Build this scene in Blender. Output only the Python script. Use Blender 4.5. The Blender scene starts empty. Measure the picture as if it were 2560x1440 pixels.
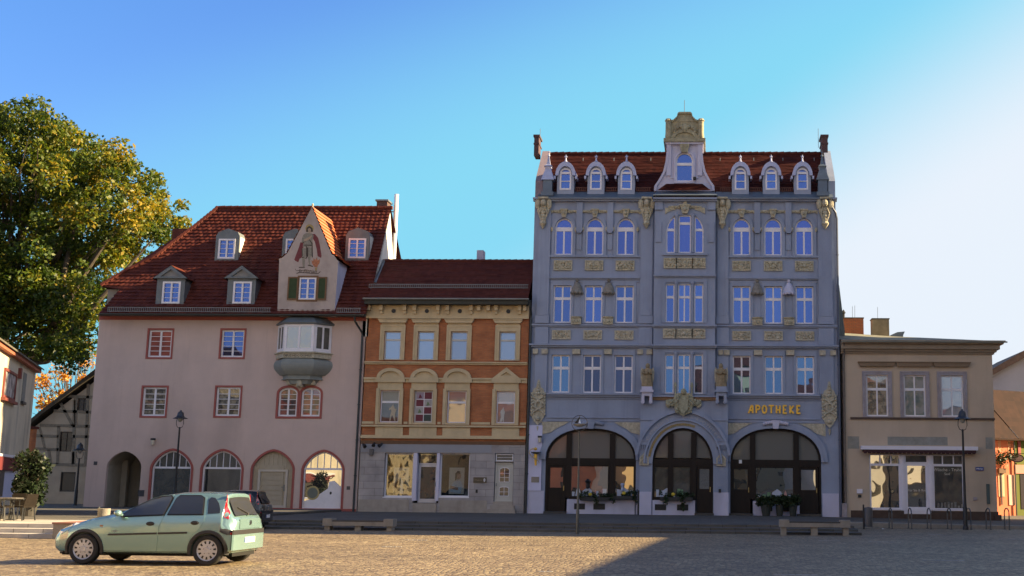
import bpy, math, random
import numpy as np
from mathutils import Vector, Matrix
from mathutils.geometry import tessellate_polygon
R=math.radians
S=bpy.context.scene; COL=S.collection
# ---------------------------------------------------------------- camera
FPX=3000.0; CX,CY=1670.0,720.0
PITCH=math.atan(499/3000.0); ROLL=0.0094; YAW=R(2.1)
CAMLOC=Vector((0,-62.0,1.62))
Fw=Vector((-math.sin(YAW)*math.cos(PITCH),math.cos(YAW)*math.cos(PITCH),math.sin(PITCH)))
R0=Vector((math.cos(YAW),math.sin(YAW),0)); U0=R0.cross(Fw)
RT=R0*math.cos(ROLL)+U0*math.sin(ROLL); UP=U0*math.cos(ROLL)-R0*math.sin(ROLL)
cam=bpy.data.cameras.new('camera'); co=bpy.data.objects.new('camera',cam); COL.objects.link(co)
m=Matrix((RT,UP,-Fw)).transposed().to_4x4(); m.translation=CAMLOC; co.matrix_world=m
cam.sensor_width=36; cam.lens=FPX/2560*36; cam.shift_x=(1280-CX)/2560; cam.shift_y=0
cam.clip_start=.5; cam.clip_end=3000
S.camera=co
def ray(px,py): return RT*((px-CX)/FPX)+UP*(-(py-CY)/FPX)+Fw
def at(px,py,Y):
    """measure a pixel of the photograph on the vertical plane y=Y"""
    d=ray(px,py); return CAMLOC+d*((Y-CAMLOC.y)/d.y)
def hit(px,py,p,n):
    d=ray(px,py); p=Vector(p); n=Vector(n); return CAMLOC+d*((p-CAMLOC).dot(n)/d.dot(n))
def X(px,py,Y=0): return at(px,py,Y).x
def Z(py,px,Y=0): return at(px,py,Y).z
# ---------------------------------------------------------------- world, sun
SUN_E=R(25); SUN_A=R(6)     # azimuth measured from +X towards +Y
W=bpy.data.worlds.new("World"); S.world=W; W.use_nodes=True
nt=W.node_tree; bg=nt.nodes['Background']
sky=nt.nodes.new('ShaderNodeTexSky'); sky.sky_type='NISHITA'; sky.sun_disc=False
sky.sun_elevation=SUN_E; sky.sun_rotation=R(90)-SUN_A; sky.air_density=1.15; sky.dust_density=2.6; sky.ozone_density=2.2
hs=nt.nodes.new('ShaderNodeHueSaturation'); hs.inputs['Saturation'].default_value=1.15
gr=nt.nodes.new('ShaderNodeMix'); gr.data_type='RGBA'; gr.blend_type='MULTIPLY'; gr.inputs[0].default_value=1; gr.inputs[7].default_value=(.77,.88,1.17,1)
nt.links.new(sky.outputs[0],gr.inputs[6]); nt.links.new(gr.outputs[2],hs.inputs['Color']); 
# bright haze low towards the sun, plus two sky zones added to steer light
wtc=nt.nodes.new('ShaderNodeTexCoord')
def wmix(axis,a,b,amt,col,prev):
    dp=nt.nodes.new('ShaderNodeVectorMath'); dp.operation='DOT_PRODUCT'; nt.links.new(wtc.outputs['Generated'],dp.inputs[0]); dp.inputs[1].default_value=axis
    mr=nt.nodes.new('ShaderNodeMapRange'); mr.interpolation_type='SMOOTHSTEP'; mr.inputs[1].default_value=a; mr.inputs[2].default_value=b; mr.inputs[4].default_value=amt; nt.links.new(dp.outputs['Value'],mr.inputs[0])
    mx=nt.nodes.new('ShaderNodeMix'); mx.data_type='RGBA'; nt.links.new(mr.outputs[0],mx.inputs[0]); nt.links.new(prev,mx.inputs[6]); mx.inputs[7].default_value=(*col,1); return mx.outputs[2]
w0=wmix((0,0,1),.42,.85,.85,(.30,.52,1.15),hs.outputs[0])  # zenith darkened so the ground gets less skylight
w00=wmix((0,-1,-.35),.05,.6,.85,(2.7,2.85,3.2),w0)  # added brightness behind the camera as fill for the facades
w1=wmix((.35,.6,-1),.02,.26,.92,(1.06,3.0,3.8),w00)
w2=wmix((1.0,.25,-1.6),-.26,.07,.94,(3.55,3.75,4.1),w1)
nt.links.new(w2,bg.inputs['Color'])
bg.inputs['Strength'].default_value=0.068
sl=bpy.data.lights.new('sun','SUN'); sl.energy=5.0; sl.angle=R(.5); sl.color=(1.0,.76,.43)
so=bpy.data.objects.new('sun',sl); COL.objects.link(so)
sd=Vector((math.cos(SUN_E)*math.cos(SUN_A),math.cos(SUN_E)*math.sin(SUN_A),math.sin(SUN_E)))
so.rotation_euler=sd.to_track_quat('Z','Y').to_euler(); so.location=sd*200
S.view_settings.view_transform='Standard'; S.view_settings.look='None'; S.view_settings.gamma=1
S.view_settings.exposure=1.82
S.render.engine='CYCLES'
try:
    S.cycles.max_bounces=6; S.cycles.transparent_max_bounces=10; S.cycles.use_denoising=True
except Exception: pass
# ---------------------------------------------------------------- materials
MT={}
def nodes_of(name):
    m=bpy.data.materials.new(name); m.use_nodes=True; n=m.node_tree.nodes; return m,n,m.node_tree.links,n['Principled BSDF']
def mat(name,col,rough=.8,var=.12,scale=3.0,bump=.0,bscale=30,metal=0.0,stain=0.0,stain_col=None,coat=0,spec=.5,zstretch=1.0,streak=0.0):
    if name in MT: return MT[name]
    m,n,l,b=nodes_of(name)
    b.inputs['Roughness'].default_value=rough; b.inputs['Metallic'].default_value=metal
    b.inputs['Specular IOR Level'].default_value=spec
    if coat: b.inputs['Coat Weight'].default_value=coat; b.inputs['Coat Roughness'].default_value=.03
    tc=n.new('ShaderNodeTexCoord'); mp=n.new('ShaderNodeMapping'); mp.inputs['Scale'].default_value=(1,1,zstretch)
    l.new(tc.outputs['Object'],mp.inputs[0])
    nz=n.new('ShaderNodeTexNoise'); nz.inputs['Scale'].default_value=scale; nz.inputs['Detail'].default_value=6; nz.inputs['Roughness'].default_value=.65
    l.new(mp.outputs[0],nz.inputs['Vector'])
    mx=n.new('ShaderNodeMix'); mx.data_type='RGBA'
    mr=n.new('ShaderNodeMapRange'); mr.inputs[1].default_value=.3; mr.inputs[2].default_value=.7
    l.new(nz.outputs[0],mr.inputs[0]); l.new(mr.outputs[0],mx.inputs[0])
    mx.inputs[6].default_value=(*[c*(1-var) for c in col],1); mx.inputs[7].default_value=(*[min(1,c*(1+var)) for c in col],1)
    out=mx.outputs[2]
    if stain:
        n2=n.new('ShaderNodeTexNoise'); n2.inputs['Scale'].default_value=scale*.35; n2.inputs['Detail'].default_value=8
        mp2=n.new('ShaderNodeMapping'); mp2.inputs['Scale'].default_value=(1.6,1.6,.45); l.new(tc.outputs['Object'],mp2.inputs[0]); l.new(mp2.outputs[0],n2.inputs['Vector'])
        r2=n.new('ShaderNodeMapRange'); r2.inputs[1].default_value=.5; r2.inputs[2].default_value=.72; r2.inputs[4].default_value=stain
        l.new(n2.outputs[0],r2.inputs[0])
        m2=n.new('ShaderNodeMix'); m2.data_type='RGBA'; l.new(r2.outputs[0],m2.inputs[0]); l.new(out,m2.inputs[6])
        sc=stain_col or [c*.45 for c in col]; m2.inputs[7].default_value=(*sc,1); out=m2.outputs[2]
    if streak:
        n4=n.new('ShaderNodeTexNoise'); n4.inputs['Scale'].default_value=1; n4.inputs['Detail'].default_value=5; n4.inputs['Roughness'].default_value=.6
        mp4=n.new('ShaderNodeMapping'); mp4.inputs['Scale'].default_value=(5.5,5.5,.28); l.new(tc.outputs['Object'],mp4.inputs[0]); l.new(mp4.outputs[0],n4.inputs['Vector'])
        r4=n.new('ShaderNodeMapRange'); r4.inputs[1].default_value=.56; r4.inputs[2].default_value=.82; r4.inputs[4].default_value=streak; l.new(n4.outputs[0],r4.inputs[0])
        m4=n.new('ShaderNodeMix'); m4.data_type='RGBA'; l.new(r4.outputs[0],m4.inputs[0]); l.new(out,m4.inputs[6]); m4.inputs[7].default_value=(*[c*.5 for c in col],1); out=m4.outputs[2]
    l.new(out,b.inputs['Base Color'])
    if bump:
        n3=n.new('ShaderNodeTexNoise'); n3.inputs['Scale'].default_value=bscale; n3.inputs['Detail'].default_value=4
        l.new(tc.outputs['Object'],n3.inputs['Vector'])
        bp=n.new('ShaderNodeBump'); bp.inputs['Strength'].default_value=bump; bp.inputs['Distance'].default_value=.03
        l.new(n3.outputs[0],bp.inputs['Height']); l.new(bp.outputs[0],b.inputs['Normal'])
    MT[name]=m; return m
def mat_tile(name,c1,c2,w,h,wave=0.0,rough=.75,moss=0.0):
    """roof tiles: a colour of its own for every tile, optional pan curve"""
    if name in MT: return MT[name]
    m,n,l,b=nodes_of(name); b.inputs['Roughness'].default_value=rough; b.inputs['Specular IOR Level'].default_value=.22
    tc=n.new('ShaderNodeTexCoord'); mp=n.new('ShaderNodeMapping'); mp.inputs['Scale'].default_value=(1/w,0,1/h)
    l.new(tc.outputs['Object'],mp.inputs[0])
    fl=n.new('ShaderNodeVectorMath'); fl.operation='FLOOR'; l.new(mp.outputs[0],fl.inputs[0])
    wn=n.new('ShaderNodeTexWhiteNoise'); wn.noise_dimensions='3D'; l.new(fl.outputs[0],wn.inputs['Vector'])
    nz=n.new('ShaderNodeTexNoise'); nz.inputs['Scale'].default_value=.7; nz.inputs['Detail'].default_value=5; l.new(tc.outputs['Object'],nz.inputs['Vector'])
    ad=n.new('ShaderNodeMath'); ad.operation='MULTIPLY_ADD'; l.new(wn.outputs[0],ad.inputs[0]); ad.inputs[1].default_value=.7
    mr=n.new('ShaderNodeMapRange'); mr.inputs[1].default_value=.35; mr.inputs[2].default_value=.65; mr.inputs[4].default_value=.4
    l.new(nz.outputs[0],mr.inputs[0]); l.new(mr.outputs[0],ad.inputs[2])
    mx=n.new('ShaderNodeMix'); mx.data_type='RGBA'; l.new(ad.outputs[0],mx.inputs[0]); mx.inputs[6].default_value=(*c1,1); mx.inputs[7].default_value=(*c2,1)
    l.new(mx.outputs[2],b.inputs['Base Color'])
    MT[name]=m; return m
def mat_brick(name,c1,c2,mortar,bw,bh,ms=.012,rough=.85,bump=.5,axis='xz',var_c=None):
    if name in MT: return MT[name]
    m,n,l,b=nodes_of(name); b.inputs['Roughness'].default_value=rough
    tc=n.new('ShaderNodeTexCoord'); sp=n.new('ShaderNodeSeparateXYZ'); l.new(tc.outputs['Object'],sp.inputs[0])
    cb=n.new('ShaderNodeCombineXYZ'); l.new(sp.outputs[0 if axis[0]=='x' else 1],cb.inputs[0]); l.new(sp.outputs[2 if axis[1]=='z' else 1],cb.inputs[1])
    br=n.new('ShaderNodeTexBrick'); l.new(cb.outputs[0],br.inputs['Vector']); br.inputs['Scale'].default_value=1
    br.inputs['Brick Width'].default_value=bw; br.inputs['Row Height'].default_value=bh; br.inputs['Mortar Size'].default_value=ms
    br.inputs['Color1'].default_value=(*c1,1); br.inputs['Color2'].default_value=(*c2,1); br.inputs['Mortar'].default_value=(*mortar,1)
    nz=n.new('ShaderNodeTexNoise'); nz.inputs['Scale'].default_value=1.3; nz.inputs['Detail'].default_value=8; l.new(tc.outputs['Object'],nz.inputs['Vector'])
    mr=n.new('ShaderNodeMapRange'); mr.inputs[1].default_value=.3; mr.inputs[2].default_value=.7; mr.inputs[3].default_value=.78; mr.inputs[4].default_value=1.18
    l.new(nz.outputs[0],mr.inputs[0])
    mx=n.new('ShaderNodeVectorMath'); mx.operation='SCALE'; l.new(br.outputs[0],mx.inputs[0]); l.new(mr.outputs[0],mx.inputs['Scale'])
    l.new(mx.outputs[0],b.inputs['Base Color'])
    bp=n.new('ShaderNodeBump'); bp.inputs['Strength'].default_value=bump; bp.inputs['Distance'].default_value=.01; bp.invert=True
    l.new(br.outputs['Fac'],bp.inputs['Height']); l.new(bp.outputs[0],b.inputs['Normal'])
    MT[name]=m; return m
def mat_glass(name,col,refl=.3,rough=.015,var=0.0,vscale=2.0,col2=None,tint=(.93,.96,1),tilt=.06):
    """window pane: what hangs behind it seen through the sheet, plus the mirror of the sheet (slightly wavy)"""
    if name in MT: return MT[name]
    m,n,l,b=nodes_of(name)
    b.inputs['Base Color'].default_value=(*col,1); b.inputs['Roughness'].default_value=.6
    tc=n.new('ShaderNodeTexCoord')
    if col2:
        nz=n.new('ShaderNodeTexNoise'); nz.inputs['Scale'].default_value=vscale; nz.inputs['Detail'].default_value=3; l.new(tc.outputs['Object'],nz.inputs['Vector'])
        mr=n.new('ShaderNodeMapRange'); mr.inputs[1].default_value=.42; mr.inputs[2].default_value=.58; l.new(nz.outputs[0],mr.inputs[0])
        mx=n.new('ShaderNodeMix'); mx.data_type='RGBA'; l.new(mr.outputs[0],mx.inputs[0]); mx.inputs[6].default_value=(*col,1); mx.inputs[7].default_value=(*col2,1)
        l.new(mx.outputs[2],b.inputs['Base Color'])
    g=n.new('ShaderNodeBsdfGlossy'); g.inputs['Roughness'].default_value=rough; g.inputs['Color'].default_value=(*tint,1)
    nz=n.new('ShaderNodeTexNoise'); nz.inputs['Scale'].default_value=.9; nz.inputs['Detail'].default_value=1; l.new(tc.outputs['Object'],nz.inputs['Vector'])
    bp=n.new('ShaderNodeBump'); bp.inputs['Strength'].default_value=.16; bp.inputs['Distance'].default_value=.05; l.new(nz.outputs[0],bp.inputs['Height'])
    oi=n.new('ShaderNodeObjectInfo'); wn=n.new('ShaderNodeTexWhiteNoise'); wn.noise_dimensions='1D'; l.new(oi.outputs['Random'],wn.inputs['W'])
    v1=n.new('ShaderNodeVectorMath'); v1.operation='MULTIPLY_ADD'; l.new(wn.outputs['Color'],v1.inputs[0]); v1.inputs[1].default_value=(tilt,tilt,tilt); 
    v0=n.new('ShaderNodeVectorMath'); v0.operation='ADD'; l.new(bp.outputs[0],v0.inputs[0]); v0.inputs[1].default_value=(-tilt/2,-tilt/2,-tilt/2); l.new(v0.outputs[0],v1.inputs[2])
    v2=n.new('ShaderNodeVectorMath'); v2.operation='NORMALIZE'; l.new(v1.outputs[0],v2.inputs[0]); l.new(v2.outputs[0],g.inputs['Normal'])
    mf=n.new('ShaderNodeMath'); mf.operation='MULTIPLY_ADD'; l.new(oi.outputs['Random'],mf.inputs[0]); mf.inputs[1].default_value=refl*.35; mf.inputs[2].default_value=refl*.82
    ms=n.new('ShaderNodeMixShader'); l.new(mf.outputs[0],ms.inputs[0])
    l.new(b.outputs[0],ms.inputs[1]); l.new(g.outputs[0],ms.inputs[2]); l.new(ms.outputs[0],n['Material Output'].inputs[0])
    MT[name]=m; return m
def mat_clear(name,refl=.28):
    if name in MT: return MT[name]
    m,n,l,b=nodes_of(name); n.remove(b)
    t=n.new('ShaderNodeBsdfTransparent'); t.inputs[0].default_value=(.86,.9,.9,1)
    g=n.new('ShaderNodeBsdfGlossy'); g.inputs['Roughness'].default_value=.01; g.inputs['Color'].default_value=(.95,.97,1,1)
    tc=n.new('ShaderNodeTexCoord'); nz=n.new('ShaderNodeTexNoise'); nz.inputs['Scale'].default_value=.8; l.new(tc.outputs['Object'],nz.inputs['Vector'])
    bp=n.new('ShaderNodeBump'); bp.inputs['Strength'].default_value=.3; bp.inputs['Distance'].default_value=.05; l.new(nz.outputs[0],bp.inputs['Height']); l.new(bp.outputs[0],g.inputs['Normal'])
    ms=n.new('ShaderNodeMixShader'); ms.inputs[0].default_value=refl
    l.new(t.outputs[0],ms.inputs[1]); l.new(g.outputs[0],ms.inputs[2]); l.new(ms.outputs[0],n['Material Output'].inputs[0])
    MT[name]=m; return m
# ---------------------------------------------------------------- things
def tag(o,label=None,cat=None,group=None,kind=None):
    if label: o['label']=label
    if cat: o['category']=cat
    if group: o['group']=group
    if kind: o['kind']=kind
    return o
def thing(name,label,cat,loc=(0,0,0),group=None,rz=0):
    o=bpy.data.objects.new(name,None); COL.objects.link(o); o.empty_display_size=.3
    o.location=loc; o.rotation_euler=(0,0,rz); return tag(o,label,cat,group)
def rootloc(p):
    while p.parent: p=p.parent
    return p.location
class MB:
    def __init__(s): s.v=[]; s.f=[]; s.mi=[]; s.m=0
    def build_split(s,name,mt,parent=None):
        """every loose piece becomes a part of its own"""
        p=list(range(len(s.v)))
        def r(i):
            while p[i]!=i: p[i]=p[p[i]]; i=p[i]
            return i
        for f in s.f:
            for i in f[1:]: p[r(i)]=r(f[0])
        gr={}
        for k,f in enumerate(s.f): gr.setdefault(r(f[0]),[]).append(k)
        for g in gr.values():
            q=MB(); ids=sorted({i for k in g for i in s.f[k]}); mp_={i:j for j,i in enumerate(ids)}
            q.v=[s.v[i] for i in ids]; q.f=[tuple(mp_[i] for i in s.f[k]) for k in g]; q.mi=[s.mi[k] for k in g]; q.build(name,mt,parent)
    def add(s,vs,fs):
        k=len(s.v); s.v+= [tuple(v) for v in vs]; s.f+=[tuple(i+k for i in f) for f in fs]; s.mi+=[s.m]*len(fs); return s
    def box(s,x0,x1,y0,y1,z0,z1):
        if x0>x1:x0,x1=x1,x0
        if y0>y1:y0,y1=y1,y0
        if z0>z1:z0,z1=z1,z0
        return s.add([(x0,y0,z0),(x1,y0,z0),(x1,y1,z0),(x0,y1,z0),(x0,y0,z1),(x1,y0,z1),(x1,y1,z1),(x0,y1,z1)],
          [(0,1,5,4),(1,2,6,5),(2,3,7,6),(3,0,4,7),(4,5,6,7),(3,2,1,0)])
    def quad(s,a,b,c,d): return s.add([a,b,c,d],[(0,1,2,3)])
    def prism(s,pts,y0,y1,caps=True,back=True):
        """outline in x,z pushed from y0 to y1"""
        n=len(pts); vs=[(x,y0,z) for x,z in pts]+[(x,y1,z) for x,z in pts]; fs=[(i,(i+1)%n,(i+1)%n+n,i+n) for i in range(n)]
        t=tessellate_polygon([[Vector((x,z,0)) for x,z in pts]])
        if caps:
            fs+=[tuple(q) for q in t]
            if back: fs+=[tuple(i+n for i in q) for q in t]
        return s.add(vs,fs)
    def prismx(s,pts,x0,x1):
        """outline in y,z pushed along x"""
        n=len(pts); vs=[(x0,y,z) for y,z in pts]+[(x1,y,z) for y,z in pts]; fs=[(i,(i+1)%n,(i+1)%n+n,i+n) for i in range(n)]
        t=tessellate_polygon([[Vector((x,z,0)) for x,z in pts]])
        fs+=[tuple(q) for q in t]+[tuple(i+n for i in q) for q in t]
        return s.add(vs,fs)
    def prismz(s,pts,z0,z1):
        n=len(pts); vs=[(x,y,z0) for x,y in pts]+[(x,y,z1) for x,y in pts]; fs=[(i,(i+1)%n,(i+1)%n+n,i+n) for i in range(n)]
        t=tessellate_polygon([[Vector((x,z,0)) for x,z in pts]])
        fs+=[tuple(q) for q in t]+[tuple(i+n for i in q) for q in t]
        return s.add(vs,fs)
    def ring(s,o,i,y0,y1):
        """frame between two outlines of equal point count"""
        n=len(o); vs=[(x,y0,z) for x,z in o]+[(x,y0,z) for x,z in i]+[(x,y1,z) for x,z in o]+[(x,y1,z) for x,z in i]; fs=[]
        for k in range(n):
            j=(k+1)%n; fs+=[(k,j,j+n,k+n),(k,k+2*n,j+2*n,j),(k+n,j+n,j+3*n,k+3*n),(k+2*n,k+3*n,j+3*n,j+2*n)]
        return s.add(vs,fs)
    def band(s,path_o,path_i,y0,y1):
        n=len(path_o); vs=[(x,y0,z) for x,z in path_o]+[(x,y0,z) for x,z in path_i]+[(x,y1,z) for x,z in path_o]+[(x,y1,z) for x,z in path_i]; fs=[]
        for k in range(n-1):
            j=k+1; fs+=[(k,j,j+n,k+n),(k,k+2*n,j+2*n,j),(k+n,j+n,j+3*n,k+3*n),(k+2*n,k+3*n,j+3*n,j+2*n)]
        fs+=[(0,n,3*n,2*n),(n-1,3*n-1,4*n-1,2*n-1)]
        return s.add(vs,fs)
    def tube(s,pts,r,seg=8,r2=None):
        P=[Vector(p) for p in pts]; rs=r if isinstance(r,(list,tuple)) else [r+( (r2-r)*i/(len(P)-1) if r2 is not None else 0) for i in range(len(P))]
        vs=[]; fs=[]
        for i,p in enumerate(P):
            d=(P[min(i+1,len(P)-1)]-P[max(i-1,0)]).normalized()
            a=Vector((0,0,1)) if abs(d.z)<.9 else Vector((1,0,0)); u=d.cross(a).normalized(); w=d.cross(u)
            for k in range(seg):
                t=2*math.pi*k/seg; vs.append(p+(u*math.cos(t)+w*math.sin(t))*rs[i])
        for i in range(len(P)-1):
            for k in range(seg):
                q=(k+1)%seg; fs.append((i*seg+k,i*seg+q,(i+1)*seg+q,(i+1)*seg+k))
        fs+=[tuple(range(seg-1,-1,-1)),tuple(range((len(P)-1)*seg,len(P)*seg))]
        return s.add(vs,fs)
    def lathe(s,prof,c,seg=16,a0=0,a1=2*math.pi,sx=1,sy=1):
        """prof: (r,z) list around a vertical axis at c"""
        full=abs(a1-a0-2*math.pi)<1e-6; ns=seg if full else seg+1; vs=[]; fs=[]
        for r,z in prof:
            for k in range(ns):
                t=a0+(a1-a0)*k/seg; vs.append((c[0]+r*math.cos(t)*sx,c[1]+r*math.sin(t)*sy,c[2]+z))
        for i in range(len(prof)-1):
            for k in range(seg):
                q=(k+1)%ns; fs.append((i*ns+k,i*ns+q,(i+1)*ns+q,(i+1)*ns+k))
        return s.add(vs,fs)
    def ball(s,c,rx,ry,rz,seg=10,rings=6):
        return s.lathe([(math.sin(math.pi*i/rings)+1e-4,-math.cos(math.pi*i/rings)*rz/ max(rx,1e-6)*rx) for i in range(rings+1)],c,seg,sx=rx,sy=ry)
    def stroke(s,pts,w,y0,y1,w2=None):
        """flat stroke in the x,z plane"""
        L=[];Rr=[];n=len(pts)
        for i,(x,z) in enumerate(pts):
            a=pts[max(i-1,0)];b=pts[min(i+1,n-1)];dx,dz=b[0]-a[0],b[1]-a[1];q=math.hypot(dx,dz) or 1
            ww=(w+( (w2-w)*i/(n-1) if w2 is not None else 0))/2; L.append((x-dz/q*ww,z+dx/q*ww));Rr.append((x+dz/q*ww,z-dx/q*ww))
        return s.band(L,Rr,y0,y1)
    def build(s,name,mt,parent=None,smooth=False,local=False,recalc=True):
        me=bpy.data.meshes.new(name); o=Vector((0,0,0)) if (parent is None or local) else rootloc(parent)
        me.from_pydata([(v[0]-o.x,v[1]-o.y,v[2]-o.z) for v in s.v],[],s.f)
        mts=mt if isinstance(mt,(list,tuple)) else [mt]
        for q in mts: me.materials.append(q)
        if len(mts)>1: me.polygons.foreach_set('material_index',s.mi)
        if recalc:
            import bmesh
            bm=bmesh.new(); bm.from_mesh(me); bmesh.ops.recalc_face_normals(bm,faces=bm.faces); bm.to_mesh(me); bm.free()
        if smooth: me.polygons.foreach_set('use_smooth',[True]*len(me.polygons))
        me.update(); ob=bpy.data.objects.new(name,me); COL.objects.link(ob)
        if smooth=='auto': me.set_sharp_from_angle(angle=R(38))
        if parent: ob.parent=parent
        return ob
def offset(poly,d):
    """inset a closed outline (x,z) by d; works for either winding"""
    n=len(poly); A=sum(poly[i][0]*poly[(i+1)%n][1]-poly[(i+1)%n][0]*poly[i][1] for i in range(n)); sg=1 if A>0 else -1; out=[]
    for i in range(n):
        a,b,c=poly[i-1],poly[i],poly[(i+1)%n]
        def nr(p,q):
            dx,dz=q[0]-p[0],q[1]-p[1]; L=math.hypot(dx,dz) or 1; return (-dz/L*sg,dx/L*sg)
        n1,n2=nr(a,b),nr(b,c); k=1+n1[0]*n2[0]+n1[1]*n2[1]; k=max(k,.35)
        out.append((b[0]+(n1[0]+n2[0])/k*d,b[1]+(n1[1]+n2[1])/k*d))
    return out
def arch(x0,x1,z0,zs,zt,n=14,kind='round'):
    """opening outline, counter-clockwise from bottom left"""
    c=(x0+x1)/2; w=(x1-x0)/2; P=[(x0,z0),(x1,z0)]
    if kind=='gothic':
        for i in range(n+1):
            t=i/n; P.append((x1-w*(1-math.cos(t*math.pi/2))**.78,zs+(zt-zs)*(math.sin(t*math.pi/2)*.86+.14*t)))
        for i in range(n-1,-1,-1):
            t=i/n; P.append((x0+w*(1-math.cos(t*math.pi/2))**.78,zs+(zt-zs)*(math.sin(t*math.pi/2)*.86+.14*t)))
    else:
        for i in range(2*n+1):
            t=math.pi*i/(2*n); P.append((c+w*math.cos(t),zs+(zt-zs)*math.sin(t)))
    return P
def rect(x0,x1,z0,z1): return [(x0,z0),(x1,z0),(x1,z1),(x0,z1)]
def span(poly,x):
    """z range of an outline at x"""
    zs=[]
    for i in range(len(poly)):
        a,b=poly[i],poly[(i+1)%len(poly)]
        if (a[0]-x)*(b[0]-x)<=0 and abs(a[0]-b[0])>1e-9: zs.append(a[1]+(b[1]-a[1])*(x-a[0])/(b[0]-a[0]))
    return (min(zs),max(zs)) if zs else (0,0)
def spanx(poly,z):
    xs=[]
    for i in range(len(poly)):
        a,b=poly[i],poly[(i+1)%len(poly)]
        if (a[1]-z)*(b[1]-z)<=0 and abs(a[1]-b[1])>1e-9: xs.append(a[0]+(b[0]-a[0])*(z-a[1])/(b[1]-a[1]))
    return (min(xs),max(xs)) if xs else (0,0)
def wall_holes(mb,outer,holes,y0,reveal=.22,depth=None):
    """front face with openings and their reveals; depth closes sides and back"""
    loops=[outer]+holes; fl=[p for L in loops for p in L]
    t=tessellate_polygon([[Vector((x,z,0)) for x,z in L] for L in loops])
    mb.add([(x,y0,z) for x,z in fl],[tuple(q) for q in t])
    for h in holes:
        n=len(h); mb.add([(x,y0,z) for x,z in h]+[(x,y0+reveal,z) for x,z in h],[(i,(i+1)%n,(i+1)%n+n,i+n) for i in range(n)])
    if depth:
        n=len(outer); mb.add([(x,y0,z) for x,z in outer]+[(x,y0+depth,z) for x,z in outer],[(i,(i+1)%n,(i+1)%n+n,i+n) for i in range(n)])
        t=tessellate_polygon([[Vector((x,z,0)) for x,z in outer]]); mb.add([(x,y0+depth,z) for x,z in outer],[tuple(q) for q in t])
    return mb
def window(parent,outline,Y,fm,gm,fw=.07,vbars=(),hbars=(),bw=.045,hbw=None,name='window',sill=None,sillm=None,blind=None,skip_mun=False):
    """frame with glazing bars at depth Y; the sheets of glass are one sub-part"""
    inner=offset(outline,fw); mb=MB(); mb.ring(outline,inner,Y-.05,Y+.05)
    for i,x in enumerate(vbars):
        w=bw; z0,z1=None,None
        if isinstance(x,tuple): x,z0,z1=x[:3]
        a,b=span(inner,x); a=a if z0 is None else max(a,z0); b=b if z1 is None else min(b,z1)
        mb.box(x-w/2,x+w/2,Y-.04,Y+.04,a-.01,b+.005)
    for z in hbars:
        w=hbw or bw
        if isinstance(z,tuple): z,w=z
        a,b=spanx(inner,z); mb.box(a-.005,b+.005,Y-.043,Y+.043,z-w/2,z+w/2)
    f=mb.build(name,fm,parent)
    g=MB(); g.prism(inner,Y-.004,Y+.012); g.build('pane',gm,f)
    if sill:
        x0=min(p[0] for p in outline); x1=max(p[0] for p in outline); z0=min(p[1] for p in outline)
        MB().box(x0-sill[0],x1+sill[0],Y-.3 if len(sill)<4 else sill[3],Y-.06,z0-sill[1],z0-.003).build('sill',sillm or fm,f)
    return f
def tiles(rows,PT,XL,XR,lift,tw=None,wave=0.0,shape=None):
    """stepped tile courses: PT(t)->(y,z), XL(t),XR(t) bounds; every course overlaps the one below"""
    mb=MB(); ts=[i/rows for i in range(rows+1)]; jr=random.Random(rows)
    for i in range(rows):
        t0,t1=ts[i],ts[i+1]; y0,z0=PT(t0); y1,z1=PT(t1); dy,dz=y1-y0,z1-z0; L=math.hypot(dy,dz); ny,nz=-dz/L,dy/L
        a0,b0=XL(t0),XR(t0); a1,b1=XL(t1),XR(t1)
        n=max(1,int(round((b0-a0)/tw))) if tw else 1
        sub=4 if wave else 1; N=n*sub; vs=[];
        jit=1
        for k in range(N+1):
            if k%sub==0: jit=jr.uniform(.65,1.35)
            s=k/N; wv=wave*(.5-.5*math.cos(2*math.pi*(k%sub)/sub)) if wave else 0
            x0=a0+(b0-a0)*s; x1=a1+(b1-a1)*s; q=(lift+wv)*jit
            vs+=[(x0,y0,z0),(x0,y0+ny*q,z0+nz*q),(x1,y1+ny*wv,z1+nz*wv)]
        fs=[]
        for k in range(N):
            j=3*k; fs+=[(j,j+3,j+4,j+1),(j+1,j+4,j+5,j+2)]
        mb.add(vs,fs)
    return mb
def text_mesh(txt,size,ext=.01,font_shear=0,align='CENTER',spacing=1.0):
    c=bpy.data.curves.new('lettering','FONT'); c.body=txt; c.size=size; c.extrude=ext; c.align_x=align; c.align_y='CENTER'; c.shear=font_shear; c.space_character=spacing; c.resolution_u=3
    o=bpy.data.objects.new('lettering',c); COL.objects.link(o); dg=bpy.context.evaluated_depsgraph_get()
    me=bpy.data.meshes.new_from_object(o.evaluated_get(dg)); bpy.data.objects.remove(o); bpy.data.curves.remove(c); return me
def place_text(name,me,mt,pos,parent=None,rot=(math.pi/2,0,0)):
    me.materials.clear(); me.materials.append(mt); me.transform(Matrix.Translation(pos) @ __import__('mathutils').Euler(rot).to_matrix().to_4x4())
    if parent: me.transform(Matrix.Translation(-rootloc(parent)))
    o=bpy.data.objects.new(name,me); COL.objects.link(o)
    if parent: o.parent=parent
    return o
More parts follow.
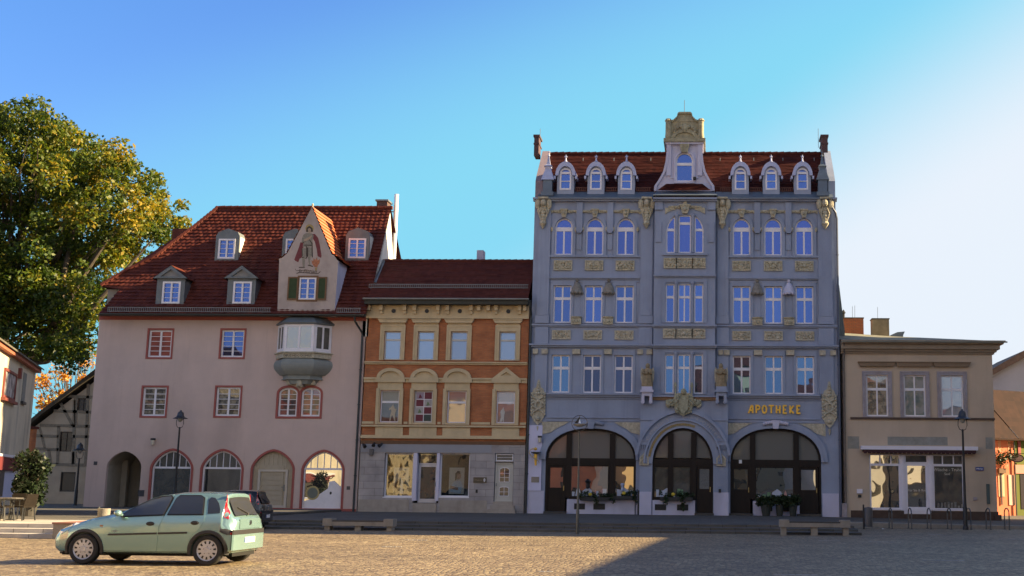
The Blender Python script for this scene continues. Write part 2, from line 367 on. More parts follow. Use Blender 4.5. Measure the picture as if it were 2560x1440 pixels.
# ---------------------------------------------------------------- palette
WHITE=mat('white paint',(.76,.74,.78),.45,.05,4)
PINKW=mat('pink plaster',(.58,.45,.405),.9,.06,.8,bump=.25,bscale=18,stain=.32,streak=.24)
REDT=mat('red trim paint',(.33,.085,.07),.7,.1,5,bump=.1)
GREYW=mat('grey plaster',(.26,.235,.20),.9,.1,1.2,bump=.3,stain=.3)
BLUEW=mat('lavender plaster',(.285,.33,.445),.85,.07,1.1,bump=.2,bscale=14,stain=.4,streak=.32)
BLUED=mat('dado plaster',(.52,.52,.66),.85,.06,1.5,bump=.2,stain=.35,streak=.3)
SLATE=mat('blue grey sheet metal',(.12,.155,.20),.5,.15,3,metal=.3)
SAND=mat('yellow sandstone',(.45,.41,.30),.9,.28,9,bump=.9,bscale=26,stain=.45)
SAND2=mat('pale sandstone',(.47,.43,.33),.9,.25,8,bump=.8,bscale=24,stain=.5)
OCHRE=mat('ochre stucco',(.58,.46,.28),.85,.1,2,bump=.15,stain=.25,streak=.3)
BROWN=mat('brown paint',(.16,.085,.045),.8,.12,4)
STONE=mat_brick('light ashlar',(.42,.38,.37),(.35,.32,.315),(.24,.22,.21),1.15,.36,.010,.85,.6)
STONEP=mat('plinth stone',(.38,.33,.28),.9,.12,3,bump=.4,stain=.3)
REDBR=mat_brick('red clinker',(.47,.165,.062),(.38,.125,.05),(.32,.17,.09),.25,.075,.008,.85,.5)
BEIGE=mat('beige plaster',(.52,.42,.32),.9,.06,.9,bump=.22,stain=.32,streak=.24)
DKPL=mat('dark brown plinth',(.075,.05,.038),.9,.2,4,bump=.5)
ZINC=mat('zinc sheet',(.20,.22,.23),.45,.15,3,metal=.6)
ZINCD=mat('weathered zinc cladding',(.15,.17,.18),.6,.15,3,metal=.3)
PIPE=mat('dark downpipe',(.05,.055,.055),.45,.1,4,metal=.4)
DKW=mat('dark stained wood',(.014,.009,.007),.5,.25,6,zstretch=.2,spec=.25)
BLACK=mat('black paint',(.015,.015,.017),.5,.2,5)
IRON=mat('dark iron',(.035,.037,.04),.5,.2,8,metal=.5)
GOLD=mat('gilding',(.95,.55,.07),.4,.1,8,metal=.15)
TILE1=mat_tile('red pantiles',(.062,.014,.010),(.115,.029,.018),.25,.30,rough=.62)
TILE2=mat_tile('brown red flat tiles',(.075,.022,.017),(.12,.036,.027),.18,.14,rough=.7)
TILE3=mat_tile('plain red tiles',(.036,.008,.006),(.075,.016,.010),.18,.16,rough=.7)
TILE4=mat_tile('brown pantiles',(.022,.010,.008),(.045,.020,.014),.25,.3,rough=.85)
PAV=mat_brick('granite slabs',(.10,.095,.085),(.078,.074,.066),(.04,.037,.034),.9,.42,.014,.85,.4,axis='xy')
CONC=mat('pale concrete',(.27,.245,.21),.9,.12,5,bump=.4,stain=.35)
GL_SKY=mat_glass('sheet with dark room behind',(.02,.025,.06),.46,tint=(.17,.31,.83))
GL_DK=mat_glass('sheet over a dark room',(.018,.018,.017),.13,var=1,col2=(.05,.045,.035))
GL_SKY3=mat_glass('upper sheet with dark room behind',(.022,.025,.07),.5,tint=(.17,.27,.80)); GL_SKY1=mat_glass('lower sheet with dark room behind',(.02,.025,.04),.46,tint=(.20,.40,.76))
GL_SHOP=mat_glass('shop sheet',(.012,.012,.011),.32,rough=.008)
GL_GREY=mat_glass('sheet over a grey blind',(.125,.125,.115),.03,rough=.05)
GL_WHITE=mat_glass('sheet over a white blind',(.24,.27,.34),.32,rough=.03,tint=(.5,.7,1))
GL_RED=mat_glass('sheet over a red blind',(.30,.07,.045),.14,col2=(.22,.05,.035))
GL_PINKB=mat_glass('sheet over a rose blind',(.36,.25,.20),.16,col2=(.28,.22,.20))
GL_CREAM=mat_glass('sheet over cream curtains',(.30,.25,.17),.2,vscale=5,col2=(.06,.05,.035))
GL_REDM=mat_glass('sheet over half drawn red cloth',(.28,.07,.05),.12,vscale=3,col2=(.05,.03,.03))
GL_CAR=mat_glass('tinted car sheet',(.008,.009,.01),.10,rough=.01)
# ---------------------------------------------------------------- ground
def cobble():
    m,n,l,b=nodes_of('granite cobbles'); b.inputs['Roughness'].default_value=.62
    tc=n.new('ShaderNodeTexCoord'); 
    wn=n.new('ShaderNodeTexNoise'); wn.inputs['Scale'].default_value=.5; wn.inputs['Detail'].default_value=2; l.new(tc.outputs['Object'],wn.inputs['Vector'])
    mpa=n.new('ShaderNodeVectorMath'); mpa.operation='MULTIPLY_ADD'; l.new(wn.outputs['Color'],mpa.inputs[0]); mpa.inputs[1].default_value=(.5,.5,0); l.new(tc.outputs['Object'],mpa.inputs[2])
    vo=n.new('ShaderNodeTexVoronoi'); vo.inputs['Scale'].default_value=8.6; vo.inputs['Randomness'].default_value=.55; vo.voronoi_dimensions='2D'; l.new(mpa.outputs[0],vo.inputs['Vector'])
    ve=n.new('ShaderNodeTexVoronoi'); ve.feature='DISTANCE_TO_EDGE'; ve.inputs['Scale'].default_value=8.6; ve.inputs['Randomness'].default_value=.55; ve.voronoi_dimensions='2D'; l.new(mpa.outputs[0],ve.inputs['Vector'])
    bw=n.new('ShaderNodeRGBToBW'); l.new(vo.outputs['Color'],bw.inputs[0])
    cr=n.new('ShaderNodeValToRGB'); e=cr.color_ramp.elements; e[0].position=0.1; e[0].color=(.13,.09,.052,1); e[1].position=.9; e[1].color=(.42,.33,.195,1)
    k=cr.color_ramp.elements.new(.5); k.color=(.27,.20,.12,1); l.new(bw.outputs[0],cr.inputs[0])
    nz=n.new('ShaderNodeTexNoise'); nz.inputs['Scale'].default_value=.45; nz.inputs['Detail'].default_value=12; nz.inputs['Roughness'].default_value=.7; l.new(tc.outputs['Object'],nz.inputs['Vector'])
    mr=n.new('ShaderNodeMapRange'); mr.inputs[1].default_value=.3; mr.inputs[2].default_value=.7; mr.inputs[3].default_value=.62; mr.inputs[4].default_value=1.25; l.new(nz.outputs[0],mr.inputs[0])
    sc=n.new('ShaderNodeVectorMath'); sc.operation='SCALE'; l.new(cr.outputs[0],sc.inputs[0]); l.new(mr.outputs[0],sc.inputs['Scale'])
    jt=n.new('ShaderNodeMapRange'); jt.inputs[1].default_value=.02; jt.inputs[2].default_value=.11; l.new(ve.outputs[0],jt.inputs[0])
    mx=n.new('ShaderNodeMix'); mx.data_type='RGBA'; l.new(jt.outputs[0],mx.inputs[0]); mx.inputs[6].default_value=(.075,.06,.045,1); l.new(sc.outputs[0],mx.inputs[7])
    l.new(mx.outputs[2],b.inputs['Base Color'])
    j2=n.new('ShaderNodeMapRange'); j2.inputs[1].default_value=0; j2.inputs[2].default_value=.3; j2.interpolation_type='SMOOTHSTEP'; l.new(ve.outputs[0],j2.inputs[0])
    md=n.new('ShaderNodeMath'); md.operation='MULTIPLY_ADD'; l.new(bw.outputs[0],md.inputs[0]); md.inputs[1].default_value=.35; l.new(j2.outputs[0],md.inputs[2])
    bp=n.new('ShaderNodeBump'); bp.inputs['Strength'].default_value=.6; bp.inputs['Distance'].default_value=.014; l.new(md.outputs[0],bp.inputs['Height']); l.new(bp.outputs[0],b.inputs['Normal'])
    return m
COB=cobble()
mb=MB(); mb.quad((-900,-900,0),(900,-900,0),(900,1500,0),(-900,1500,0)); g=mb.build('square',COB,recalc=False); tag(g,kind='structure')
TZ=.26
XT1=5.4   # where the steps end
# raised pavement along the houses with three steps down to the square
mb=MB(); XL0=-60
XC=X(150,1330,-27)      # end of the forward part at the cafe
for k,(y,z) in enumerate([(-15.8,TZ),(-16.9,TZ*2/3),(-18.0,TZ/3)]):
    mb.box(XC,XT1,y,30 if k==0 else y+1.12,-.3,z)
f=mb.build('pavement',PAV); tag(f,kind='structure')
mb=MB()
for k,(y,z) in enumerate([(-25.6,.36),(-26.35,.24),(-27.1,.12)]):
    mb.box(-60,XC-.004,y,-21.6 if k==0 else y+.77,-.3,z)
f=mb.build('cafe_terrace',mat_brick('sunlit granite slabs',(.47,.44,.40),(.42,.39,.35),(.22,.2,.18),.9,.42,.014,.85,.4,axis='xy')); tag(f,kind='structure')  # sunlit stretch of the paving, pale up to the sun boundary
mb=MB(); mb.box(-60,XC-.004,-21.596,30,-.3,.355); f=mb.build('shaded_pavement',PAV); tag(f,kind='structure')  # same paving past the sun boundary, shade put into its darker slabs
# right of the steps the pavement falls towards the side street
mb=MB(); ys=(-9.0,60)
pts=[(XT1+.004,TZ-.02),(18.2,.09),(120,.09)]
for i in range(2):
    (xa,za),(xb,zb)=pts[i],pts[i+1]
    mb.quad((xa,ys[0],za),(xb,ys[0],zb),(xb,ys[1],zb),(xa,ys[1],za)); mb.quad((xa,ys[0],-.1),(xb,ys[0],-.1),(xb,ys[0],zb),(xa,ys[0],za))
mb.quad((XT1+.004,ys[0],-.1),(XT1+.004,ys[1],-.1),(XT1+.004,ys[1],TZ-.02),(XT1+.004,ys[0],TZ-.02))
f=mb.build('sidewalk',PAV); tag(f,kind='structure')
mb=MB(); 
for i in range(2):
    (xa,za),(xb,zb)=pts[i],pts[i+1]
    mb.add([(xa,-9.16,-.05),(xb,-9.16,-.05),(xb,-9.003,-.05),(xa,-9.003,-.05),(xa,-9.16,za-.02),(xb,-9.16,zb-.01),(xb,-9.003,zb+.012),(xa,-9.003,za+.012)],[(0,1,5,4),(4,5,6,7),(2,3,7,6)])
f=mb.build('kerb',CONC); tag(f,kind='structure')
# low block closing the cafe steps
xa=X(134,1340,-27.5); xb=X(190,1340,-27.5)
t=thing('step_wall','low grey stone block closing the sunlit cafe steps behind the car nose','wall',(xa,-27.4,0))
mb=MB(); mb.box(XC,xb,-27.4,-20.2,-.05,.42); mb.build('block',CONC,t)
mb=MB(); mb.box(XC-.03,xb+.03,-27.43,-20.2,.42,.47); mb.build('coping',mat('red sandstone coping',(.34,.17,.12),.9,.15,4,bump=.3),t)
# ================================================================ pink corner house with pantile roof
xl=X(231,1000); xr=X(905,1000)
zb=TZ-.06; ze=Z(793,580)
pk=thing('pink_house','wide pink rendered house with steep red pantile roof, painted gable and oriel','house',(xl,0,0))
def PX(a,y): return X(a,y)
def wz(y,px): return Z(y,px)
holes=[];wins=[]
def rw(x0,x1,y0,y1): 
    ym=(y0+y1)/2; xm=(x0+x1)/2
    return (PX(x0,ym),PX(x1,ym),wz(y1,xm),wz(y0,xm))
W1=rw(370,430,824,894);W2=rw(552,611,824,894);W3=rw(355,416,967,1041);W4=rw(539,601,967,1041)
P1=rw(695,744,968,1042);P2=rw(752,802,968,1042)
GW=[rw(379,478,1127,1240),rw(505,604,1127,1240),rw(630,731,1127,1268),rw(757,856,1127,1268)]
zbot=Z(1270,800)+0.0
GO=[]
for (a,b,c,d) in GW: GO.append(arch(a,b,TZ+.12,Z(1172,600),Z(1127,600),10,'gothic'))
a,b,_,_=rw(264,351,1130,1260); PO=arch(a,b,zb+.02,Z(1165,300),Z(1128,300),10,'gothic')
PR=[arch(q[0],q[1],q[2],q[3]-.32,q[3],8) for q in (P1,P2)]
RO=[rect(*q) for q in (W1,W2,W3,W4)]
outer=[(xl,zb),(xr,zb),(xr,ze),(xl,ze)]
mb=wall_holes(MB(),outer,[offset(h,.0) for h in RO+PR+GO]+[PO],0,.2,6.5)
mb.build('wall',PINKW,pk)
# passage behind the open arch
mb=MB(); a,b=a-.02,b+.02; mb.box(a,b,.2,.22,zb,zb+.01); mb.m=0
pa=[(x,z) for x,z in PO]
mb=MB(); n=len(pa); mb.add([(x,.2,z) for x,z in pa]+[(x,2.6,z) for x,z in pa],[(i,(i+1)%n,(i+1)%n+n,i+n) for i in range(n)]); 
mb.prism(pa,2.6,2.62); mb.box((a+b)/2-.9,(a+b)/2-.6,1.6,1.75,zb,Z(1150,300))
mb.build('passage',mat('passage plaster',(.36,.32,.26),.9,.1,2,stain=.2),pk)
mb=MB(); mb.box(xl-.01,xr+.01,-.035,-.001,ze-.17,ze+.02); mb.build('eaves_band',REDT,pk)
mb=MB()
ps=sorted([(q[0],q[1]) for q in GW]+[(PO[0][0],PO[1][0])]); cur=ps[0][1]
for (p,q) in ps[1:]: mb.box(cur+.002,p-.10,-.03,-.001,zb,TZ+.13); cur=q+.10
mb.box(cur,xr-.02,-.03,-.001,zb,TZ+.13); mb.build_split('plinth',REDT,pk)
# red painted surrounds + windows
for q,gm in zip((W1,W2,W3,W4),(GL_RED,GL_SKY,GL_CREAM,GL_CREAM)):
    o=rect(*q); mb=MB(); mb.ring(offset(o,-.07),offset(o,.02),-.03,.03); mb.build('window_surround',REDT,pk)
    xm=(q[0]+q[1])/2; h=q[3]-q[2]
    f=window(pk,offset(o,.02),.12,WHITE,gm,.09,vbars=(xm,),hbars=[(q[2]+.1+(h-.2)*k/5,.028) for k in (1,2,3,4)],bw=.1)
mb=MB(); big=[(P1[0]-.1,P1[2]-.12),(P2[1]+.1,P1[2]-.12),(P2[1]+.1,P1[3]-.3)]
for i,q in enumerate(PR):
    mb.ring(offset(q,-.09),offset(q,.02),-.03,.03)
mb.box(P1[1]+.02,P2[0]-.02,-.028,-.002,P1[2],P1[3]-.33)
mb.build('window_surround',REDT,pk)
for i,q in enumerate(PR):
    w=P1 if i==0 else P2; h=w[3]-w[2]
    window(pk,offset(q,.02),.12,WHITE,GL_REDM,.09,vbars=((w[0]+w[1])/2,),hbars=[(w[2]+.1+(h-.2)*k/5,.028) for k in (1,2,3,4)],bw=.09)
for i,(q,o) in enumerate(zip(GW,GO)):
    mb=MB(); mb.ring(offset(o,-.10),offset(o,.015),-.035,.04); mb.build('arch_surround',REDT,pk)
    io=offset(o,.015); zt=Z(1172,600)+.03; xm=(q[0]+q[1])/2; w=q[1]-q[0]
    if i==2:
        bo=mat('cream boarding',(.42,.36,.265),.8,.08,3)
        mb=MB(); inn=offset(io,.0); mb.prism(inn,.13,.16); 
        for k in range(1,9):  # upright boards above, lying boards below
            x=q[0]+w*k/9; s0,s1=span(inn,x); mb.box(x-.085,x+.085,.112,.131,zt+.03,min(s1-.04,s1)-.02)
        zz=TZ+.2
        while zz<zt-.1: mb.box(q[0]+.03,xm-.82,.115,.131,zz,zz+.24); mb.box(xm+.82,q[1]-.03,.115,.131,zz,zz+.24); mb.box(xm-.55,xm+.55,.10,.131,zz+.05,zz+.29); zz+=.262
        mb.build('boarding',bo,pk)
        mb=MB(); mb.ring(rect(xm-.78,xm+.78,TZ+.15,zt-.06),rect(xm-.66,xm+.66,TZ+.27,zt-.16),.05,.13)
        d=mb.build('door',mat('cream paint',(.52,.47,.40),.5,.05,3),pk)
        mb=MB(); mb.box(xm+.60,xm+.66,.0,.05,TZ+1.0,TZ+1.32); mb.box(xm+.5,xm+.62,-.02,.01,TZ+1.18,TZ+1.21); mb.build('handle',ZINC,d)
    else:
        bars=[(q[0]+w*k/6,zt,99) for k in range(1,6)]
        f=window(pk,io,.13,WHITE,GL_SHOP if i else GL_DK,.07,vbars=bars,hbars=[(zt,.1)],bw=.03,name='shop_window')
        if i==3:   # foil on the glass: round badge over a pale curve
            zz=TZ+.2
            mb=MB(); x0,x1=q[0]+.1,q[1]-.1; pts=[(x0,zz),(x1,zz),(x1,zz+1.05),(x1-.35,zz+1.35),(x1-.62,zz+1.3),(x1-.66,zz+.95),(x1-1.15,zz+.62),(x1-1.6,zz+.4),(x0,zz+.3)]
            mb.prism(pts,.105,.112); mb.m=1; mb.prism([(x0+.42+.36*math.cos(t/20*2*math.pi),zz+.72+.36*math.sin(t/20*2*math.pi)) for t in range(20)],.096,.103)
            mb.m=2; mb.prism([(x0+.42+.27*math.cos(t/20*2*math.pi),zz+.72+.27*math.sin(t/20*2*math.pi)) for t in range(20)],.09,.095)
            mb.m=3; mb.prism([(x1-.5+.06*math.cos(t),zz+.72+.08*math.sin(t)) for t in range(6)],.09,.103)
            mb.build('window_foil',[WHITE,mat('ochre foil',(.45,.36,.16)),mat('green grey foil',(.16,.18,.15)),BLACK],f)
        if i==0: 
            MB().prism([(q[0]+.95+.35*math.cos(t/12*math.pi),.26+TZ+1.0+.33*math.sin(t/12*math.pi)) for t in range(13)],.18,.5).build('display_cushion',mat('terracotta cloth',(.35,.12,.06)),f)
# ---- roof: one steep plane, flared at the eaves
YE,YR=-.55,3.1
zE=at(580,786,YE).z; zR=at(760,521,YR).z
def PTk(t):
    # profile, slight flare over the lowest fifth
    y=YE+(YR-YE)*t; z=zE+(zR-zE)*t
    if t<.22: y-= .22*(1-t/.22)**1.5*0.9
    return (y,z)
def roofhit(px,py):
    n=Vector((0,-(zR-zE),(YR-YE))).normalized(); return hit(px,py,(0,YE,zE),n)
def tOf(p): return (p.z-zE)/(zR-zE)
Lp=[(257,783),(272,758),(292,725),(307,708)]
Lf=[(tOf(roofhit(*p)),roofhit(*p).x) for p in [(250,787),(270,762),(290,735),(304,716)]]
Lw=[(tOf(roofhit(*p)),roofhit(*p).x) for p in [(253,716),(300,688),(345,664),(395,640),(430,611),(490,566),(545,522)]]
tw_=Lw[0][0]
def interp(L,t):
    if t<=L[0][0]: return L[0][1]
    for (a,xa),(b,xb_) in zip(L,L[1:]):
        if t<=b: return xa+(xb_-xa)*(t-a)/(b-a)
    return L[-1][1]
def XLk(t): return interp(Lw,t) if t>=tw_ else interp([Lf[0],Lf[1],Lf[2],(tw_,Lf[3][1])],t)
xrr=X(917,783,YE)
def XRk(t): return xrr
mb=tiles(32,PTk,XLk,XRk,.045,.27,.022)
yR,zRr=PTk(1)
# back slope and left hip close the roof
xh=Lw[-1][1]
mb.add([(xh,YR,zR),(xrr,YR,zR),(xrr,9.5,zE+1),(Lw[0][1],9.5,zE+1),(Lw[0][1],PTk(tw_)[0],PTk(tw_)[1]),(Lw[3][1],PTk(Lw[3][0])[0],PTk(Lw[3][0])[1])],[(0,1,2,3),(0,3,4,5)])
rf=mb.build('roof',TILE1,pk)
# ridge and hip tiles
mb=MB(); x=xh
while x<xrr-.2: mb.tube([(x,YR,zR+.02),(x+.42,YR,zR+.045)],.12,6); x+=.38
P=[Vector((interp(Lw,t),PTk(t)[0]+.0,PTk(t)[1]+.03)) for t in [tw_+(1-tw_)*k/30 for k in range(31)]]
for p,q in zip(P,P[1:]): mb.tube([p+Vector((0,0,.0)),q+Vector((-.02,0,.04))],.13,6)
mb.build('ridge_tiles',TILE1,rf)
# rear wing seen left of the gable slope + behind it
mb=MB(); yw=PTk(tw_)[0]+.25; mb.box(Lw[0][1]+.25,xl+.9,yw,9.0,zb,PTk(tw_)[1]-.12); mb.box(xl+.9,xrr,6.6,9,zb,ze)
mb.build('rear_wing_wall',GREYW,pk)
mb=MB(); p=at(437,570,7.5); q=at(480,600,7.5); mb.box(p.x-.1,q.x+1.6,7.4,9.4,q.z-2.2,p.z-.05); mb.build('stair_roof',TILE1,pk)
# gutter, snow guard
def gutter(parent,x0,x1,y,z,r=.075,m=None):
    mb=MB(); n=6; vs=[]
    for k in range(n+1):
        t=math.pi+math.pi*k/n; vs+=[(x0,y+r*math.cos(t),z+r*math.sin(t)),(x1,y+r*math.cos(t),z+r*math.sin(t))]
    mb.add(vs,[(2*k,2*k+1,2*k+3,2*k+2) for k in range(n)]); mb.box(x0,x1,y+r-.01,y+r+.02,z-.06,z+.05); mb.box(x0,x1,y-r-.012,y-r+.012,z-.02,z+.015)
    return mb.build('gutter',m or PIPE,parent)
def snowguard(parent,x0,x1,y,z,h=.2,step=.11,m=None,gaps=()):
    mb=MB(); ok=lambda x: not any(a<x<b for a,b in gaps)
    segs=[]; cur=x0
    for a,b in sorted(gaps):
        if a>cur: segs.append((cur,a)); 
        cur=max(cur,b)
    segs.append((cur,x1))
    for a,b in segs:
        if b-a<.2: continue
        mb.box(a,b,y-.012,y+.012,z,z+.025); mb.box(a,b,y-.012,y+.012,z+h-.025,z+h)
        x=a
        while x<b: mb.box(x,x+.022,y-.01,y+.01,z+.025,z+h-.025); x+=step
        x=a+.1
        while x<b: mb.box(x,x+.03,y,y+.28,z-.1,z-.02); x+=.9
    return mb.build('snow_guard',m or ZINC,parent)
gutter(pk,X(250,788,-.75),X(912,788,-.75),-.80,zE-.03)
MB().box(X(253,793),xr,-.62,0,ze+.02,ze+.06).build('soffit',mat('soffit boards',(.10,.08,.07),.8),pk)
GX0,GX1=X(691,700,-.5),X(845,700,-.5)
snowguard(pk,X(275,775,-.5),X(905,775,-.5),-.74,zE+.10,.24,.1,gaps=[(GX0-.1,GX1+.1)])
# white verge and right gable
mb=MB(); gy0=PTk(0)[0]+.2
mb.prismx([(.0,zE+.05),(YR,zR-.25),(4.7,zE+2.6),(4.7,ze-1),(.0,ze-1)],xrr-.35,xrr-.03); mb.build('gable_wall',mat('white limewash',(.72,.69,.62),.9,.08,2,bump=.2,stain=.2),pk)
# chimney
p=at(958,520,4.0); mb=MB(); mb.box(p.x-.27,p.x+.33,3.6,4.4,zR-1.4,at(958,507,4).z); mb.build('chimney',mat('dark brick chimney',(.10,.055,.045),.8,.3,8),rf)
MB().box(p.x-.34,p.x+.40,3.53,4.47,at(958,507,4).z,at(958,503,4).z).build('chimney_cap',ZINC,rf)
# ---- zinc dormers
def pdormer(px0,px1,pyt,pyb,w0,w1,wy0,wy1,kind,gm=GL_SKY):
    pb=roofhit((px0+px1)/2,pyb); Y=pb.y-.03
    x0=X(px0,(pyt+pyb)/2,Y);x1=X(px1,(pyt+pyb)/2,Y); zb_=at((px0+px1)/2,pyb,Y).z; zt_=at((px0+px1)/2,pyt,Y).z
    a=X(w0,(wy0+wy1)/2,Y);b=X(w1,(wy0+wy1)/2,Y);c=at((w0+w1)/2,wy1,Y).z;d=at((w0+w1)/2,wy0,Y).z
    back=lambda z:(z-zE)/(zR-zE)*(YR-YE)+YE+.1
    xm=(x0+x1)/2
    if kind=='arched':
        prof=[(x0,zb_-.1),(x1,zb_-.1),(x1,zt_-.42),(x1-.12,zt_-.2),(xm,zt_),(x0+.12,zt_-.2),(x0,zt_-.42)]
    else:
        prof=[(x0,zb_-.1),(x1,zb_-.1),(x1,d+.18),(x0,d+.18)]
    w=rect(a,b,c,d)
    mb=wall_holes(MB(),prof,[w],Y,.1); n=len(prof); mb.add([(x,Y,z) for x,z in prof]+[(x,max(back(z),Y+.05),z) for x,z in prof],[(i,(i+1)%n,(i+1)%n+n,i+n) for i in range(n)])
    dm=mb.build('dormer',ZINCD,pk)
    if kind=='arched':
        for sx in (x0-.012,x1+.012):
            MB().add([(sx,Y+.08,zb_),(sx,Y+.08,zt_-.45),(sx,back(zt_-.45),zt_-.45)],[(0,1,2)]).build('dormer_cheek',mat('pale sheet cheek',(.55,.54,.50),.7),dm)
    else:
        za=d+.18; zp=zt_+.0; e=.17
        mb=MB(); mb.ring([(x0-e,za),(x1+e,za),(xm,zp)],[(x0+.22,za+.09),(x1-.22,za+.09),(xm,zp-.2)],Y-.16,Y+.02); mb.build('pediment_frame',ZINCD,dm)
        mb=MB(); mb.prism([(x0+.1,za+.05),(x1-.1,za+.05),(xm,zp-.12)],Y-.05,Y+.0); mb.build('pediment_field',mat('grey field',(.22,.22,.215),.7),dm)
        mb=MB()
        for s in (x0-e-.02,x1+e+.02):
            yb=back(za)+.1; yb2=back(zp)+.1
            mb.add([(s,Y-.14,za+.02),(xm,Y-.14,zp+.03),(xm,yb2,zp+.03),(s,yb,za+.02),(s,Y-.14,za-.05),(s,yb,za-.05)],[(0,1,2,3),(0,3,5,4)])
        mb.build('dormer_roof',TILE1,dm)
        for sx in (x0-.012,x1+.012): MB().add([(sx,Y+.02,zb_),(sx,Y+.02,za-.02),(sx,back(za),za-.02)],[(0,1,2)]).build('dormer_cheek',ZINC,dm)
    inner=w; mw=MB(); mw.ring(offset(inner,-.02),offset(inner,.075),Y-.04,Y+.06); hh=d-c; m_=(a+b)/2
    mw.box(m_-.045,m_+.045,Y-.035,Y+.05,c+.07,d-.07)
    for k in (1,2,3): mw.box(a+.07,b-.07,Y-.01,Y+.04,c+hh*k/4-.012,c+hh*k/4+.012)
    mw.build('window_frame',WHITE,dm); MB().prism(offset(inner,.07),Y+.03,Y+.045).build('pane',gm,dm)
    return dm
pdormer(539,598,571,651,547,587,598,646,'arched')
pdormer(706,766,571,651,715,755,598,646,'arched')
pdormer(864,923,569,651,872,914,597,645,'arched')
pdormer(392,462,665,768,407,450,705,758,'gable')
pdormer(569,639,665,768,584,628,705,758,'gable')
# ---- tall painted gable
GY=-.62
gp=[(693,787),(836,787),(846,652),(843,650),(835,638),(829,636),(780,517),(719,632),(706,644),(697,647),(698,652)]
GP=[(at(x,y,GY).x,at(x,y,GY).z) for x,y in gp]
def gy(z): return (z-zE)/(zR-zE)*(YR-YE)+YE+.15
wq=(X(748,722,GY),X(790,722,GY),at(769,749,GY).z,at(769,694,GY).z); wr=rect(*wq)
mb=wall_holes(MB(),GP,[wr],GY,.15)
GSTONE=mat('weathered gable render',(.44,.37,.335),.95,.1,2.2,bump=.35,stain=.45)
# cheeks of the gable below its roof
for i in (0,1,2): pass
xg0,xg1=(GP[0][0]+GP[9][0])/2,(GP[1][0]+GP[2][0])/2
zs=GP[2][1]
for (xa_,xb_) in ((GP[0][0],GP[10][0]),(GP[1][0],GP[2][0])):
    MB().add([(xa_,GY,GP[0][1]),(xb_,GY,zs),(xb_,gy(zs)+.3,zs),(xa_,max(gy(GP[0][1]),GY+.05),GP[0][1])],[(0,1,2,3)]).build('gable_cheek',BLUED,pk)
mb.box(GP[0][0],GP[1][0],GY,0.1,GP[0][1]-.04,GP[0][1])
gb=mb.build('painted_gable',GSTONE,pk)
# its own little pantile roof
ap=GP[6]; mb=MB()
for side,idx in ((1,(6,5,4,2)),(-1,(6,7,8,9))):
    pr=[GP[i] for i in idx]; 
    pr=[(pr[0][0],pr[0][1]+.03),(pr[1][0]+side*.03,pr[1][1]+.02),(pr[2][0]+side*.05,pr[2][1]+.02),(pr[3][0]+side*.22,pr[3][1]-.04)]
    N=14
    # strips running back into the main roof, stepped down the slope
    segs=[]
    tot=[0]
    for a_,b_ in zip(pr,pr[1:]): tot.append(tot[-1]+math.hypot(a_[0]-b_[0],a_[1]-b_[1]))
    def along(s):
        for k in range(len(pr)-1):
            if s<=tot[k+1]+1e-9:
                u=(s-tot[k])/(tot[k+1]-tot[k]); return (pr[k][0]+(pr[k+1][0]-pr[k][0])*u,pr[k][1]+(pr[k+1][1]-pr[k][1])*u)
        return pr[-1]
    for k in range(N):
        a_=along(tot[-1]*k/N); b_=along(tot[-1]*(k+1)/N); ya=gy(a_[1])+.25; yb=gy(b_[1])+.25
        mb.add([(a_[0],GY+.02,a_[1]),(b_[0]+side*.05,GY+.02,b_[1]+.03),(b_[0]+side*.05,yb,b_[1]+.03),(a_[0],ya,a_[1]),(b_[0],GY+.02,b_[1]),(b_[0],yb,b_[1])],[(0,1,2,3),(1,4,5,2)])
mb.build('gable_roof',mat_tile('orange red pantiles',(.42,.13,.06),(.55,.19,.09),.25,.2,rough=.7),gb)
MB().lathe([(.0,.25),(.07,.16),(.03,.05),(.09,0)],(ap[0],GY+.1,ap[1]-.02),8).build('finial',SAND2,gb)
mb=MB(); mb.ring(offset(wr,-.1),offset(wr,.0),GY-.03,GY+.05); mb.build('window_casing',mat('brown timber',(.17,.09,.04),.7,.2,6),gb)
mw=MB(); c,d,a,b=wq[2],wq[3],wq[0],wq[1]; hh=d-c; m_=(a+b)/2
mw.ring(wr,offset(wr,.08),GY-.02,GY+.06); mw.box(m_-.05,m_+.05,GY-.015,GY+.05,c+.07,d-.07)
for k in (1,2,3): mw.box(a+.07,b-.07,GY+.01,GY+.05,c+hh*k/4-.013,c+hh*k/4+.013)
mw.build('window_frame',WHITE,gb); MB().prism(offset(wr,.07),GY+.04,GY+.055).build('pane',GL_SKY,gb)
SHG=mat('dark green shutter paint',(.045,.085,.045),.6,.15,5)
for (s0,s1) in ((719,745),(793,816)):
    a=X(s0,722,GY-.05);b=X(s1,722,GY-.05); mb=MB(); mb.m=1; mb.ring(rect(a,b,c-.03,d+.03),rect(a+.07,b-.07,c+.05,d-.05),GY-.07,GY-.02); mb.m=0
    z=c+.05
    while z<d-.07: mb.add([(a+.07,GY-.03,z),(b-.07,GY-.03,z),(b-.07,GY-.065,z+.075),(a+.07,GY-.065,z+.075)],[(0,1,2,3)]); z+=.085
    mb.box(a+.07,b-.07,GY-.025,GY-.02,c+.05,d-.05)
    mb.build('shutter',[SHG,MT['brown timber']],gb)
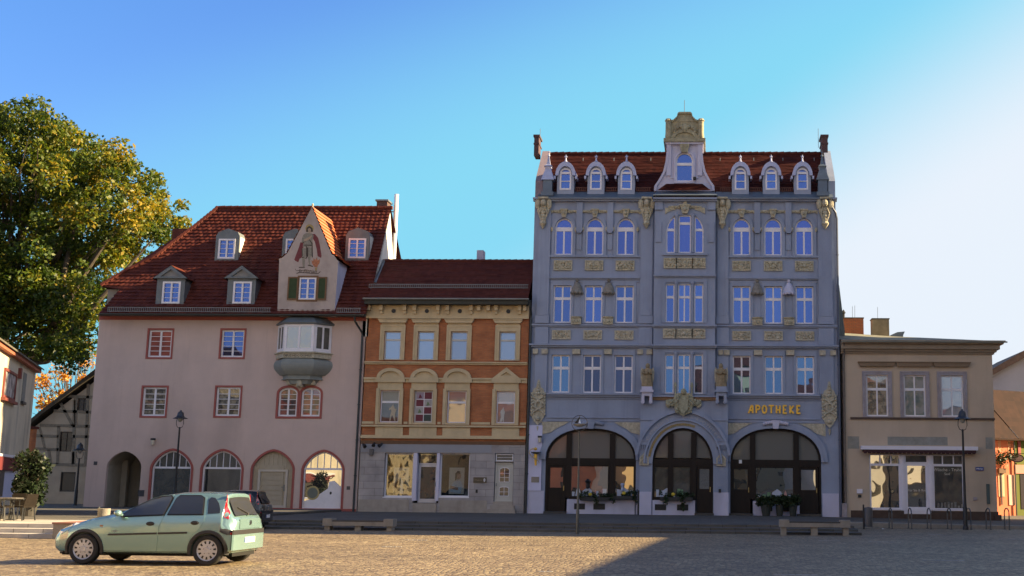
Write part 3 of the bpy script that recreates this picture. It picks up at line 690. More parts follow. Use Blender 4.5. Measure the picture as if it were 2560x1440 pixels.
# mural: saint with cloak, halo, flame and scroll
MX={'cloak':mat('faded red limewash',(.17,.045,.05),.95,.2,6),'armour':mat('grey umber limewash',(.25,.23,.19),.95,.3,14),'line':mat('dark line limewash',(.07,.055,.045),.95,.2,8),'halo':mat('ochre limewash',(.36,.27,.11),.95,.2,9),'skin':mat('flesh limewash',(.38,.29,.21),.95,.15,9),'flame':mat('orange limewash',(.42,.17,.09),.95,.3,12)}
def mp(x,y): p=at(690+x/7.2,510+y/7.2,GY); return (p.x,p.z)
def mpoly(mb,pts,lay): mb.prism([mp(*p) for p in pts],GY-.004-.004*lay,GY-.0005)
mb=MB(); mb.m=0
mpoly(mb,[(500,700),(440,690),(420,760),(330,1000),(345,1020),(400,1050),(425,985),(470,960),(490,850)],1)
mpoly(mb,[(640,540),(700,540),(760,610),(790,740),(820,930),(812,970),(750,940),(735,820),(700,680),(650,600)],1)
mb.m=1; mb_=mb
mpoly(mb,[(490,560),(540,525),(640,525),(680,570),(660,640),(655,760),(560,780),(480,770),(500,690),(460,690),(470,620)],2)
mpoly(mb,[(480,790),(545,790),(540,930),(525,960),(520,1110),(500,1135),(480,1110),(470,960),(472,850)],2)
mpoly(mb,[(580,780),(640,780),(645,930),(620,960),(610,1080),(640,1110),(600,1105),(580,1000),(575,900)],2)
mb.m=2
for a_,b_ in [((470,960),(500,965)),((545,760),(575,930)),((575,930),(535,985)),((415,1142),(520,1138)),((575,1100),(665,1125)),((480,700),(600,620)),((600,640),(655,720)),((470,800),(475,940)),((650,700),(655,960)),((500,740),(640,745))]:
    mb.stroke([mp(*a_),mp(*b_)],.045,GY-.018,GY-.001)
mpoly(mb,[(545,790),(580,780),(580,930),(545,950)],3)
mb.stroke([mp(345,1165),mp(360,1195),mp(420,1200),mp(560,1190),mp(640,1200)],.02,GY-.01,GY-.001); mb.stroke([mp(370,1250),mp(440,1230),mp(600,1245),mp(760,1250),mp(800,1215)],.035,GY-.01,GY-.001)
mb.m=3; mpoly(mb,[(605+75*math.cos(t/16*2*math.pi),440+75*math.sin(t/16*2*math.pi)) for t in range(16)],1)
mb.m=2; mpoly(mb,[(540,500),(550,430),(600,395),(655,430),(668,500),(640,500),(560,505)],2)
mb.m=4; mpoly(mb,[(575,450),(605,432),(632,455),(630,500),(605,525),(580,500)],4)
mpoly(mb,[(500,640),(590,600),(640,560),(650,585),(600,640),(510,680)],4)
mb.m=5; mpoly(mb,[(690,1130),(650,1070),(640,1010),(670,1030),(680,975),(710,1010),(735,960),(750,1020),(790,990),(785,1060),(750,1110),(745,1140)],2)
mb.m=3; mpoly(mb,[(700,1145),(740,1145),(730,1200),(710,1200)],2)
mb.build('mural',[MX['cloak'],MX['armour'],MX['line'],MX['halo'],MX['skin'],MX['flame']],gb)
tm=text_mesh('St Florian',.26,.004,font_shear=.3); p=at(768,678.5,GY); place_text('scroll_lettering',tm,MX['line'],Vector((p.x,GY-.004,p.z)),gb)
# ---- oriel
oz=[at(760,y,-.5).z for y in (798,812,880,896,937,946,962)]
ox0,ox1=X(694,845,-.05),X(826,845,-.2); ocx=(ox0+ox1)/2; hw=(ox1-ox0)/2
def oct_(r,d,y=0): # plan of the oriel scaled, depth d
    return [(ocx-hw*r,y),(ocx-hw*r*.55,-d),(ocx+hw*r*.55,-d),(ocx+hw*r,y)]
def loft(mb,secs):
    n=4; vs=[]; 
    for (r,d,z) in secs: vs+=[(x,y,z) for x,y in oct_(r,d)]
    for i in range(len(secs)-1):
        for k in range(n-1): mb.add([vs[i*n+k],vs[i*n+k+1],vs[(i+1)*n+k+1],vs[(i+1)*n+k]],[(0,1,2,3)])
    mb.add(vs[:n],[tuple(range(n))]); mb.add(vs[-n:],[tuple(range(n))]); return mb
orl=loft(MB(),[(1.0,.82,oz[2]-.02),(.94,.78,oz[2]+.02),(.94,.78,oz[1])]).build('oriel',mat('oriel room lining',(.10,.09,.07),.9),pk)
loft(MB(),[(.97,.80,oz[1]-.003),(1.08,.95,oz[1]+.0),(1.10,.98,oz[1]+.08),(.80,.62,oz[0]+.12),(.45,.2,oz[0]+.22)]).build('oriel_roof',ZINCD,orl)
loft(MB(),[(1.03,.86,oz[3]),(1.03,.86,oz[2]-.1),(1.1,.95,oz[2]-.08),(1.1,.95,oz[2]-.021)]).build('oriel_apron',SAND2,orl)
G1=mat('grey green stucco',(.235,.25,.235),.8,.1,3,bump=.1,stain=.15)
secs=[(.72,.55,oz[5]),(.74,.57,oz[4]-.03)]
for k in range(9):
    t=k/8; secs.append((.72+.38*math.sin(t*math.pi*.62+.35)**1.0*1.0-.08*(t>.9),.52+.38*math.sin(t*math.pi*.62+.35),oz[4]+(oz[3]-.03-oz[4])*t))
loft(MB(),secs).build('oriel_bowl',G1,orl)
loft(MB(),[(.52,.42,oz[6]+.05),(.62,.48,oz[5]-.08),(.78,.6,oz[5]-.05),(.78,.6,oz[5]-.002)]).build('oriel_base_moulding',G1,orl)
mb=MB(); mb.box(ocx-.16,ocx+.16,-.42,-.001,oz[6]-.1,oz[5]-.1); mb.lathe([(.001,-.18),(.13,-.1),(.16,.05),(.1,.2)],(ocx,-.42,oz[6]+.05),8); mb.box(ocx-.75,ocx-.2,-.25,-.001,oz[6]+.03,oz[5]-.08); mb.box(ocx+.2,ocx+.75,-.25,-.001,oz[6]+.03,oz[5]-.08); mb.build('corbel',SAND2,orl)
pl=oct_(.98,.82)
for k in range(3):
    (xa_,ya_),(xb_,yb_)=pl[k],pl[k+1]; A=Vector((xa_,ya_,0));B=Vector((xb_,yb_,0)); u=(B-A).normalized(); L=(B-A).length; nn=Vector((u.y,-u.x,0))
    def bx(mb,s0,s1,z0,z1,d0,d1):
        c8=[]
        for z in (z0,z1):
            for (s_,d_) in ((s0,d0),(s1,d0),(s1,d1),(s0,d1)): q=A+u*s_+nn*d_; c8.append((q.x,q.y,z))
        mb.add(c8,[(0,1,5,4),(1,2,6,5),(2,3,7,6),(3,0,4,7),(4,5,6,7),(3,2,1,0)])
    mb=MB(); z0,z1=oz[2]-.01,oz[1]-.005; q=.13
    bx(mb,0,q,z0,z1,0,.05); bx(mb,L-q,L,z0,z1,0,.05); bx(mb,q,L-q,z0,z0+.18,0,.047); bx(mb,q,L-q,z1-.13,z1,0,.047); bx(mb,L/2-.05,L/2+.05,z0+.18,z1-.13,0,.045)
    f=mb.build('oriel_window',WHITE,orl)
    mb=MB(); bx(mb,q-.01,L-q+.01,z0+.17,z1-.12,.01,.02); mb.build('oriel_pane',mat_glass('oriel sheet',(.16,.15,.12),.3,vscale=2.5,col2=(.24,.19,.10)) if k==1 else (GL_DK if k==2 else GL_GREY),orl)
LN=MX['line']
p=at(740,888,-.86); place_text('oriel_lettering',text_mesh('DEUS·HOC·DOMUS',.17,.004),LN,Vector((ocx-.02,-.866,(oz[3]+oz[2])/2-.06)),orl)
# drainpipe right
def pipe(parent,pts,r=.05,m=None,name='drainpipe'):
    mb=MB(); mb.tube(pts,r,8)
    z=pts[-1][2]
    for p_ in pts[-2:-1]: pass
    a_,b_=Vector(pts[-2]),Vector(pts[-1]); n=int(abs(a_.z-b_.z)/2)
    for k in range(1,n+1):
        q=a_.lerp(b_,k/(n+1)); mb.tube([q-Vector((0,0,.03)),q+Vector((0,0,.03))],r*1.35,8)
    return mb.build(name,m or PIPE,parent)
pxr=X(903,1000)-.09
pipe(pk,[(pxr-.25,-.78,zE-.08),(pxr-.25,-.7,zE-.35),(pxr-.02,-.15,zE-.85),(pxr,-.09,zE-1.0),(pxr,-.09,TZ)],.055)
# flue pipes on the right gable
fx=X(988,560,4.5); fz=at(988,486,4.5).z
pipe(pk,[(fx,4.5,zE+.8),(fx,4.5,fz-.4),(fx,4.5,fz)],.13,mat('white flue',(.75,.76,.8),.35,.05,3,metal=.2),'flue_pipe')
pipe(pk,[(fx-.16,3.2,zE+.8),(fx-.16,3.2,fz-.9),(fx-.16,3.2,at(985,560,4.5).z)],.035,PIPE,'vent_pipe')
MB().box(fx-.7,fx,4.45,4.5,fz-1.05,fz-1.0).build('flue_bracket',ZINC,pk); MB().box(fx-.5,fx,4.45,4.5,fz-3.0,fz-2.94).build('flue_bracket',ZINC,pk)
# wall fittings
def walllight(px,py,Y,label,parent=None):
    p=at(px,py,Y); t=thing('wall_light',label,'wall light',(p.x,Y,p.z))
    mb=MB(); mb.box(p.x-.1,p.x+.1,Y-.16,Y-.01,p.z+.05,p.z+.15); mb.build('cap',IRON,t)
    mb=MB(); mb.lathe([(.09,-.18),(.10,.05)],(p.x,Y-.09,p.z),10); mb.lathe([(.001,-.18),(.09,-.18)],(p.x,Y-.09,p.z),10); mb.build('diffuser',mat('milky globe',(.55,.5,.4),.4),t)
walllight(384,1103,0,'small wall light with dark cap above the pink house passage')
walllight(1350,1097,-.12,'small wall light with dark cap on the pale pier beside the snake emblem')
for px,py,lb in ((239,1158,'tiny dark number plate on the pink wall left of the passage'),(353,1233,'small dark plate low between passage and first shop arch'),(871,1220,'tiny bell plate on the pink wall near the downpipe')):
    p=at(px,py,0); t=MB(); w=.09 if px!=353 else .16
    t.box(-w,w,-.02,-.002,-w,w); o=t.build('wall_plate',mat('dark enamel plate',(.06,.06,.07),.4),None); o.location=(p.x,0,p.z); tag(o,lb,'plate')
# ================================================================ brick house
bl=X(907,1000)+.02; br_=X(1317,1000)
zt=Z(764,1120); zg=Z(1106,1110)
bk=thing('brick_house','narrow brown brick house with ochre window surrounds and grey ashlar ground floor','house',((bl+br_)/2,0,0))
r1=[(960,1001),(1043.6,1084.4),(1125,1166),(1247.8,1288.6)]; r0=[(951.5,998),(1036,1082),(1120,1167),(1242,1288)]
q1=[(X(a,865),X(b,865),Z(900,1120),Z(829,1120)) for a,b in r1]; q0=[(X(a,1017),X(b,1017),Z(1057,1115),Z(977,1115)) for a,b in r0]
# common axes for both storeys
for i in range(4):
    c=((q1[i][0]+q1[i][1])/2+(q0[i][0]+q0[i][1])/2)/2; 
    w=(q1[i][1]-q1[i][0])/2; q1[i]=(c-w,c+w,q1[i][2],q1[i][3]); w=(q0[i][1]-q0[i][0])/2; q0[i]=(c-w,c+w,q0[i][2],q0[i][3])
mb=wall_holes(MB(),[(bl,zg),(br_,zg),(br_,zt),(bl,zt)],[rect(*q) for q in q1+q0],0,.2,7); mb.build('brick_wall',REDBR,bk)
# ground floor with openings
sw1=(X(962,1187),X(1031,1187),Z(1240,1000),Z(1134,1000)); dr=(X(1042.5,1197),X(1090,1197),Z(1257,1065),Z(1134,1065)); sw2=(X(1100,1187),X(1172,1187),Z(1240,1136),Z(1134,1136))
d2=(X(1237,1200),X(1281,1200),Z(1253,1258),Z(1156,1258)); tr=(X(1239,1145),X(1283,1145),Z(1153,1260),Z(1135,1260))
xs0,xs1=sw1[0]-.04,sw2[1]+.04
big=rect(xs0,xs1,sw1[2]-.05,sw1[3]+.03); 
bigd=[(xs0,sw1[2]-.07),(dr[0]-.17,sw1[2]-.07),(dr[0]-.17,dr[2]-.02),(dr[1]+.17,dr[2]-.02),(dr[1]+.17,sw1[2]-.07),(xs1,sw1[2]-.07),(xs1,sw1[3]+.04),(xs0,sw1[3]+.04)]
mb=wall_holes(MB(),[(bl,TZ-.06),(br_,TZ-.06),(br_,zg-.002),(bl,zg-.002)],[bigd,[(d2[0]-.03,TZ+.02),(d2[1]+.05,TZ+.02),(d2[1]+.05,d2[3]+.03),(d2[0]-.03,d2[3]+.03)],rect(tr[0]-.03,tr[1]+.03,tr[2],tr[3]+.03)],-.03,.35,5); mb.build('ground_floor_wall',STONE,bk)
MB().box(bl,br_,-.05,-.002,zg-.11,zg+.06).build('fascia_band',BROWN,bk)
MB().box(bl,xs1+1.1,-.045,-.031,zg-.52,zg-.113).build('sign_band',mat('grey band paint',(.31,.31,.34),.8,.05,2),bk)
mb=MB(); mb.box(bl+.02,dr[0]-.35,-.05,-.031,TZ-.05,TZ+.62); mb.box(dr[1]+.25,d2[0]-.35,-.05,-.031,TZ-.05,TZ+.62); mb.build_split('plinth',STONEP,bk)
# shop front
Yb=.22
# pale room behind the sheets
SH_IN=mat('shop interior',(.24,.19,.12),.9,.3,1.5)
mb=MB(); mb.box(xs0+.05,xs1-.05,1.9,1.95,TZ,sw1[3]); mb.box(xs0+.05,xs1-.05,.32,1.9,TZ+.3,TZ+.42); mb.m=1; mb.box(xs0+.05,xs1-.05,.32,1.9,sw1[3]-.02,sw1[3]); mb.box(xs0,xs0+.04,.32,1.9,TZ,sw1[3]); mb.box(xs1-.04,xs1,.32,1.9,TZ,sw1[3])
mb.build('shop_interior',[mat('shop backdrop',(.06,.05,.035),.9,.5,2.5),mat('cream interior',(.36,.31,.19),.9,.2,2)],bk)
CLR=mat_clear('clear shop sheet',.11)
for q in (sw1,sw2):
    f=window(bk,rect(q[0]-.03,q[1]+.03,q[2]-.05,q[3]+.03),Yb,WHITE,CLR,.07,name='shop_window')
    MB().box(q[0]-.06,q[1]+.06,Yb-.26,Yb-.05,q[2]-.1,q[2]-.045).build('sill',WHITE,f)
for a,b in ((X(1031,1187)+.02,dr[0]-.0),(dr[1],X(1100,1187)-.02)):
    MB().box(a+.02,b-.01,Yb-.3,Yb+.1,dr[2]+.1,sw1[3]+.035).build('shopfront_post',mat('pale lilac enamel',(.62,.60,.74),.4,.04,3),bk)
zdt=Z(1162,1065)
mb=MB(); mb.ring(rect(dr[0]+.01,dr[1]-.01,dr[2],zdt),rect(dr[0]+.12,dr[1]-.1,dr[2]+.2,zdt-.1),Yb+.05,Yb+.13); mb.box(dr[0]+.01,dr[1]-.01,Yb+.05,Yb+.12,zdt+.01,zdt+.09)
dd=mb.build('door',mat('silver door profile',(.50,.51,.56),.4,.05,3,metal=.3),bk); MB().prism(rect(dr[0]+.11,dr[1]-.09,dr[2]+.19,zdt-.09),Yb+.08,Yb+.1).build('pane',GL_DK,dd); MB().prism(rect(dr[0]+.05,dr[1]-.05,zdt+.09,dr[3]),Yb+.08,Yb+.1).build('fanlight',CLR,dd)
MB().box(dr[1]-.1,dr[1]-.06,Yb-.03,Yb+.05,TZ+1.3,TZ+1.55).build('handle',ZINC,dd)
MB().box(dr[0]-.12,dr[1]+.1,-.2,Yb+.1,TZ-.02,dr[2]-.03).build('step',STONEP,bk)
# posters standing in the windows
def poster(q,x0,x1,z0,z1,kind,label):
    o=MB(); o.m=0; w=x1-x0; o.box(0,w,0,.02,0,z1-z0); H=z1-z0
    e=lambda cx,cz,rx,rz,l: o.prism([(cx+rx*math.cos(t/14*2*math.pi),cz+rz*math.sin(t/14*2*math.pi)) for t in range(14)],-.003-.003*l,-.0005)
    if kind==0:
        o.m=1; o.prism([(.02,.02),(w-.02,.02),(w-.05,H*.42),(w*.78,H*.55),(w*.3,H*.55),(.06,H*.38)],-.004,-.0005)
        o.m=2; o.prism([(w*.42,.02),(w*.66,.02),(w*.62,H*.5),(w*.5,H*.56)],-.008,-.0005); o.m=3; e(w*.56,H*.73,w*.2,H*.145,3); o.m=4; o.prism([(w*.36,H*.72),(w*.38,H*.86),(w*.56,H*.91),(w*.74,H*.86),(w*.76,H*.72),(w*.7,H*.8),(w*.45,H*.8)],-.016,-.0005)
    else:
        o.m=2; o.prism([(w*.1,H*.08),(w*.8,.02),(w*.9,H*.3),(w*.78,H*.5),(w*.35,H*.48),(w*.15,H*.3)],-.004,-.0005)
        o.m=3; e(w*.62,H*.68,w*.17,H*.13,3); o.prism([(w*.05,H*.2),(w*.6,H*.14),(w*.62,H*.24),(w*.12,H*.32)],-.012,-.0005); o.m=4; o.prism([(w*.4,H*.5),(w*.4,H*.78),(w*.55,H*.87),(w*.72,H*.86),(w*.74,H*.76),(w*.55,H*.76),(w*.5,H*.55)],-.016,-.0005)
    ob=o.build('poster',[mat('poster grey paper',(.50,.46,.42)),mat('poster dark cloth',(.07,.07,.07)),mat('poster pale blue',(.42,.48,.58)),mat('poster skin',(.40,.24,.17)),mat('poster hair',(.08,.05,.04))]); ob.location=(x0,.55,z0); tag(ob,label,'poster'); return ob
h=sw1[3]-sw1[2]
poster(sw1,sw1[0]+.33,sw1[0]+1.12,sw1[2]+.1,sw1[2]+1.45,0,'portrait poster of a person in dark jacket, left grey shop window')
poster(sw2,sw2[0]+.36,sw2[0]+1.15,sw2[2]+.1,sw2[2]+1.45,1,'portrait poster of a dark haired person in pale blue, right grey shop window')
# side door
mb=MB(); mb.prism(rect(d2[0],d2[1]+.02,d2[2]-.02,d2[3]),.12,.17); mb.ring(rect(d2[0],d2[1]+.02,d2[2]-.02,d2[3]),rect(d2[0]+.09,d2[1]-.07,d2[2]+.08,d2[3]-.08),.08,.119)
dd=mb.build('door',mat('warm white door',(.50,.49,.45),.5,.05,3),bk); w=d2[1]-d2[0]; xm=(d2[0]+d2[1])/2+.02; hh=d2[3]-d2[2]
up=arch(xm-.24,xm+.24,d2[2]+hh*.50,d2[2]+hh*.80,d2[2]+hh*.86,5); lo=arch(xm-.23,xm+.23,d2[2]+hh*.14,d2[2]+hh*.33,d2[2]+hh*.365,5)
mb=MB(); mb.prism(up,.112,.119); mb.prism(lo,.112,.119); mb.build('pane',GL_DK,dd)
mb=MB(); 
for o_ in (up,lo): mb.ring(offset(o_,-.025),offset(o_,.005),.095,.121); zz=[p_[1] for p_ in o_]; mb.box(xm-.012,xm+.012,.098,.115,min(zz),max(zz)); 
for z_ in (d2[2]+hh*.61,d2[2]+hh*.715,d2[2]+hh*.24): mb.box(xm-.24,xm+.24,.1,.113,z_-.01,z_+.01)
mb.build('glazing_bars',WHITE,dd); MB().box(d2[0]+.06,d2[0]+.10,.02,.08,TZ+1.35,TZ+1.5).build('handle',ZINC,dd)
window(bk,rect(*tr),.1,WHITE,GL_GREY,.05,hbars=[((tr[2]+tr[3])/2,.02)],name='transom_window')
mb=MB()
for k in range(3): mb.box(d2[0]-.05-.1*(2-k),d2[1]+.06+.1*(2-k),-.22*(3-k)+.12,.12,TZ+ (d2[2]-TZ)*k/3-.02,TZ+(d2[2]-TZ)*(k+1)/3-.01)
mb.build('steps',STONEP,bk)
# upper windows
for i,q in enumerate(q1):
    o=rect(*q); zt_=q[2]+(q[3]-q[2])*.70
    window(bk,o,.12,mat('off white frame',(.55,.53,.48),.5),GL_WHITE,.055,hbars=[(zt_,.09)])
    mb=MB(); x0,x1=q[0]-.18,q[1]+.18; zt2=Z(808,1120)
    mb.ring([(x0,q[2]-.02),(x1,q[2]-.02),(x1,zt2),(x0,zt2)],[(q[0]-.01,q[2]-.01),(q[1]+.01,q[2]-.01),(q[1]+.01,q[3]+.01),(q[0]-.01,q[3]+.01)],-.06,.0)
    mb.ring([(x0-.05,q[2]-.02),(x1+.05,q[2]-.02),(x1+.05,zt2-.1),(x0-.05,zt2-.1)],[(x0+.03,q[2]-.01),(x1-.03,q[2]-.01),(x1-.03,zt2-.2),(x0+.03,zt2-.2)],-.085,-.061)
    mb.prism([(x0-.06,zt2),(x1+.06,zt2),(x1+.16,zt2+.16),(x0-.16,zt2+.16)],-.2,0); mb.box(x0-.16,x1+.16,-.24,0,zt2+.161,zt2+.2)
    mb.build('window_surround',OCHRE,bk)
SILH=mat('cream cut paper',(.46,.40,.30),.9)
for i,q in enumerate(q0):
    o=rect(*q); zt_=q[2]+(q[3]-q[2])*.64; gm=(GL_GREY,GL_PINKB,GL_PINKB,GL_PINKB)[i]
    if i==1: f=window(bk,o,.12,mat('off white frame',(.55,.53,.48),.5),gm,.05)
    else: f=window(bk,o,.12,WHITE,GL_DK if i==0 else gm,.055,hbars=[(zt_,.11)])
    if i==0: MB().prism(rect(q[0]+.06,q[1]-.06,zt_+.06,q[3]-.06),.10,.114).build('blind',mat('grey blind',(.33,.33,.29)),f)
    if i in (0,3):
        s=1.0 if i==0 else .92; cx=q[0]+(q[1]-q[0])*(.66 if i==0 else .33); z0=q[2]+.07; mb=MB()
        if i==0:
            P=[(-.16,0),(-.12,0),(-.06,.28),(.0,.30),(.1,.0),(.15,.0),(.12,.34),(.16,.55),(.19,.62),(.17,.66),(.1,.62),(.04,.8),(.0,.88),(-.05,.8),(-.16,.68),(-.22,.62),(-.18,.58),(-.1,.62),(-.08,.5),(-.14,.3)]
        else:
            P=[(-.17,.0),(-.02,.02),(.0,.2),(.03,.0),(.07,0),(.09,.4),(.13,.6),(.08,.62),(.07,.7),(.02,.85),(-.02,.72),(-.1,.66),(-.15,.5),(-.12,.48),(-.1,.25)]
        mb.prism([(cx+x*s,z0+z*s) for x,z in P],.10,.113); mb.build('paper_figure',SILH if i==0 else mat('white cut paper',(.5,.5,.48)),f)
    if i==1:
        mb=MB(); a,b,c,d=q[0]+.06,q[1]-.06,q[2]+.06,q[3]-.06; w=(b-a)/2; hh=(d-c)/4; rnd=random.Random(3)
        pat=[[2,0],[0,3],[3,0],[0,4]]
        for r_ in range(4):
            for c_ in range(2):
                mb.m=pat[r_][c_] if pat[r_][c_]!=2 else 2; x=a+c_*w; z=d-(r_+1)*hh; mb.box(x+.02,x+w-.02,.103,.113,z+.02,z+hh-.02)
                if mb.m in (2,3): mb.m=0 if mb.m==2 else 5; mb.prism([(x+w*.3,z+.05),(x+w*.75,z+.08),(x+w*.6,z+hh*.55),(x+w*.45,z+hh*.7)],.098,.104)
        mb.m=1; mb.box(a,b,.114,.117,c,d)
        mb.build('picture_foil',[mat('wine red foil',(.17,.04,.055)),WHITE,mat('lilac foil',(.35,.28,.36)),mat('grey foil',(.40,.38,.38)),mat('dark green foil',(.07,.09,.08)),mat('green foil',(.16,.22,.12))],f)
    mb=MB(); x0,x1=q[0]-.17,q[1]+.17; za=Z(957,1115); zb2=Z(945,1115)
    mb.ring([(x0,q[2]-.1),(x1,q[2]-.1),(x1,za),(x0,za)],[(q[0]-.01,q[2]-.01),(q[1]+.01,q[2]-.01),(q[1]+.01,q[3]+.01),(q[0]-.01,q[3]+.01)],-.07,0)
    mb.box(x0-.05,x0+.1,-.12,-.071,q[2]-.1,q[3]+.1); mb.box(x1-.1,x1+.05,-.12,-.071,q[2]-.1,q[3]+.1)
    mb.box(x0-.12,x1+.12,-.16,-.002,za,zb2)
    cx=(x0+x1)/2; hw_=(x1-x0)/2+.06; zt_=Z(921,1115)
    if i<3: mb.band([(cx+hw_*math.cos(t/16*math.pi),zb2+(zt_-zb2)*math.sin(t/16*math.pi)) for t in range(17)],[(cx+(hw_-.2)*math.cos(t/16*math.pi),zb2+(zt_-zb2-.17)*math.sin(t/16*math.pi)) for t in range(17)],-.16,0); mb.prism([(cx+(hw_-.15)*math.cos(t/16*math.pi),zb2+(zt_-zb2-.12)*math.sin(t/16*math.pi)) for t in range(17)],-.05,0)
    else: mb.ring([(cx-hw_,zb2),(cx+hw_,zb2),(cx,zt_+.06)],[(cx-hw_+.42,zb2+.13),(cx+hw_-.42,zb2+.13),(cx,zt_-.18)],-.16,0); mb.prism([(cx-hw_+.2,zb2),(cx+hw_-.2,zb2),(cx,zt_-.1)],-.05,0)
    mb.box(x0-.02,x1+.1,-.06,-.002,Z(1089,1115),Z(1069,1115))
    mb.build('window_surround',OCHRE,bk)
# string courses
mb=MB()
def course(y0,y1,d,px=1115): mb.box(bl,br_,-d,-.001,Z(y1,px),Z(y0,px))
course(905,908,.16); course(908,912,.08)
sx=[bl]+[v for q in q0 for v in (q[0]-.3,q[1]+.3)]+[br_]
for k in range(0,len(sx)-1,2):
    mb.box(sx[k],sx[k+1],-.15,-.001,Z(949,1115),Z(945,1115)); mb.box(sx[k],sx[k+1],-.08,-.001,Z(957,1115),Z(949,1115)); mb.box(sx[k],sx[k+1],-.06,-.001,Z(1061,1115),Z(1055,1115))
course(1063.5,1068,.14); course(1089,1092,.1); course(1092,1097,.16)
mb.build('string_course',OCHRE,bk)
zc0=Z(797,1120); zc1=Z(766,1120)
mb=MB(); mb.box(bl-.03,br_,-.1,-.001,zc0,zc1+.3); mb.box(bl-.03,br_,-.16,-.1,zc0,zc0+.12); 
x=bl+.1; n=12; cxs=[(q[0]+q[1])/2 for q in q1]
for c in cxs:
    for s in (-1,1): mb.box(c+s*.62-.09,c+s*.62+.09,-.34,-.1,zc1-.25,zc1+.02); mb.box(c+s*.62-.07,c+s*.62+.07,-.22,-.1,zc1-.42,zc1-.25)
for xx in (bl+.12,br_-.2,(cxs[2]+cxs[3])/2-.25,(cxs[2]+cxs[3])/2+.25,): mb.box(xx-.09,xx+.09,-.34,-.1,zc1-.25,zc1+.02)
mb.build('cornice',OCHRE,bk)
mb=MB()
for c in cxs: mb.prism([(c+.11*math.cos(t/14*2*math.pi),zc1-.27+.11*math.sin(t/14*2*math.pi)) for t in range(14)],-.13,-.101)
mb.build('attic_vent',BLACK,bk)
zgut=at(1120,748,-.6).z
mb=MB(); mb.box(bl-.03,br_,-.6,-.1,zc1+.03,zgut-.03); mb.build('soffit',mat('dark soffit',(.045,.045,.035),.8),bk)
YE2=-.55; YR2=2.05; zr2=at(1140,653,YR2).z; ze2=at(1120,747,YE2).z+.03
mb=tiles(30,lambda t:(YE2+(YR2-YE2)*t,ze2+(zr2-ze2)*t),lambda t:xrr-.02 if t<.98 else xrr-.02,lambda t:X(1328,700,1)+.1,.028,.35)
mb.add([(xrr-.02,YR2,zr2),(br_+.3,YR2,zr2),(br_+.3,7,ze2),(xrr-.02,7,ze2)],[(0,1,2,3)])
r2=mb.build('roof',TILE2,bk)
mb=MB(); x=xrr+.0
while x<br_+.1: mb.tube([(x,YR2,zr2+.0),(x+.38,YR2,zr2+.03)],.1,6); x+=.35
mb.build('ridge_tiles',TILE2,r2)
MB().box(xrr-.04,xrr+.14,-.5,YR2-.4,0,0.001).build  # (verge flashing below)
mb=MB(); a0=Vector((xrr+.06,YE2+1.0,ze2+1.0*(zr2-ze2)/(YR2-YE2)+.03)); a1=Vector((xrr+.06,YR2,zr2+.05)); mb.tube([a0,a1],.07,6); mb.build('verge_flashing',ZINC,r2)
p=at(1202,640,3.2); MB().box(p.x-.17,p.x+.19,2.9,3.5,zr2-.9,at(1202,628,3.2).z).build('chimney',mat('lilac chimney render',(.42,.43,.56),.8),r2)
gutter(bk,bl-.1,br_+.05,-.64,zgut+.02,.07,ZINC)
t_=( (Z(727,1120)-ze2)/(zr2-ze2)); sy=YE2+(YR2-YE2)*.24; sz=ze2+(zr2-ze2)*.24+.06
snowguard(bk,X(925,725,.3),X(1322,725,.3),sy,sz,.2,.105)
pxb=X(1322.5,1000)
pipe(bk,[(pxb,-.6,zgut-.05),(pxb,-.5,zgut-.3),(pxb,-.14,zgut-.75),(pxb,-.12,zgut-1.0),(pxb,-.12,TZ)],.065)
# sign and fittings
p0,p1=at(1184,1200,0),at(1217,1200,0); o=MB(); w=p1.x-p0.x; o.m=0; o.box(0,w,-.03,0,-.14,.14); o.m=1; o.box(w-.14,w-.08,-.034,-.03,-.09,.09); o.box(w-.17,w-.05,-.034,-.03,-.02,.03); ob=o.build('sign_plate',[mat('dark brass plate',(.10,.085,.06),.4,metal=.4),WHITE]); ob.location=(p0.x,-.035,p0.z); tag(ob,'small dark brass sign on the grey ashlar between shop and side door','sign')
tm=text_mesh('Hörgeräte',.09,.002); place_text('sign_lettering',tm,mat('brass lettering',(.32,.27,.18),.5),Vector((w*.38,-.034,0)),None).parent=ob
p=at(1192,1228,0); o=MB().box(-.05,.05,-.03,0,-.08,.08).build('bell_plate',IRON); o.location=(p.x,-.035,p.z); tag(o,'small dark bell plate under the brass sign of the grey shop','plate')
# flood lights with a box
for k,(px,py,lb) in enumerate([(911,1115,'left black floodlight on the grey ashlar corner'),(935,1112,'middle black floodlight above the small dark box'),(951,1113,'black floodlight nearest the shop window')]):
    p=at(px,py,-.3); t=thing('floodlight',lb,'floodlight',(p.x,-.03,p.z),'floodlights on the grey ashlar corner')
    mb=MB(); mb.tube([(p.x,-.03,p.z+.08),(p.x,-.25,p.z+.08)],.018,6); mb.build('arm',BLACK,t); mb=MB(); s=(-1,0,1)[k]
    mb.tube([(p.x+s*.09,-.25,p.z+.1),(p.x-s*.06,-.4,p.z-.05)],[.05,.10],10); mb.build('lamp_head',BLACK,t)
p=at(930,1130,0); mb=MB().box(-.09,.09,-.14,0,-.16,.16); o=mb.build('meter_box',mat('dark grey box',(.09,.09,.10),.5)); o.location=(p.x,-.035,p.z); tag(o,'small dark grey box on the wall under the middle floodlight','box')
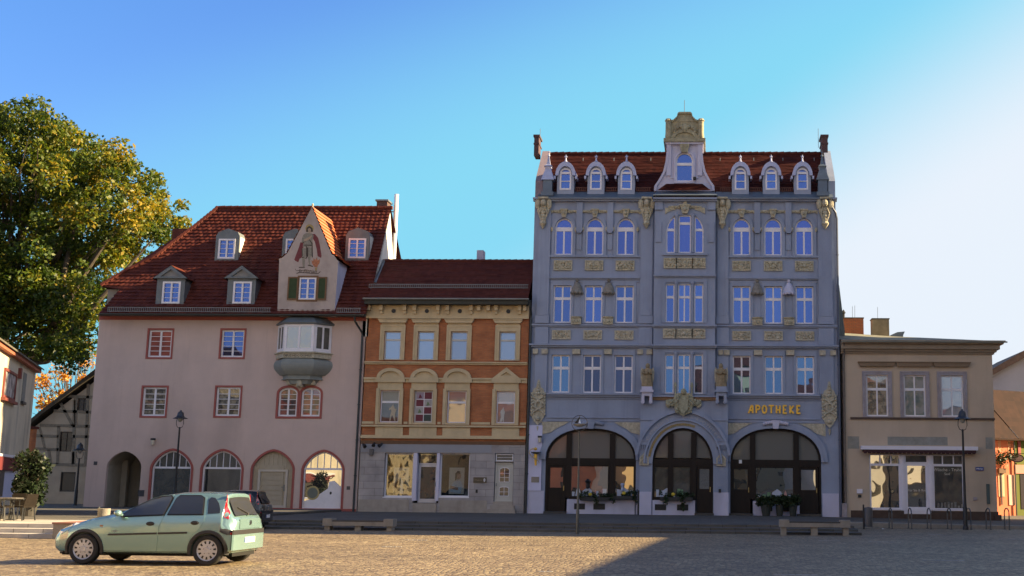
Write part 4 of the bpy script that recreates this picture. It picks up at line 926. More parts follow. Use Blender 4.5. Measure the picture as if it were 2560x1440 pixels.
# ================================================================ tall pharmacy house
al=X(1326,900); ar=X(2094,900)
ph=thing('pharmacy_house','tall lavender grey five storey pharmacy with yellow reliefs, arched shop windows and red mansard roof','house',((al+ar)/2,0,0))
ZT=Z(497,1700); YC=-.45    # centre bay projection
cx0,cx1=X(1634,800,YC),X(1788,800,YC); cm=(cx0+cx1)/2
RT_=[((1388,1432),(1465,1509),(1542,1587),(1831,1875),(1909,1953),(1987,2031)),
     ((1382,1427),(1461,1506),(1538,1584),(1831,1876),(1911,1956),(1989,2034)),
     ((1379,1424),(1458,1502),(1536,1581),(1833,1878),(1913,1958),(1992,2037))]
YM=[590,762,937]
xs=[[ (X(a,YM[r]),X(b,YM[r])) for a,b in RT_[r]] for r in range(3)]
COLS=[]
for c in range(6):
    m_=sum((xs[r][c][0]+xs[r][c][1])/2 for r in range(3))/3; w=sum(xs[r][c][1]-xs[r][c][0] for r in range(3))/6; COLS.append((m_-w,m_+w))
z3=(Z(638,1700),Z(571,1700),Z(546,1700)); z2=(Z(808,1700),Z(715,1700)); z1_=(Z(983.5,1700),Z(889,1700))
def cz(y): return Z(y,1710,YC)
CW=[(X(a,760,YC),X(b,760,YC)) for a,b in ((1664,1686),(1695,1726.5),(1735.5,1758))]
ZG=Z(990,1700)
ZBt=TZ-.06
# arches of the ground floor
A1=(X(1364,1160),X(1590,1160)); A3=(X(1826,1160),X(2053,1160)); YG=-.55
A2=(X(1631,1160,YG),X(1783,1160,YG))
zs_=Z(1150,1500); za1=Z(1071,1480); 
def basket(x0,x1,zb_,zs,zt,n=18,p=2.25):
    c=(x0+x1)/2; w=(x1-x0)/2; P=[(x0,zb_),(x1,zb_)]
    for i in range(n+1):
        t=math.pi*i/n; cs,sn=math.cos(t),math.sin(t); P.append((c+w*math.copysign(abs(cs)**(2/p),cs),zs+(zt-zs)*abs(sn)**(2/p)))
    return P
O1=basket(*A1,ZBt+.03,zs_,za1); O3=basket(*A3,ZBt+.03,Z(1155,1940),Z(1071,1940)); O2=basket(*A2,ZBt+.03,Z(1160,1707,YG),Z(1070,1707,YG),p=2.05)
# main wall
H=[]
for c in COLS:
    H.append(basket(c[0],c[1],z3[0],z3[1],z3[2],12,2)); H.append(rect(c[0],c[1],*z2)); H.append(rect(c[0],c[1],*z1_))
mb=wall_holes(MB(),[(al,ZBt),(ar,ZBt),(ar,ZT),(al,ZT)],H+[O1,O3],0,.22,4.6); mb.build('wall',BLUEW,ph)
# centre bay over the first floor cornice
CH=[]
zc3=(cz(632),cz(560),cz(538)); arc=basket(CW[0][0],CW[2][1],cz(632),cz(578),cz(531),16,2)
def clipx(poly,x0,x1,zb_):
    P=[(x0,zb_),(x1,zb_)]; n=8
    for k in range(n+1):
        x=x1+(x0-x1)*k/n; P.append((x,span(poly,min(max(x,poly[0][0]+.01),poly[1][0]-.01))[1]))
    return P
for k,(a,b) in enumerate(CW): CH.append(clipx(arc,a,b,cz(632)) if k!=1 else rect(a,b,cz(632),cz(538)))
for (a,b) in CW: CH.append(rect(a,b,cz(806),cz(710)))
for (a,b) in CW: CH.append(rect(a,b,cz(984),cz(886)))
mb=wall_holes(MB(),[(cx0,cz(990)),(cx1,cz(990)),(cx1,ZT),(cx0,ZT)],CH,YC,.2,.44); mb.build('centre_bay_wall',BLUEW,ph)
# projecting portal block
gx0,gx1=X(1600,1080,YG),X(1820,1080,YG); zgt=Z(992,1710,YG)
mb=wall_holes(MB(),[(gx0,ZBt),(gx1,ZBt),(gx1,zgt),(gx0,zgt)],[O2],YG,.3,.54); mb.build('portal_wall',BLUEW,ph)
# windows
GLm=[GL_SKY]*12
for ci,c in enumerate(COLS):
    xm=(c[0]+c[1])/2
    zt_=Z(573,1700)
    window(ph,H[ci*3],.13,WHITE,GL_SKY3,.075,vbars=[(xm,0,zt_)],hbars=[(zt_,.22)],bw=.09)
    window(ph,H[ci*3+1],.13,WHITE,GL_SKY,.07,vbars=[xm],hbars=[(z2[0]+(z2[1]-z2[0])*.655,.15)],bw=.085)
    window(ph,H[ci*3+2],.13,WHITE,GL_SKY1 if ci not in (1,2) else mat_glass('sheet over an open dark room',(.012,.012,.011),.2,tint=(.25,.35,.7)),.07,vbars=[xm],hbars=[(z1_[0]+(z1_[1]-z1_[0])*.655,.15)],bw=.085)
for k,(a,b) in enumerate(CW):
    xm=(a+b)/2
    window(ph,CH[k],YC+.12,WHITE,GL_SKY3,.06,hbars=[(cz(558) if k==1 else cz(574),.14)])
    for r in (1,2):
        q=CH[r*3+k]; z0,z1=q[0][1],q[2][1]; window(ph,q,YC+.12,WHITE,GL_SKY if r==1 else GL_SKY1,.06,vbars=[xm] if k==1 else (),hbars=[(z0+(z1-z0)*.66,.13)],bw=.07)
# ---- string courses and pilasters
def hb(mb,x0,x1,ya,yb,d,Y0=0,px=1700): mb.box(x0,x1,Y0-d,Y0-.001,Z(yb,px,Y0),Z(ya,px,Y0))
mb=MB(); e=.0
for (x0,x1,Y0) in ((al-.06,cx0-.01,0),(cx1+.01,ar+.06,0),(cx0-.08,cx1+.08,YC)):
    hb(mb,x0,x1,862,866,.26,Y0); hb(mb,x0,x1,866,870,.16,Y0); hb(mb,x0,x1,812,816,.15,Y0); hb(mb,x0,x1,816,819,.08,Y0)
    hb(mb,x0,x1,497,501,.34,Y0); hb(mb,x0,x1,501,505,.2,Y0)
for (x0,x1) in ((COLS[0][0]-.35,COLS[2][1]+.35),(COLS[3][0]-.35,COLS[5][1]+.35)):
    hb(mb,x0,x1,694,697,.14); hb(mb,x0,x1,697,700,.07); hb(mb,x0,x1,528,529.5,.06)
    mb.box(x0,x1,-.12,-.001,z3[0]-.13,z3[0]-.03)
    hb(mb,x0,x1,704,706,.05)
hb(mb,cx0-.05,cx1+.05,687,691,.14,YC); hb(mb,cx0-.02,cx1+.02,691,694,.07,YC)
mb.box(CW[0][0]-.2,CW[2][1]+.2,YC-.12,YC-.001,cz(632)-.14,cz(632)-.03)
hb(mb,X(1367,990),gx0,985,989,.24); hb(mb,X(1367,990),gx0,989,994,.13); hb(mb,X(1367,990),gx0,997,999,.06)
hb(mb,gx1,X(2050,990),985,989,.24); hb(mb,gx1,X(2050,990),989,994,.13); hb(mb,gx1,X(2050,990),997,999,.06)
hb(mb,X(1367,1045),gx0,1045,1047,.07); hb(mb,gx1,X(2050,1045),1045,1047,.07); hb(mb,X(1367,1054),gx0,1053,1055,.05); hb(mb,gx1,X(2050,1054),1053,1055,.05)
hb(mb,gx0-.02,gx1+.02,990,993,.22,YG); hb(mb,gx0-.02,gx0+.95,1049,1051,.06,YG); hb(mb,gx1-.95,gx1+.02,1049,1051,.06,YG)
mb.build('cornice',BLUEW,ph)
mb=MB()
pil=[(X(1341,800),X(1371,800)),(X(1599,800),X(1630,800)),(X(1793,800),X(1821,800)),(X(2047,800),X(2082,800))]
for (a,b) in pil:
    mb.box(a,b,-.11,-.001,Z(808,1700),Z(505,1700)); mb.box(a-.05,b+.05,-.17,-.111,Z(810,1700),Z(791,1700)); mb.prism([( (a+b)/2+(b-a)/2*.8*math.cos(t/10*math.pi),Z(790,1700)+.38*math.sin(t/10*math.pi)) for t in range(11)],-.15,-.111)
    mb.box(a,b,-.09,-.001,Z(983,1700),Z(871,1700)); mb.box(a-.03,b+.03,-.14,-.001,Z(861,1700),Z(820,1700))
for (a,b) in ((cx0,cx0+.42),(cx1-.42,cx1)):
    mb.box(a+.0,b,YC-.1,YC-.001,Z(530,1700),Z(508,1700)); mb.box(a+.06,b-.06,YC-.06,YC-.001,Z(610,1700),Z(560,1700))
# narrow colonnettes between the upper windows and their recessed frames
for c in (0,1,3,4):
    xm=(COLS[c][1]+COLS[c+1][0])/2
    mb.box(xm-.16,xm+.16,-.12,-.001,Z(575,1700),Z(507,1700)); mb.prism([(xm-.2,Z(575,1700)),(xm+.2,Z(575,1700)),(xm+.1,Z(584,1700)),(xm-.1,Z(584,1700))],-.2,-.001); mb.box(xm-.13,xm+.13,-.05,-.001,Z(625,1700),Z(585,1700))
for ci,c in enumerate(COLS):
    for (za,zb_) in (z2,z1_):
        mb.ring(rect(c[0]-.13,c[1]+.13,za-.03,zb_+.26),rect(c[0]-.005,c[1]+.005,za-.003,zb_+.005),-.045,-.001)
    mb.ring(basket(c[0]-.16,c[1]+.16,z3[0]-.02,z3[1],z3[2]+.2,12,2),basket(c[0]-.005,c[1]+.005,z3[0]-.003,z3[1],z3[2]+.005,12,2),-.07,-.001)
for (y0,y1) in ((806,706),(984,882)): mb.ring(rect(CW[0][0]-.2,CW[2][1]+.2,cz(y0)-.02,cz(y1)+.12),rect(CW[0][0]-.01,CW[2][1]+.01,cz(y0),cz(y1)),YC-.05,YC-.001)
for k in (0,1):
    xm=(CW[k][1]+CW[k+1][0])/2
    for (a,b) in ((cz(990),cz(880)),(cz(806),cz(704)),(cz(632),cz(536))): mb.lathe([(.07,0),(.07,b-a-.2),(.11,b-a-.1),(.11,b-a)],(xm,YC-.06,a),8)
mb.build('pilaster',BLUEW,ph)
# dark strips put in for the shade under the window heads
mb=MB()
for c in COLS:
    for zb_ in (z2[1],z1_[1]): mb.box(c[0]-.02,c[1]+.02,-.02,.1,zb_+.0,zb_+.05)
mb.build_split('head_shade_strip',mat('head shade grey',(.24,.22,.21),.9),ph)
# ---- yellow stone reliefs
rnd=random.Random(11)
def relief(x0,x1,z0,z1,Y,d=.1,n=26,name='relief_panel',m=None,parent=None,frame=True):
    mb=MB(); mb.box(x0,x1,Y-.035,Y-.001,z0,z1)
    if frame: mb.ring(rect(x0,x1,z0,z1),rect(x0+.07,x1-.07,z0+.07,z1-.07),Y-.075,Y-.035)
    w,h=(x1-x0),(z1-z0); cx=(x0+x1)/2; cz_=(z0+z1)/2
    mb.ball((cx,Y-.04,cz_),min(w,h)*.2,d*.9,min(w,h)*.2,8,5)
    for k in range(n):
        u=rnd.uniform(.0,.42); v=rnd.uniform(-.34,.34); r=rnd.uniform(.04,.085)
        for s in (-1,1): mb.ball((cx+s*u*w,Y-.035,cz_+v*h),r,d*.7,r*rnd.uniform(.6,1.4),6,4)
    for s in (-1,1):
        P=[(cx+s*w*(.12+.26*t/8+.03*math.sin(t)),Y-.06,cz_+h*.2*math.sin(t/8*6.0)) for t in range(9)]
        mb.tube(P,.028,5)
    return mb.build(name,m or SAND,parent or ph)
for c in COLS:
    relief(c[0]-.02,c[1]+.02,Z(677,1700),Z(652,1700),0); relief(c[0]-.02,c[1]+.02,Z(850,1700),Z(827,1700),0,n=12,m=SAND2)
for (a,b) in CW:
    relief(a-.12,b+.12,cz(671),cz(645),YC,n=18); relief(a-.12,b+.12,cz(846),cz(822),YC,n=10,m=SAND2)
def keystone(x,zb_,zt,Y,w=.3,wings=True,parent=None):
    mb=MB(); mb.prism([(x-w*.32,zb_),(x+w*.32,zb_),(x+w*.6,zt-.08),(x-w*.6,zt-.08)],Y-.2,Y-.001); mb.box(x-w*.68,x+w*.68,Y-.24,Y-.001,zt-.079,zt); mb.ball((x,Y-.2,(zb_+zt)/2),w*.26,.1,.13,8,5)
    if wings:
        for s in (-1,1):
            mb.prism([(x+s*w*.65,zt-.03),(x+s*(w*.6+.62),zt-.06),(x+s*(w*.6+.66),zt-.30),(x+s*(w*.6+.4),zt-.16),(x+s*w*.6,zt-.2)],Y-.08,Y-.001)
            for k in range(6): mb.ball((x+s*(w*.7+.08+.09*k),Y-.07,zt-.12+rnd.uniform(-.03,.03)),.05,.05,.05,6,4)
    return mb.build('keystone',SAND,ph)
for c in COLS: keystone((c[0]+c[1])/2,z3[2]+.03,Z(524,1700),0)
keystone(cm,cz(535),cz(513),YC,.42); 
mb=MB(); mb.prism([(cm-.14,cz(513)),(cm+.14,cz(513)),(cm+.04,cz(502)),(cm-.04,cz(502))],YC-.15,YC-.001); 
for s in (-1,1): mb.prism([(cm+s*.5,cz(520)),(cm+s*1.05,cz(520)),(cm+s*1.05,cz(535)),(cm+s*.8,cz(528)),(cm+s*.5,cz(524))],YC-.06,YC-.001)
mb.build_split('bay_relief',SAND,ph)
# small carved blocks
mb=MB()
def blk(a,b,ya,yb,Y=0): mb.box(X(a,(ya+yb)/2,Y),X(b,(ya+yb)/2,Y),Y-.2,Y-.001,Z(yb,1700,Y),Z(ya,1700,Y))
for (a,b) in ((1333,1346),(1355,1370),(1432,1451),(1511,1530),(1594,1608),(1617,1631),(1796,1808),(1810,1824),(1885,1905),(1965,1985),(2048,2063),(2075,2089)): blk(a,b,875,887)
mb.build_split('carved_block',SAND2,ph)
for c in COLS:
    for s,x in ((-1,c[0]-.16),(1,c[1]+.16)): MB().lathe([(.001,-.16),(.06,-.1),(.085,0),(.06,.05),(.07,.1),(.001,.12)],(x,-.05,z3[1]-.06),8).build('carved_boss',SAND,ph)
mb=MB()
# winged herms at the cornice
def herm(mb,x,zt,zb_,Y,w=.5):
    h=zt-zb_; mb.box(x-w*.3,x+w*.3,Y-.14,Y-.001,zb_+.2,zt-.1); mb.box(x-w*.55,x+w*.55,Y-.3,Y-.001,zt-.1,zt)
    mb.ball((x,Y-.26,zt-h*.2),.15,.15,.19,8,6)
    for s in (-1,1):
        mb.ball((x+s*.3,Y-.12,zt-h*.22),.16,.12,.3,8,5); mb.ball((x+s*.24,Y-.1,zt-h*.42),.1,.08,.22,8,5); mb.tube([(x+s*.1,Y-.2,zt-h*.35),(x+s*.22,Y-.16,zt-h*.55),(x+s*.08,Y-.16,zt-h*.8)],.05,6)
    for k in range(5): mb.ball((x,Y-.16,zt-h*(.4+.11*k)),.17-.018*k,.09,.12,8,5)
    mb.lathe([(.001,-.2),(.1,-.05),(.2,.1),(.14,.25)],(x,Y-.12,zb_+.1),8)
for a,b in pil: pass
for (px,Y) in ((1359,-.11),(1617,-.11),(1806,-.11),(2062,-.11)):
    mb=MB(); herm(mb,X(px,530,Y),Z(496,1700),Z(571,1700),Y); mb.build('herm_relief',SAND,ph)
# niche canopies between the second floor windows
for (pxc,m_) in ((1443,SAND2),(1522,SAND2),(1893,SAND2),(1972,BLUED)):
    x=X(pxc,720); mb=MB(); za=Z(735,1700)
    mb.lathe([(.30,-.02),(.34,.05),(.30,.12),(.26,.3),(.20,.42),(.15,.5),(.13,.56),(.05,.6),(.09,.66),(.10,.74),(.04,.8),(.001,.84)],(x,-.02,za),12,math.pi,2*math.pi)
    for k in range(5): t=math.pi+math.pi*(k+.5)/5; mb.ball((x+.3*math.cos(t),-.02+.3*math.sin(t),za+.02),.07,.07,.09,6,4)
    mb.build('niche_canopy',m_ if m_ is BLUED else mat('sooty stone',(.24,.225,.20),.95,.25,8,bump=.8,stain=.4),ph)
    mb=MB(); zb_=Z(813,1700); mb.box(x-.26,x+.26,-.24,-.001,zb_,zb_+.3); mb.lathe([(.24,.3),(.3,.38),(.3,.42),(.001,.43)],(x,-.02,zb_),10,math.pi,2*math.pi); mb.ball((x,-.24,zb_+.16),.1,.05,.1,8,5); mb.ball((x-.16,-.24,zb_+.15),.06,.04,.08,6,4); mb.ball((x+.16,-.24,zb_+.15),.06,.04,.08,6,4)
    mb.build('niche_console',SAND,ph)
    mb=MB(); mb.ring(rect(x-.28,x+.28,zb_+.42,za-.03),rect(x-.21,x+.21,zb_+.45,za-.06),-.05,-.001); mb.build('niche_frame',BLUEW,ph)
# trophies beside the first floor
for (pxc,yb0) in ((1346,1066),(2073,1068)):
    x=X(pxc,1010); zt_,zb_=Z(952,1700),Z(yb0,1700); h=zt_-zb_; mb=MB(); w=.36
    mb.prism([(x-w,zb_+h*.22),(x-w*.5,zb_+h*.08),(x,zb_),(x+w*.5,zb_+h*.08),(x+w,zb_+h*.22),(x+w*1.05,zb_+h*.66),(x+w*.7,zb_+h*.8),(x+.12,zb_+h*.84),(x+.05,zt_),(x-.05,zt_),(x-.12,zb_+h*.84),(x-w*.7,zb_+h*.8),(x-w*1.05,zb_+h*.66)],-.1,-.001)
    for s in (-1,1):
        mb.tube([(x+s*.3*math.cos(t*.7),-.14,zb_+h*(.25+.045*t)) for t in range(11)],.045,6)
        for k in range(7): mb.ball((x+s*w*.92,-.09,zb_+h*(.24+.075*k)),.075,.07,.09,6,4)
    mb.ring([(x+.2*math.cos(t/12*2*math.pi),zb_+h*.45+.26*math.sin(t/12*2*math.pi)) for t in range(12)],[(x+.11*math.cos(t/12*2*math.pi),zb_+h*.45+.16*math.sin(t/12*2*math.pi)) for t in range(12)],-.19,-.1)
    for k in range(4): mb.ball((x,-.12,zb_+h*(.7+.07*k)),.12-.02*k,.09,.09,8,4)
    mb.ball((x,-.12,zb_+h*.14),.14,.1,.12,8,5); mb.lathe([(.001,-.45),(.04,-.3),(.07,-.1)],(x,-.06,zb_+.05),6)
    mb.build('trophy_relief',SAND2,ph)
# ---- ground floor arches: trim, spandrels, dado
for (A,O,zt,Y) in ((A1,O1,za1,0),(A3,O3,Z(1071,1940),0)):
    mb=MB(); o2=[(x+(0 if z<zs_ else 0),z) for x,z in O]; outer_=offset(O,-.33)
    mb.band(outer_[2:],O[2:],-.13,-.001); inner2=offset(O,-.06); mid=offset(O,-.12); mb.band(mid[2:],offset(O,.0)[2:],-.17,-.131); mb.build('arch_trim',BLUEW,ph)
    x0,x1=A[0]-.02,A[1]+.02; ztp=Z(1057,1700)
    for s,(xa,xb) in ((-1,(x0-.22,x0+1.15)),(1,(x1-1.15,x1+.22))):
        P=[]; 
        big_=offset(O,-.40)
        if s<0:
            P=[(xa,ztp),(xa,Z(1088,1700))]+[(x,z) for x,z in reversed(big_[2:]) if xa<=x<=xb and z>Z(1088,1700)-.0]+[(xb,ztp)]
        else:
            P=[(xb,ztp),(xb,Z(1088,1700))]+[(x,z) for x,z in big_[2:] if xa<=x<=xb and z>Z(1088,1700)-.0]+[(xa,ztp)]
        P=[(x,min(z,ztp)) for x,z in P]
        mb=MB(); mb.prism(P,-.05,-.001); mb.build('spandrel_relief',SAND2,ph)
mb=MB(); mb.band(offset(O2,-.36)[2:],offset(O2,0)[2:],YG-.10,YG-.001); mb.band(offset(O2,-.92)[3:-1],offset(O2,-.78)[3:-1],YG-.16,YG-.001); mb.band(offset(O2,-.46)[2:],offset(O2,-.37)[2:],YG-.2,YG-.001); mb.build('arch_trim',BLUEW,ph)
mb=MB(); mb.band(offset(O2,-.24)[9:-1],offset(O2,-.12)[9:-1],YG-.13,YG-.101); mb.build('arch_inlay',mat('worn ochre paint',(.28,.21,.10),.9,.4,12),ph)
# inscription on the archivolt
Lm=mat('dull silver lettering',(.42,.42,.44),.7)
cA=((A2[0]+A2[1])/2); zA=Z(1160,1707,YG); Ra=(A2[1]-A2[0])/2+.57; Rz=(Z(1070,1707,YG)-zA)+.57
for txt,a0,a1 in (("C.KNAUTH'S",148,112),("APOTHEKE",70,34)):
    for i,ch in enumerate(txt):
        t=R(a0+(a1-a0)*i/(len(txt)-1)); pos=Vector((cA+Ra*math.cos(t),YG-.006,zA+Rz*math.sin(t)))
        q=Vector((-Ra*math.sin(t),0,Rz*math.cos(t))); an=math.atan2(-q.z,-q.x); place_text('inscription_letter',text_mesh(ch,.27,.006),Lm,pos,ph,rot=(math.pi/2,-an,0))
# door cases, pedestals with statues on top
for (pxc,nm) in ((1617.5,0),(1803,1)):
    x=X(pxc,985,YG-.3); mb=MB(); za,zb_=at(pxc,975,YG-.3).z,at(pxc,1006,YG-.3).z
    mb.box(x-.33,x+.33,YG-.55,YG-.001,za-.12,za); mb.box(x-.27,x+.27,YG-.48,YG-.001,za+.001,za+.17)
    mb.box(x-.27,x-.13,YG-.45,YG-.001,zb_,za-.12); mb.box(x+.13,x+.27,YG-.45,YG-.001,zb_,za-.12); mb.box(x-.13,x+.13,YG-.45,YG-.001,za-.3,za-.12)
    for s in (-1,1): mb.tube([(x+s*.2,YG-.44,zb_+.02),(x+s*.2,YG-.01,zb_+.02)],.1,8)
    mb.build('pedestal',BLUED if nm==0 else BLUEW,ph)  # left pedestal takes the paler plaster, its lit look put into colour
    # statue: robed winged seated/standing figure
    zf=za+.175; zt_=at(pxc,910,YG-.25).z; h=zt_-zf
    t=thing('statue',('weathered sandstone robed figure with folded wings on the left portal pedestal','weathered sandstone robed figure on the right portal pedestal')[nm],'statue',(x,YG-.25,zf),'stone figures flanking the portal')
    mb=MB(); cy=YG-.25; s=1 if nm==0 else -1
    secs=[(0,.28,.2),(.1,.29,.21),(.35,.25,.19),(.55,.22,.17),(.68,.23,.16),(.78,.17,.13),(.83,.08,.08)]
    mb.lathe([(1,0)],(0,0,0),3) if False else None
    n=20; vs=[]; 
    for (hh,rx,ry) in secs:
        for k in range(n):
            a=2*math.pi*k/n; f=1+.09*math.sin(a*7+hh*3)*(1 if hh<.7 else .3); vs.append((x+rx*f*math.cos(a)+s*.02*hh,cy+ry*f*math.sin(a),zf+hh*h))
    fs=[(i*n+k,i*n+(k+1)%n,(i+1)*n+(k+1)%n,(i+1)*n+k) for i in range(len(secs)-1) for k in range(n)]; mb.add(vs,fs)
    mb.ball((x+s*.02,cy-.02,zf+h*.91),.115,.12,.15,10,7)     # head
    mb.ball((x+s*.02,cy-.13,zf+h*.90),.03,.03,.04,6,4)
    mb.tube([(x-.2,cy-.05,zf+h*.74),(x-.22,cy-.16,zf+h*.58),(x-.03,cy-.22,zf+h*.56)],[.075,.06,.05],8); mb.tube([(x+.2,cy-.05,zf+h*.74),(x+.23,cy-.16,zf+h*.55),(x+.05,cy-.22,zf+h*.62)],[.075,.06,.05],8)
    mb.ball((x+.0,cy-.23,zf+h*.6),.07,.06,.09,8,5)
    mb.build('figure',mat('umber sandstone',(.30,.24,.15),.95,.3,7,bump=.9,stain=.5),t,smooth='auto')
    mb=MB()
    for q in (-1,1): mb.prism([(x+q*.14,zf+h*.72),(x+q*.3,zf+h*.86),(x+q*.36,zf+h*.7),(x+q*.34,zf+h*.35),(x+q*.27,zf+h*.12),(x+q*.2,zf+h*.3)],cy+.05,cy+.13)
    mb.build('wings',SAND2,t)
# coat of arms over the portal
x=X(1709,1010,YG); zt_,zb_=Z(984,1709,YG),Z(1041,1709,YG); h=zt_-zb_; mb=MB()
mb.prism([(x-.42,zb_+.18),(x-.2,zb_+.12),(x,zb_),(x+.2,zb_+.12),(x+.42,zb_+.18),(x+.5,zt_-.25),(x+.45,zt_),(x-.45,zt_),(x-.5,zt_-.25)],YG-.26,YG-.001)
mb.prism([(x-.22,zb_+.32),(x,zb_+.1),(x+.22,zb_+.32),(x+.24,zb_+.85),(x-.24,zb_+.85)],YG-.36,YG-.26)
mb.ball((x,YG-.3,zt_+.08),.15,.15,.17,10,6)
for s in (-1,1):
    mb.prism([(x+s*.45,zt_-.25),(x+s*.9,zt_-.35),(x+s*.92,zt_-.6),(x+s*.8,zt_-.75),(x+s*.6,zt_-.62),(x+s*.45,zt_-.7)],YG-.16,YG-.001)
    for k in range(9): mb.ball((x+s*(.3+.065*k+rnd.uniform(-.02,.02)),YG-.22+.01*k,zt_-.35-.12*rnd.random()*2),.085,.1,.1,7,5)
    for k in range(7): mb.ball((x+s*(.3+.05*math.sin(k*2)),YG-.26,zb_+.2+.13*k),.075,.09,.085,7,5)
    mb.lathe([(.05,0),(.045,.3),(.08,.36),(.06,.5),(.001,.6)],(x+s*.42,YG-.18,zt_),8)
mb.build('coat_of_arms',mat('greenish sandstone',(.36,.35,.25),.95,.3,9,bump=.9,stain=.45),ph)
mb=MB(); 
for (a,b) in ((gx0+.42,x-.5),(x+.5,gx1-.42)):
    q=a+.1; zd=Z(1001,1709,YG)
    while q<b-.1: mb.box(q,q+.055,YG-.14,YG-.08,zd+.03,zd+.12); q+=.1
    mb.box(a,b,YG-.08,YG-.001,zd,zd+.17)
mb.build('dentil_band',mat('rusty ochre paint',(.34,.22,.13),.9,.3,10),ph)
# crown pieces over the side arches
for A,z in ((A1,za1),(A3,Z(1071,1940))):
    x=(A[0]+A[1])/2; mb=MB(); mb.prism([(x-.13,z-.03),(x+.13,z-.03),(x+.2,z+.4),(x-.2,z+.4)],-.3,-.135)
    for s in (-1,1):
        for k in range(5): mb.ball((x+s*(.2+.1*k),-.2,z+.3-.02*k),.1-.008*k,.1,.1,7,5)
    mb.build('keystone',BLUED if A is A3 else BLUEW,ph)
# house shaped reliefs and brackets on the piers
for pxc in (1610.5,1802.5):
    x=X(pxc,1150,YG); z0=Z(1163,1709,YG); z1=Z(1146,1709,YG); mb=MB(); mb.prism([(x-.22,z0),(x+.22,z0),(x+.22,z1),(x,z1+.25),(x-.22,z1)],YG-.07,YG-.001); mb.ring([(x-.24,z0-.02),(x+.24,z0-.02),(x+.24,z1+.02),(x,z1+.28),(x-.24,z1+.02)],[(x-.17,z0+.05),(x+.17,z0+.05),(x+.17,z1-.02),(x,z1+.17),(x-.17,z1-.02)],YG-.11,YG-.07)
    mb.tube([(x,YG-.09,z0+.08),(x,YG-.09,z1+.08)],.025,6); mb.tube([(x-.1,YG-.09,z1-.12),(x,YG-.09,z1-.02),(x+.1,YG-.09,z1-.12)],.025,6); mb.build('house_relief',SAND2,ph)
    mb=MB(); z2_=Z(1102,1709,YG); mb.box(x-.3,x+.3,YG-.18,YG-.001,z2_-.02,z2_+.02); mb.box(x-.26,x+.26,YG-.13,YG-.001,z2_-.22,z2_-.021); 
    for k in range(5): mb.box(x-.22+.1*k,x-.17+.1*k,YG-.1,YG-.001,z2_-.42,z2_-.22)
    mb.build('pier_bracket',BLUEW,ph)
zd=Z(1230,1700)
mb=MB(); mb.box(al+.04,A1[0]-.04,-.05,-.001,TZ-.05,zd); mb.box(A1[1]+.04,gx0-.001,-.05,-.001,TZ-.05,zd); mb.box(gx1+.001,A3[0]-.04,-.05,-.001,TZ-.05,zd); mb.box(A3[1]+.04,ar-.03,-.05,-.001,TZ-.05,zd)
mb.box(gx0-.03,A2[0]-.03,YG-.05,YG-.001,TZ-.05,zd); mb.box(A2[1]+.03,gx1+.03,YG-.05,YG-.001,TZ-.05,zd); mb.build_split('dado',BLUED,ph)
MB().box(al+.02,A1[0]-.2,-.09,-.051,zd+.001,Z(1066,1700)).build('pale_pier',mat('lilac plaster with reflected light',(.60,.60,.80),.8,.04,2),ph)  # paler slab: light reflected onto the pier is put into its colour
# timber shop fronts
def shopfront(O,A,Y,zt,parts,zsill,zdoor,vb,lower_gl):
    zt_=Z(1152,1700,Y) ; zi=Z(1160,1700,Y)
    inner=offset(O,.11); mb=MB(); mb.ring(offset(O,.0),inner,Y-.05,Y+.1)
    a,b=A
    mb.box(a+.1,b-.1,Y-.06,Y+.1,zi-.09,zt_+.09)
    for x in vb: mb.box(x-.14,x+.14,Y-.07,Y+.1,TZ+.5 if 0 else zsill,span(inner,x)[1])
    f=mb.build('shopfront_frame',DKW,ph)
    MB().prism([p for p in inner if p[1]>zt_-.1] ,Y+.06,Y+.075).build('fanlight_pane',GL_GREY,f)
    for (x0,x1,kind) in parts:
        if kind=='w':
            mb=MB(); mb.ring(rect(x0,x1,zsill,zi-.091),rect(x0+.05,x1-.05,zsill+.08,zi-.16),Y-.03,Y+.09); w=mb.build('shop_window',DKW,ph)
            MB().prism(rect(x0+.04,x1-.04,zsill+.07,zi-.15),Y+.03,Y+.04).build('pane',lower_gl,w)
            MB().box(x0-.02,x1+.02,Y-.16,Y+.1,zsill-.06,zsill-.002).build('sill',DKW,w)
        else:
            mb=MB(); mb.ring(rect(x0,x1,TZ+.12,zi-.091),rect(x0+.14,x1-.14,zdoor,zi-.24),Y+.0,Y+.08)
            mb.box(x0+.14,x1-.14,Y+.03,Y+.07,TZ+.12,zdoor-.001); mb.box(x0+.24,x1-.24,Y-.015,Y+.029,TZ+.3,zdoor-.2); w=mb.build('door',DKW,ph)
            MB().prism(rect(x0+.13,x1-.13,zdoor-.01,zi-.23),Y+.05,Y+.06).build('pane',GL_SHOP,w)
            MB().box(x1-.11,x1-.07,Y-.07,Y-.0,zdoor-.15,zdoor+.1).build('handle',mat('old brass',(.4,.3,.12),.4,metal=.7),w)
            MB().box(x0-.1,x1+.1,Y-.45,Y+.1,TZ-.03,TZ+.11).build('step',mat('dark step stone',(.07,.065,.06),.9,.2,5),w)
def px(p,Y=0): return X(p,1190,Y)
zsl=Z(1247,1700)
shopfront(O1,A1,.08,0,[(px(1368),px(1414),'d'),(px(1425),px(1522),'w'),(px(1536),px(1586),'w')],zsl,Z(1222,1700),[px(1421),px(1530)],GL_SHOP)
shopfront(O2,A2,YG+.12,0,[(px(1634,YG),px(1727,YG),'w'),(px(1742,YG),px(1780,YG),'d')],Z(1247,1709,YG),Z(1222,1709,YG),[px(1676,YG),px(1734,YG)],GL_DK)
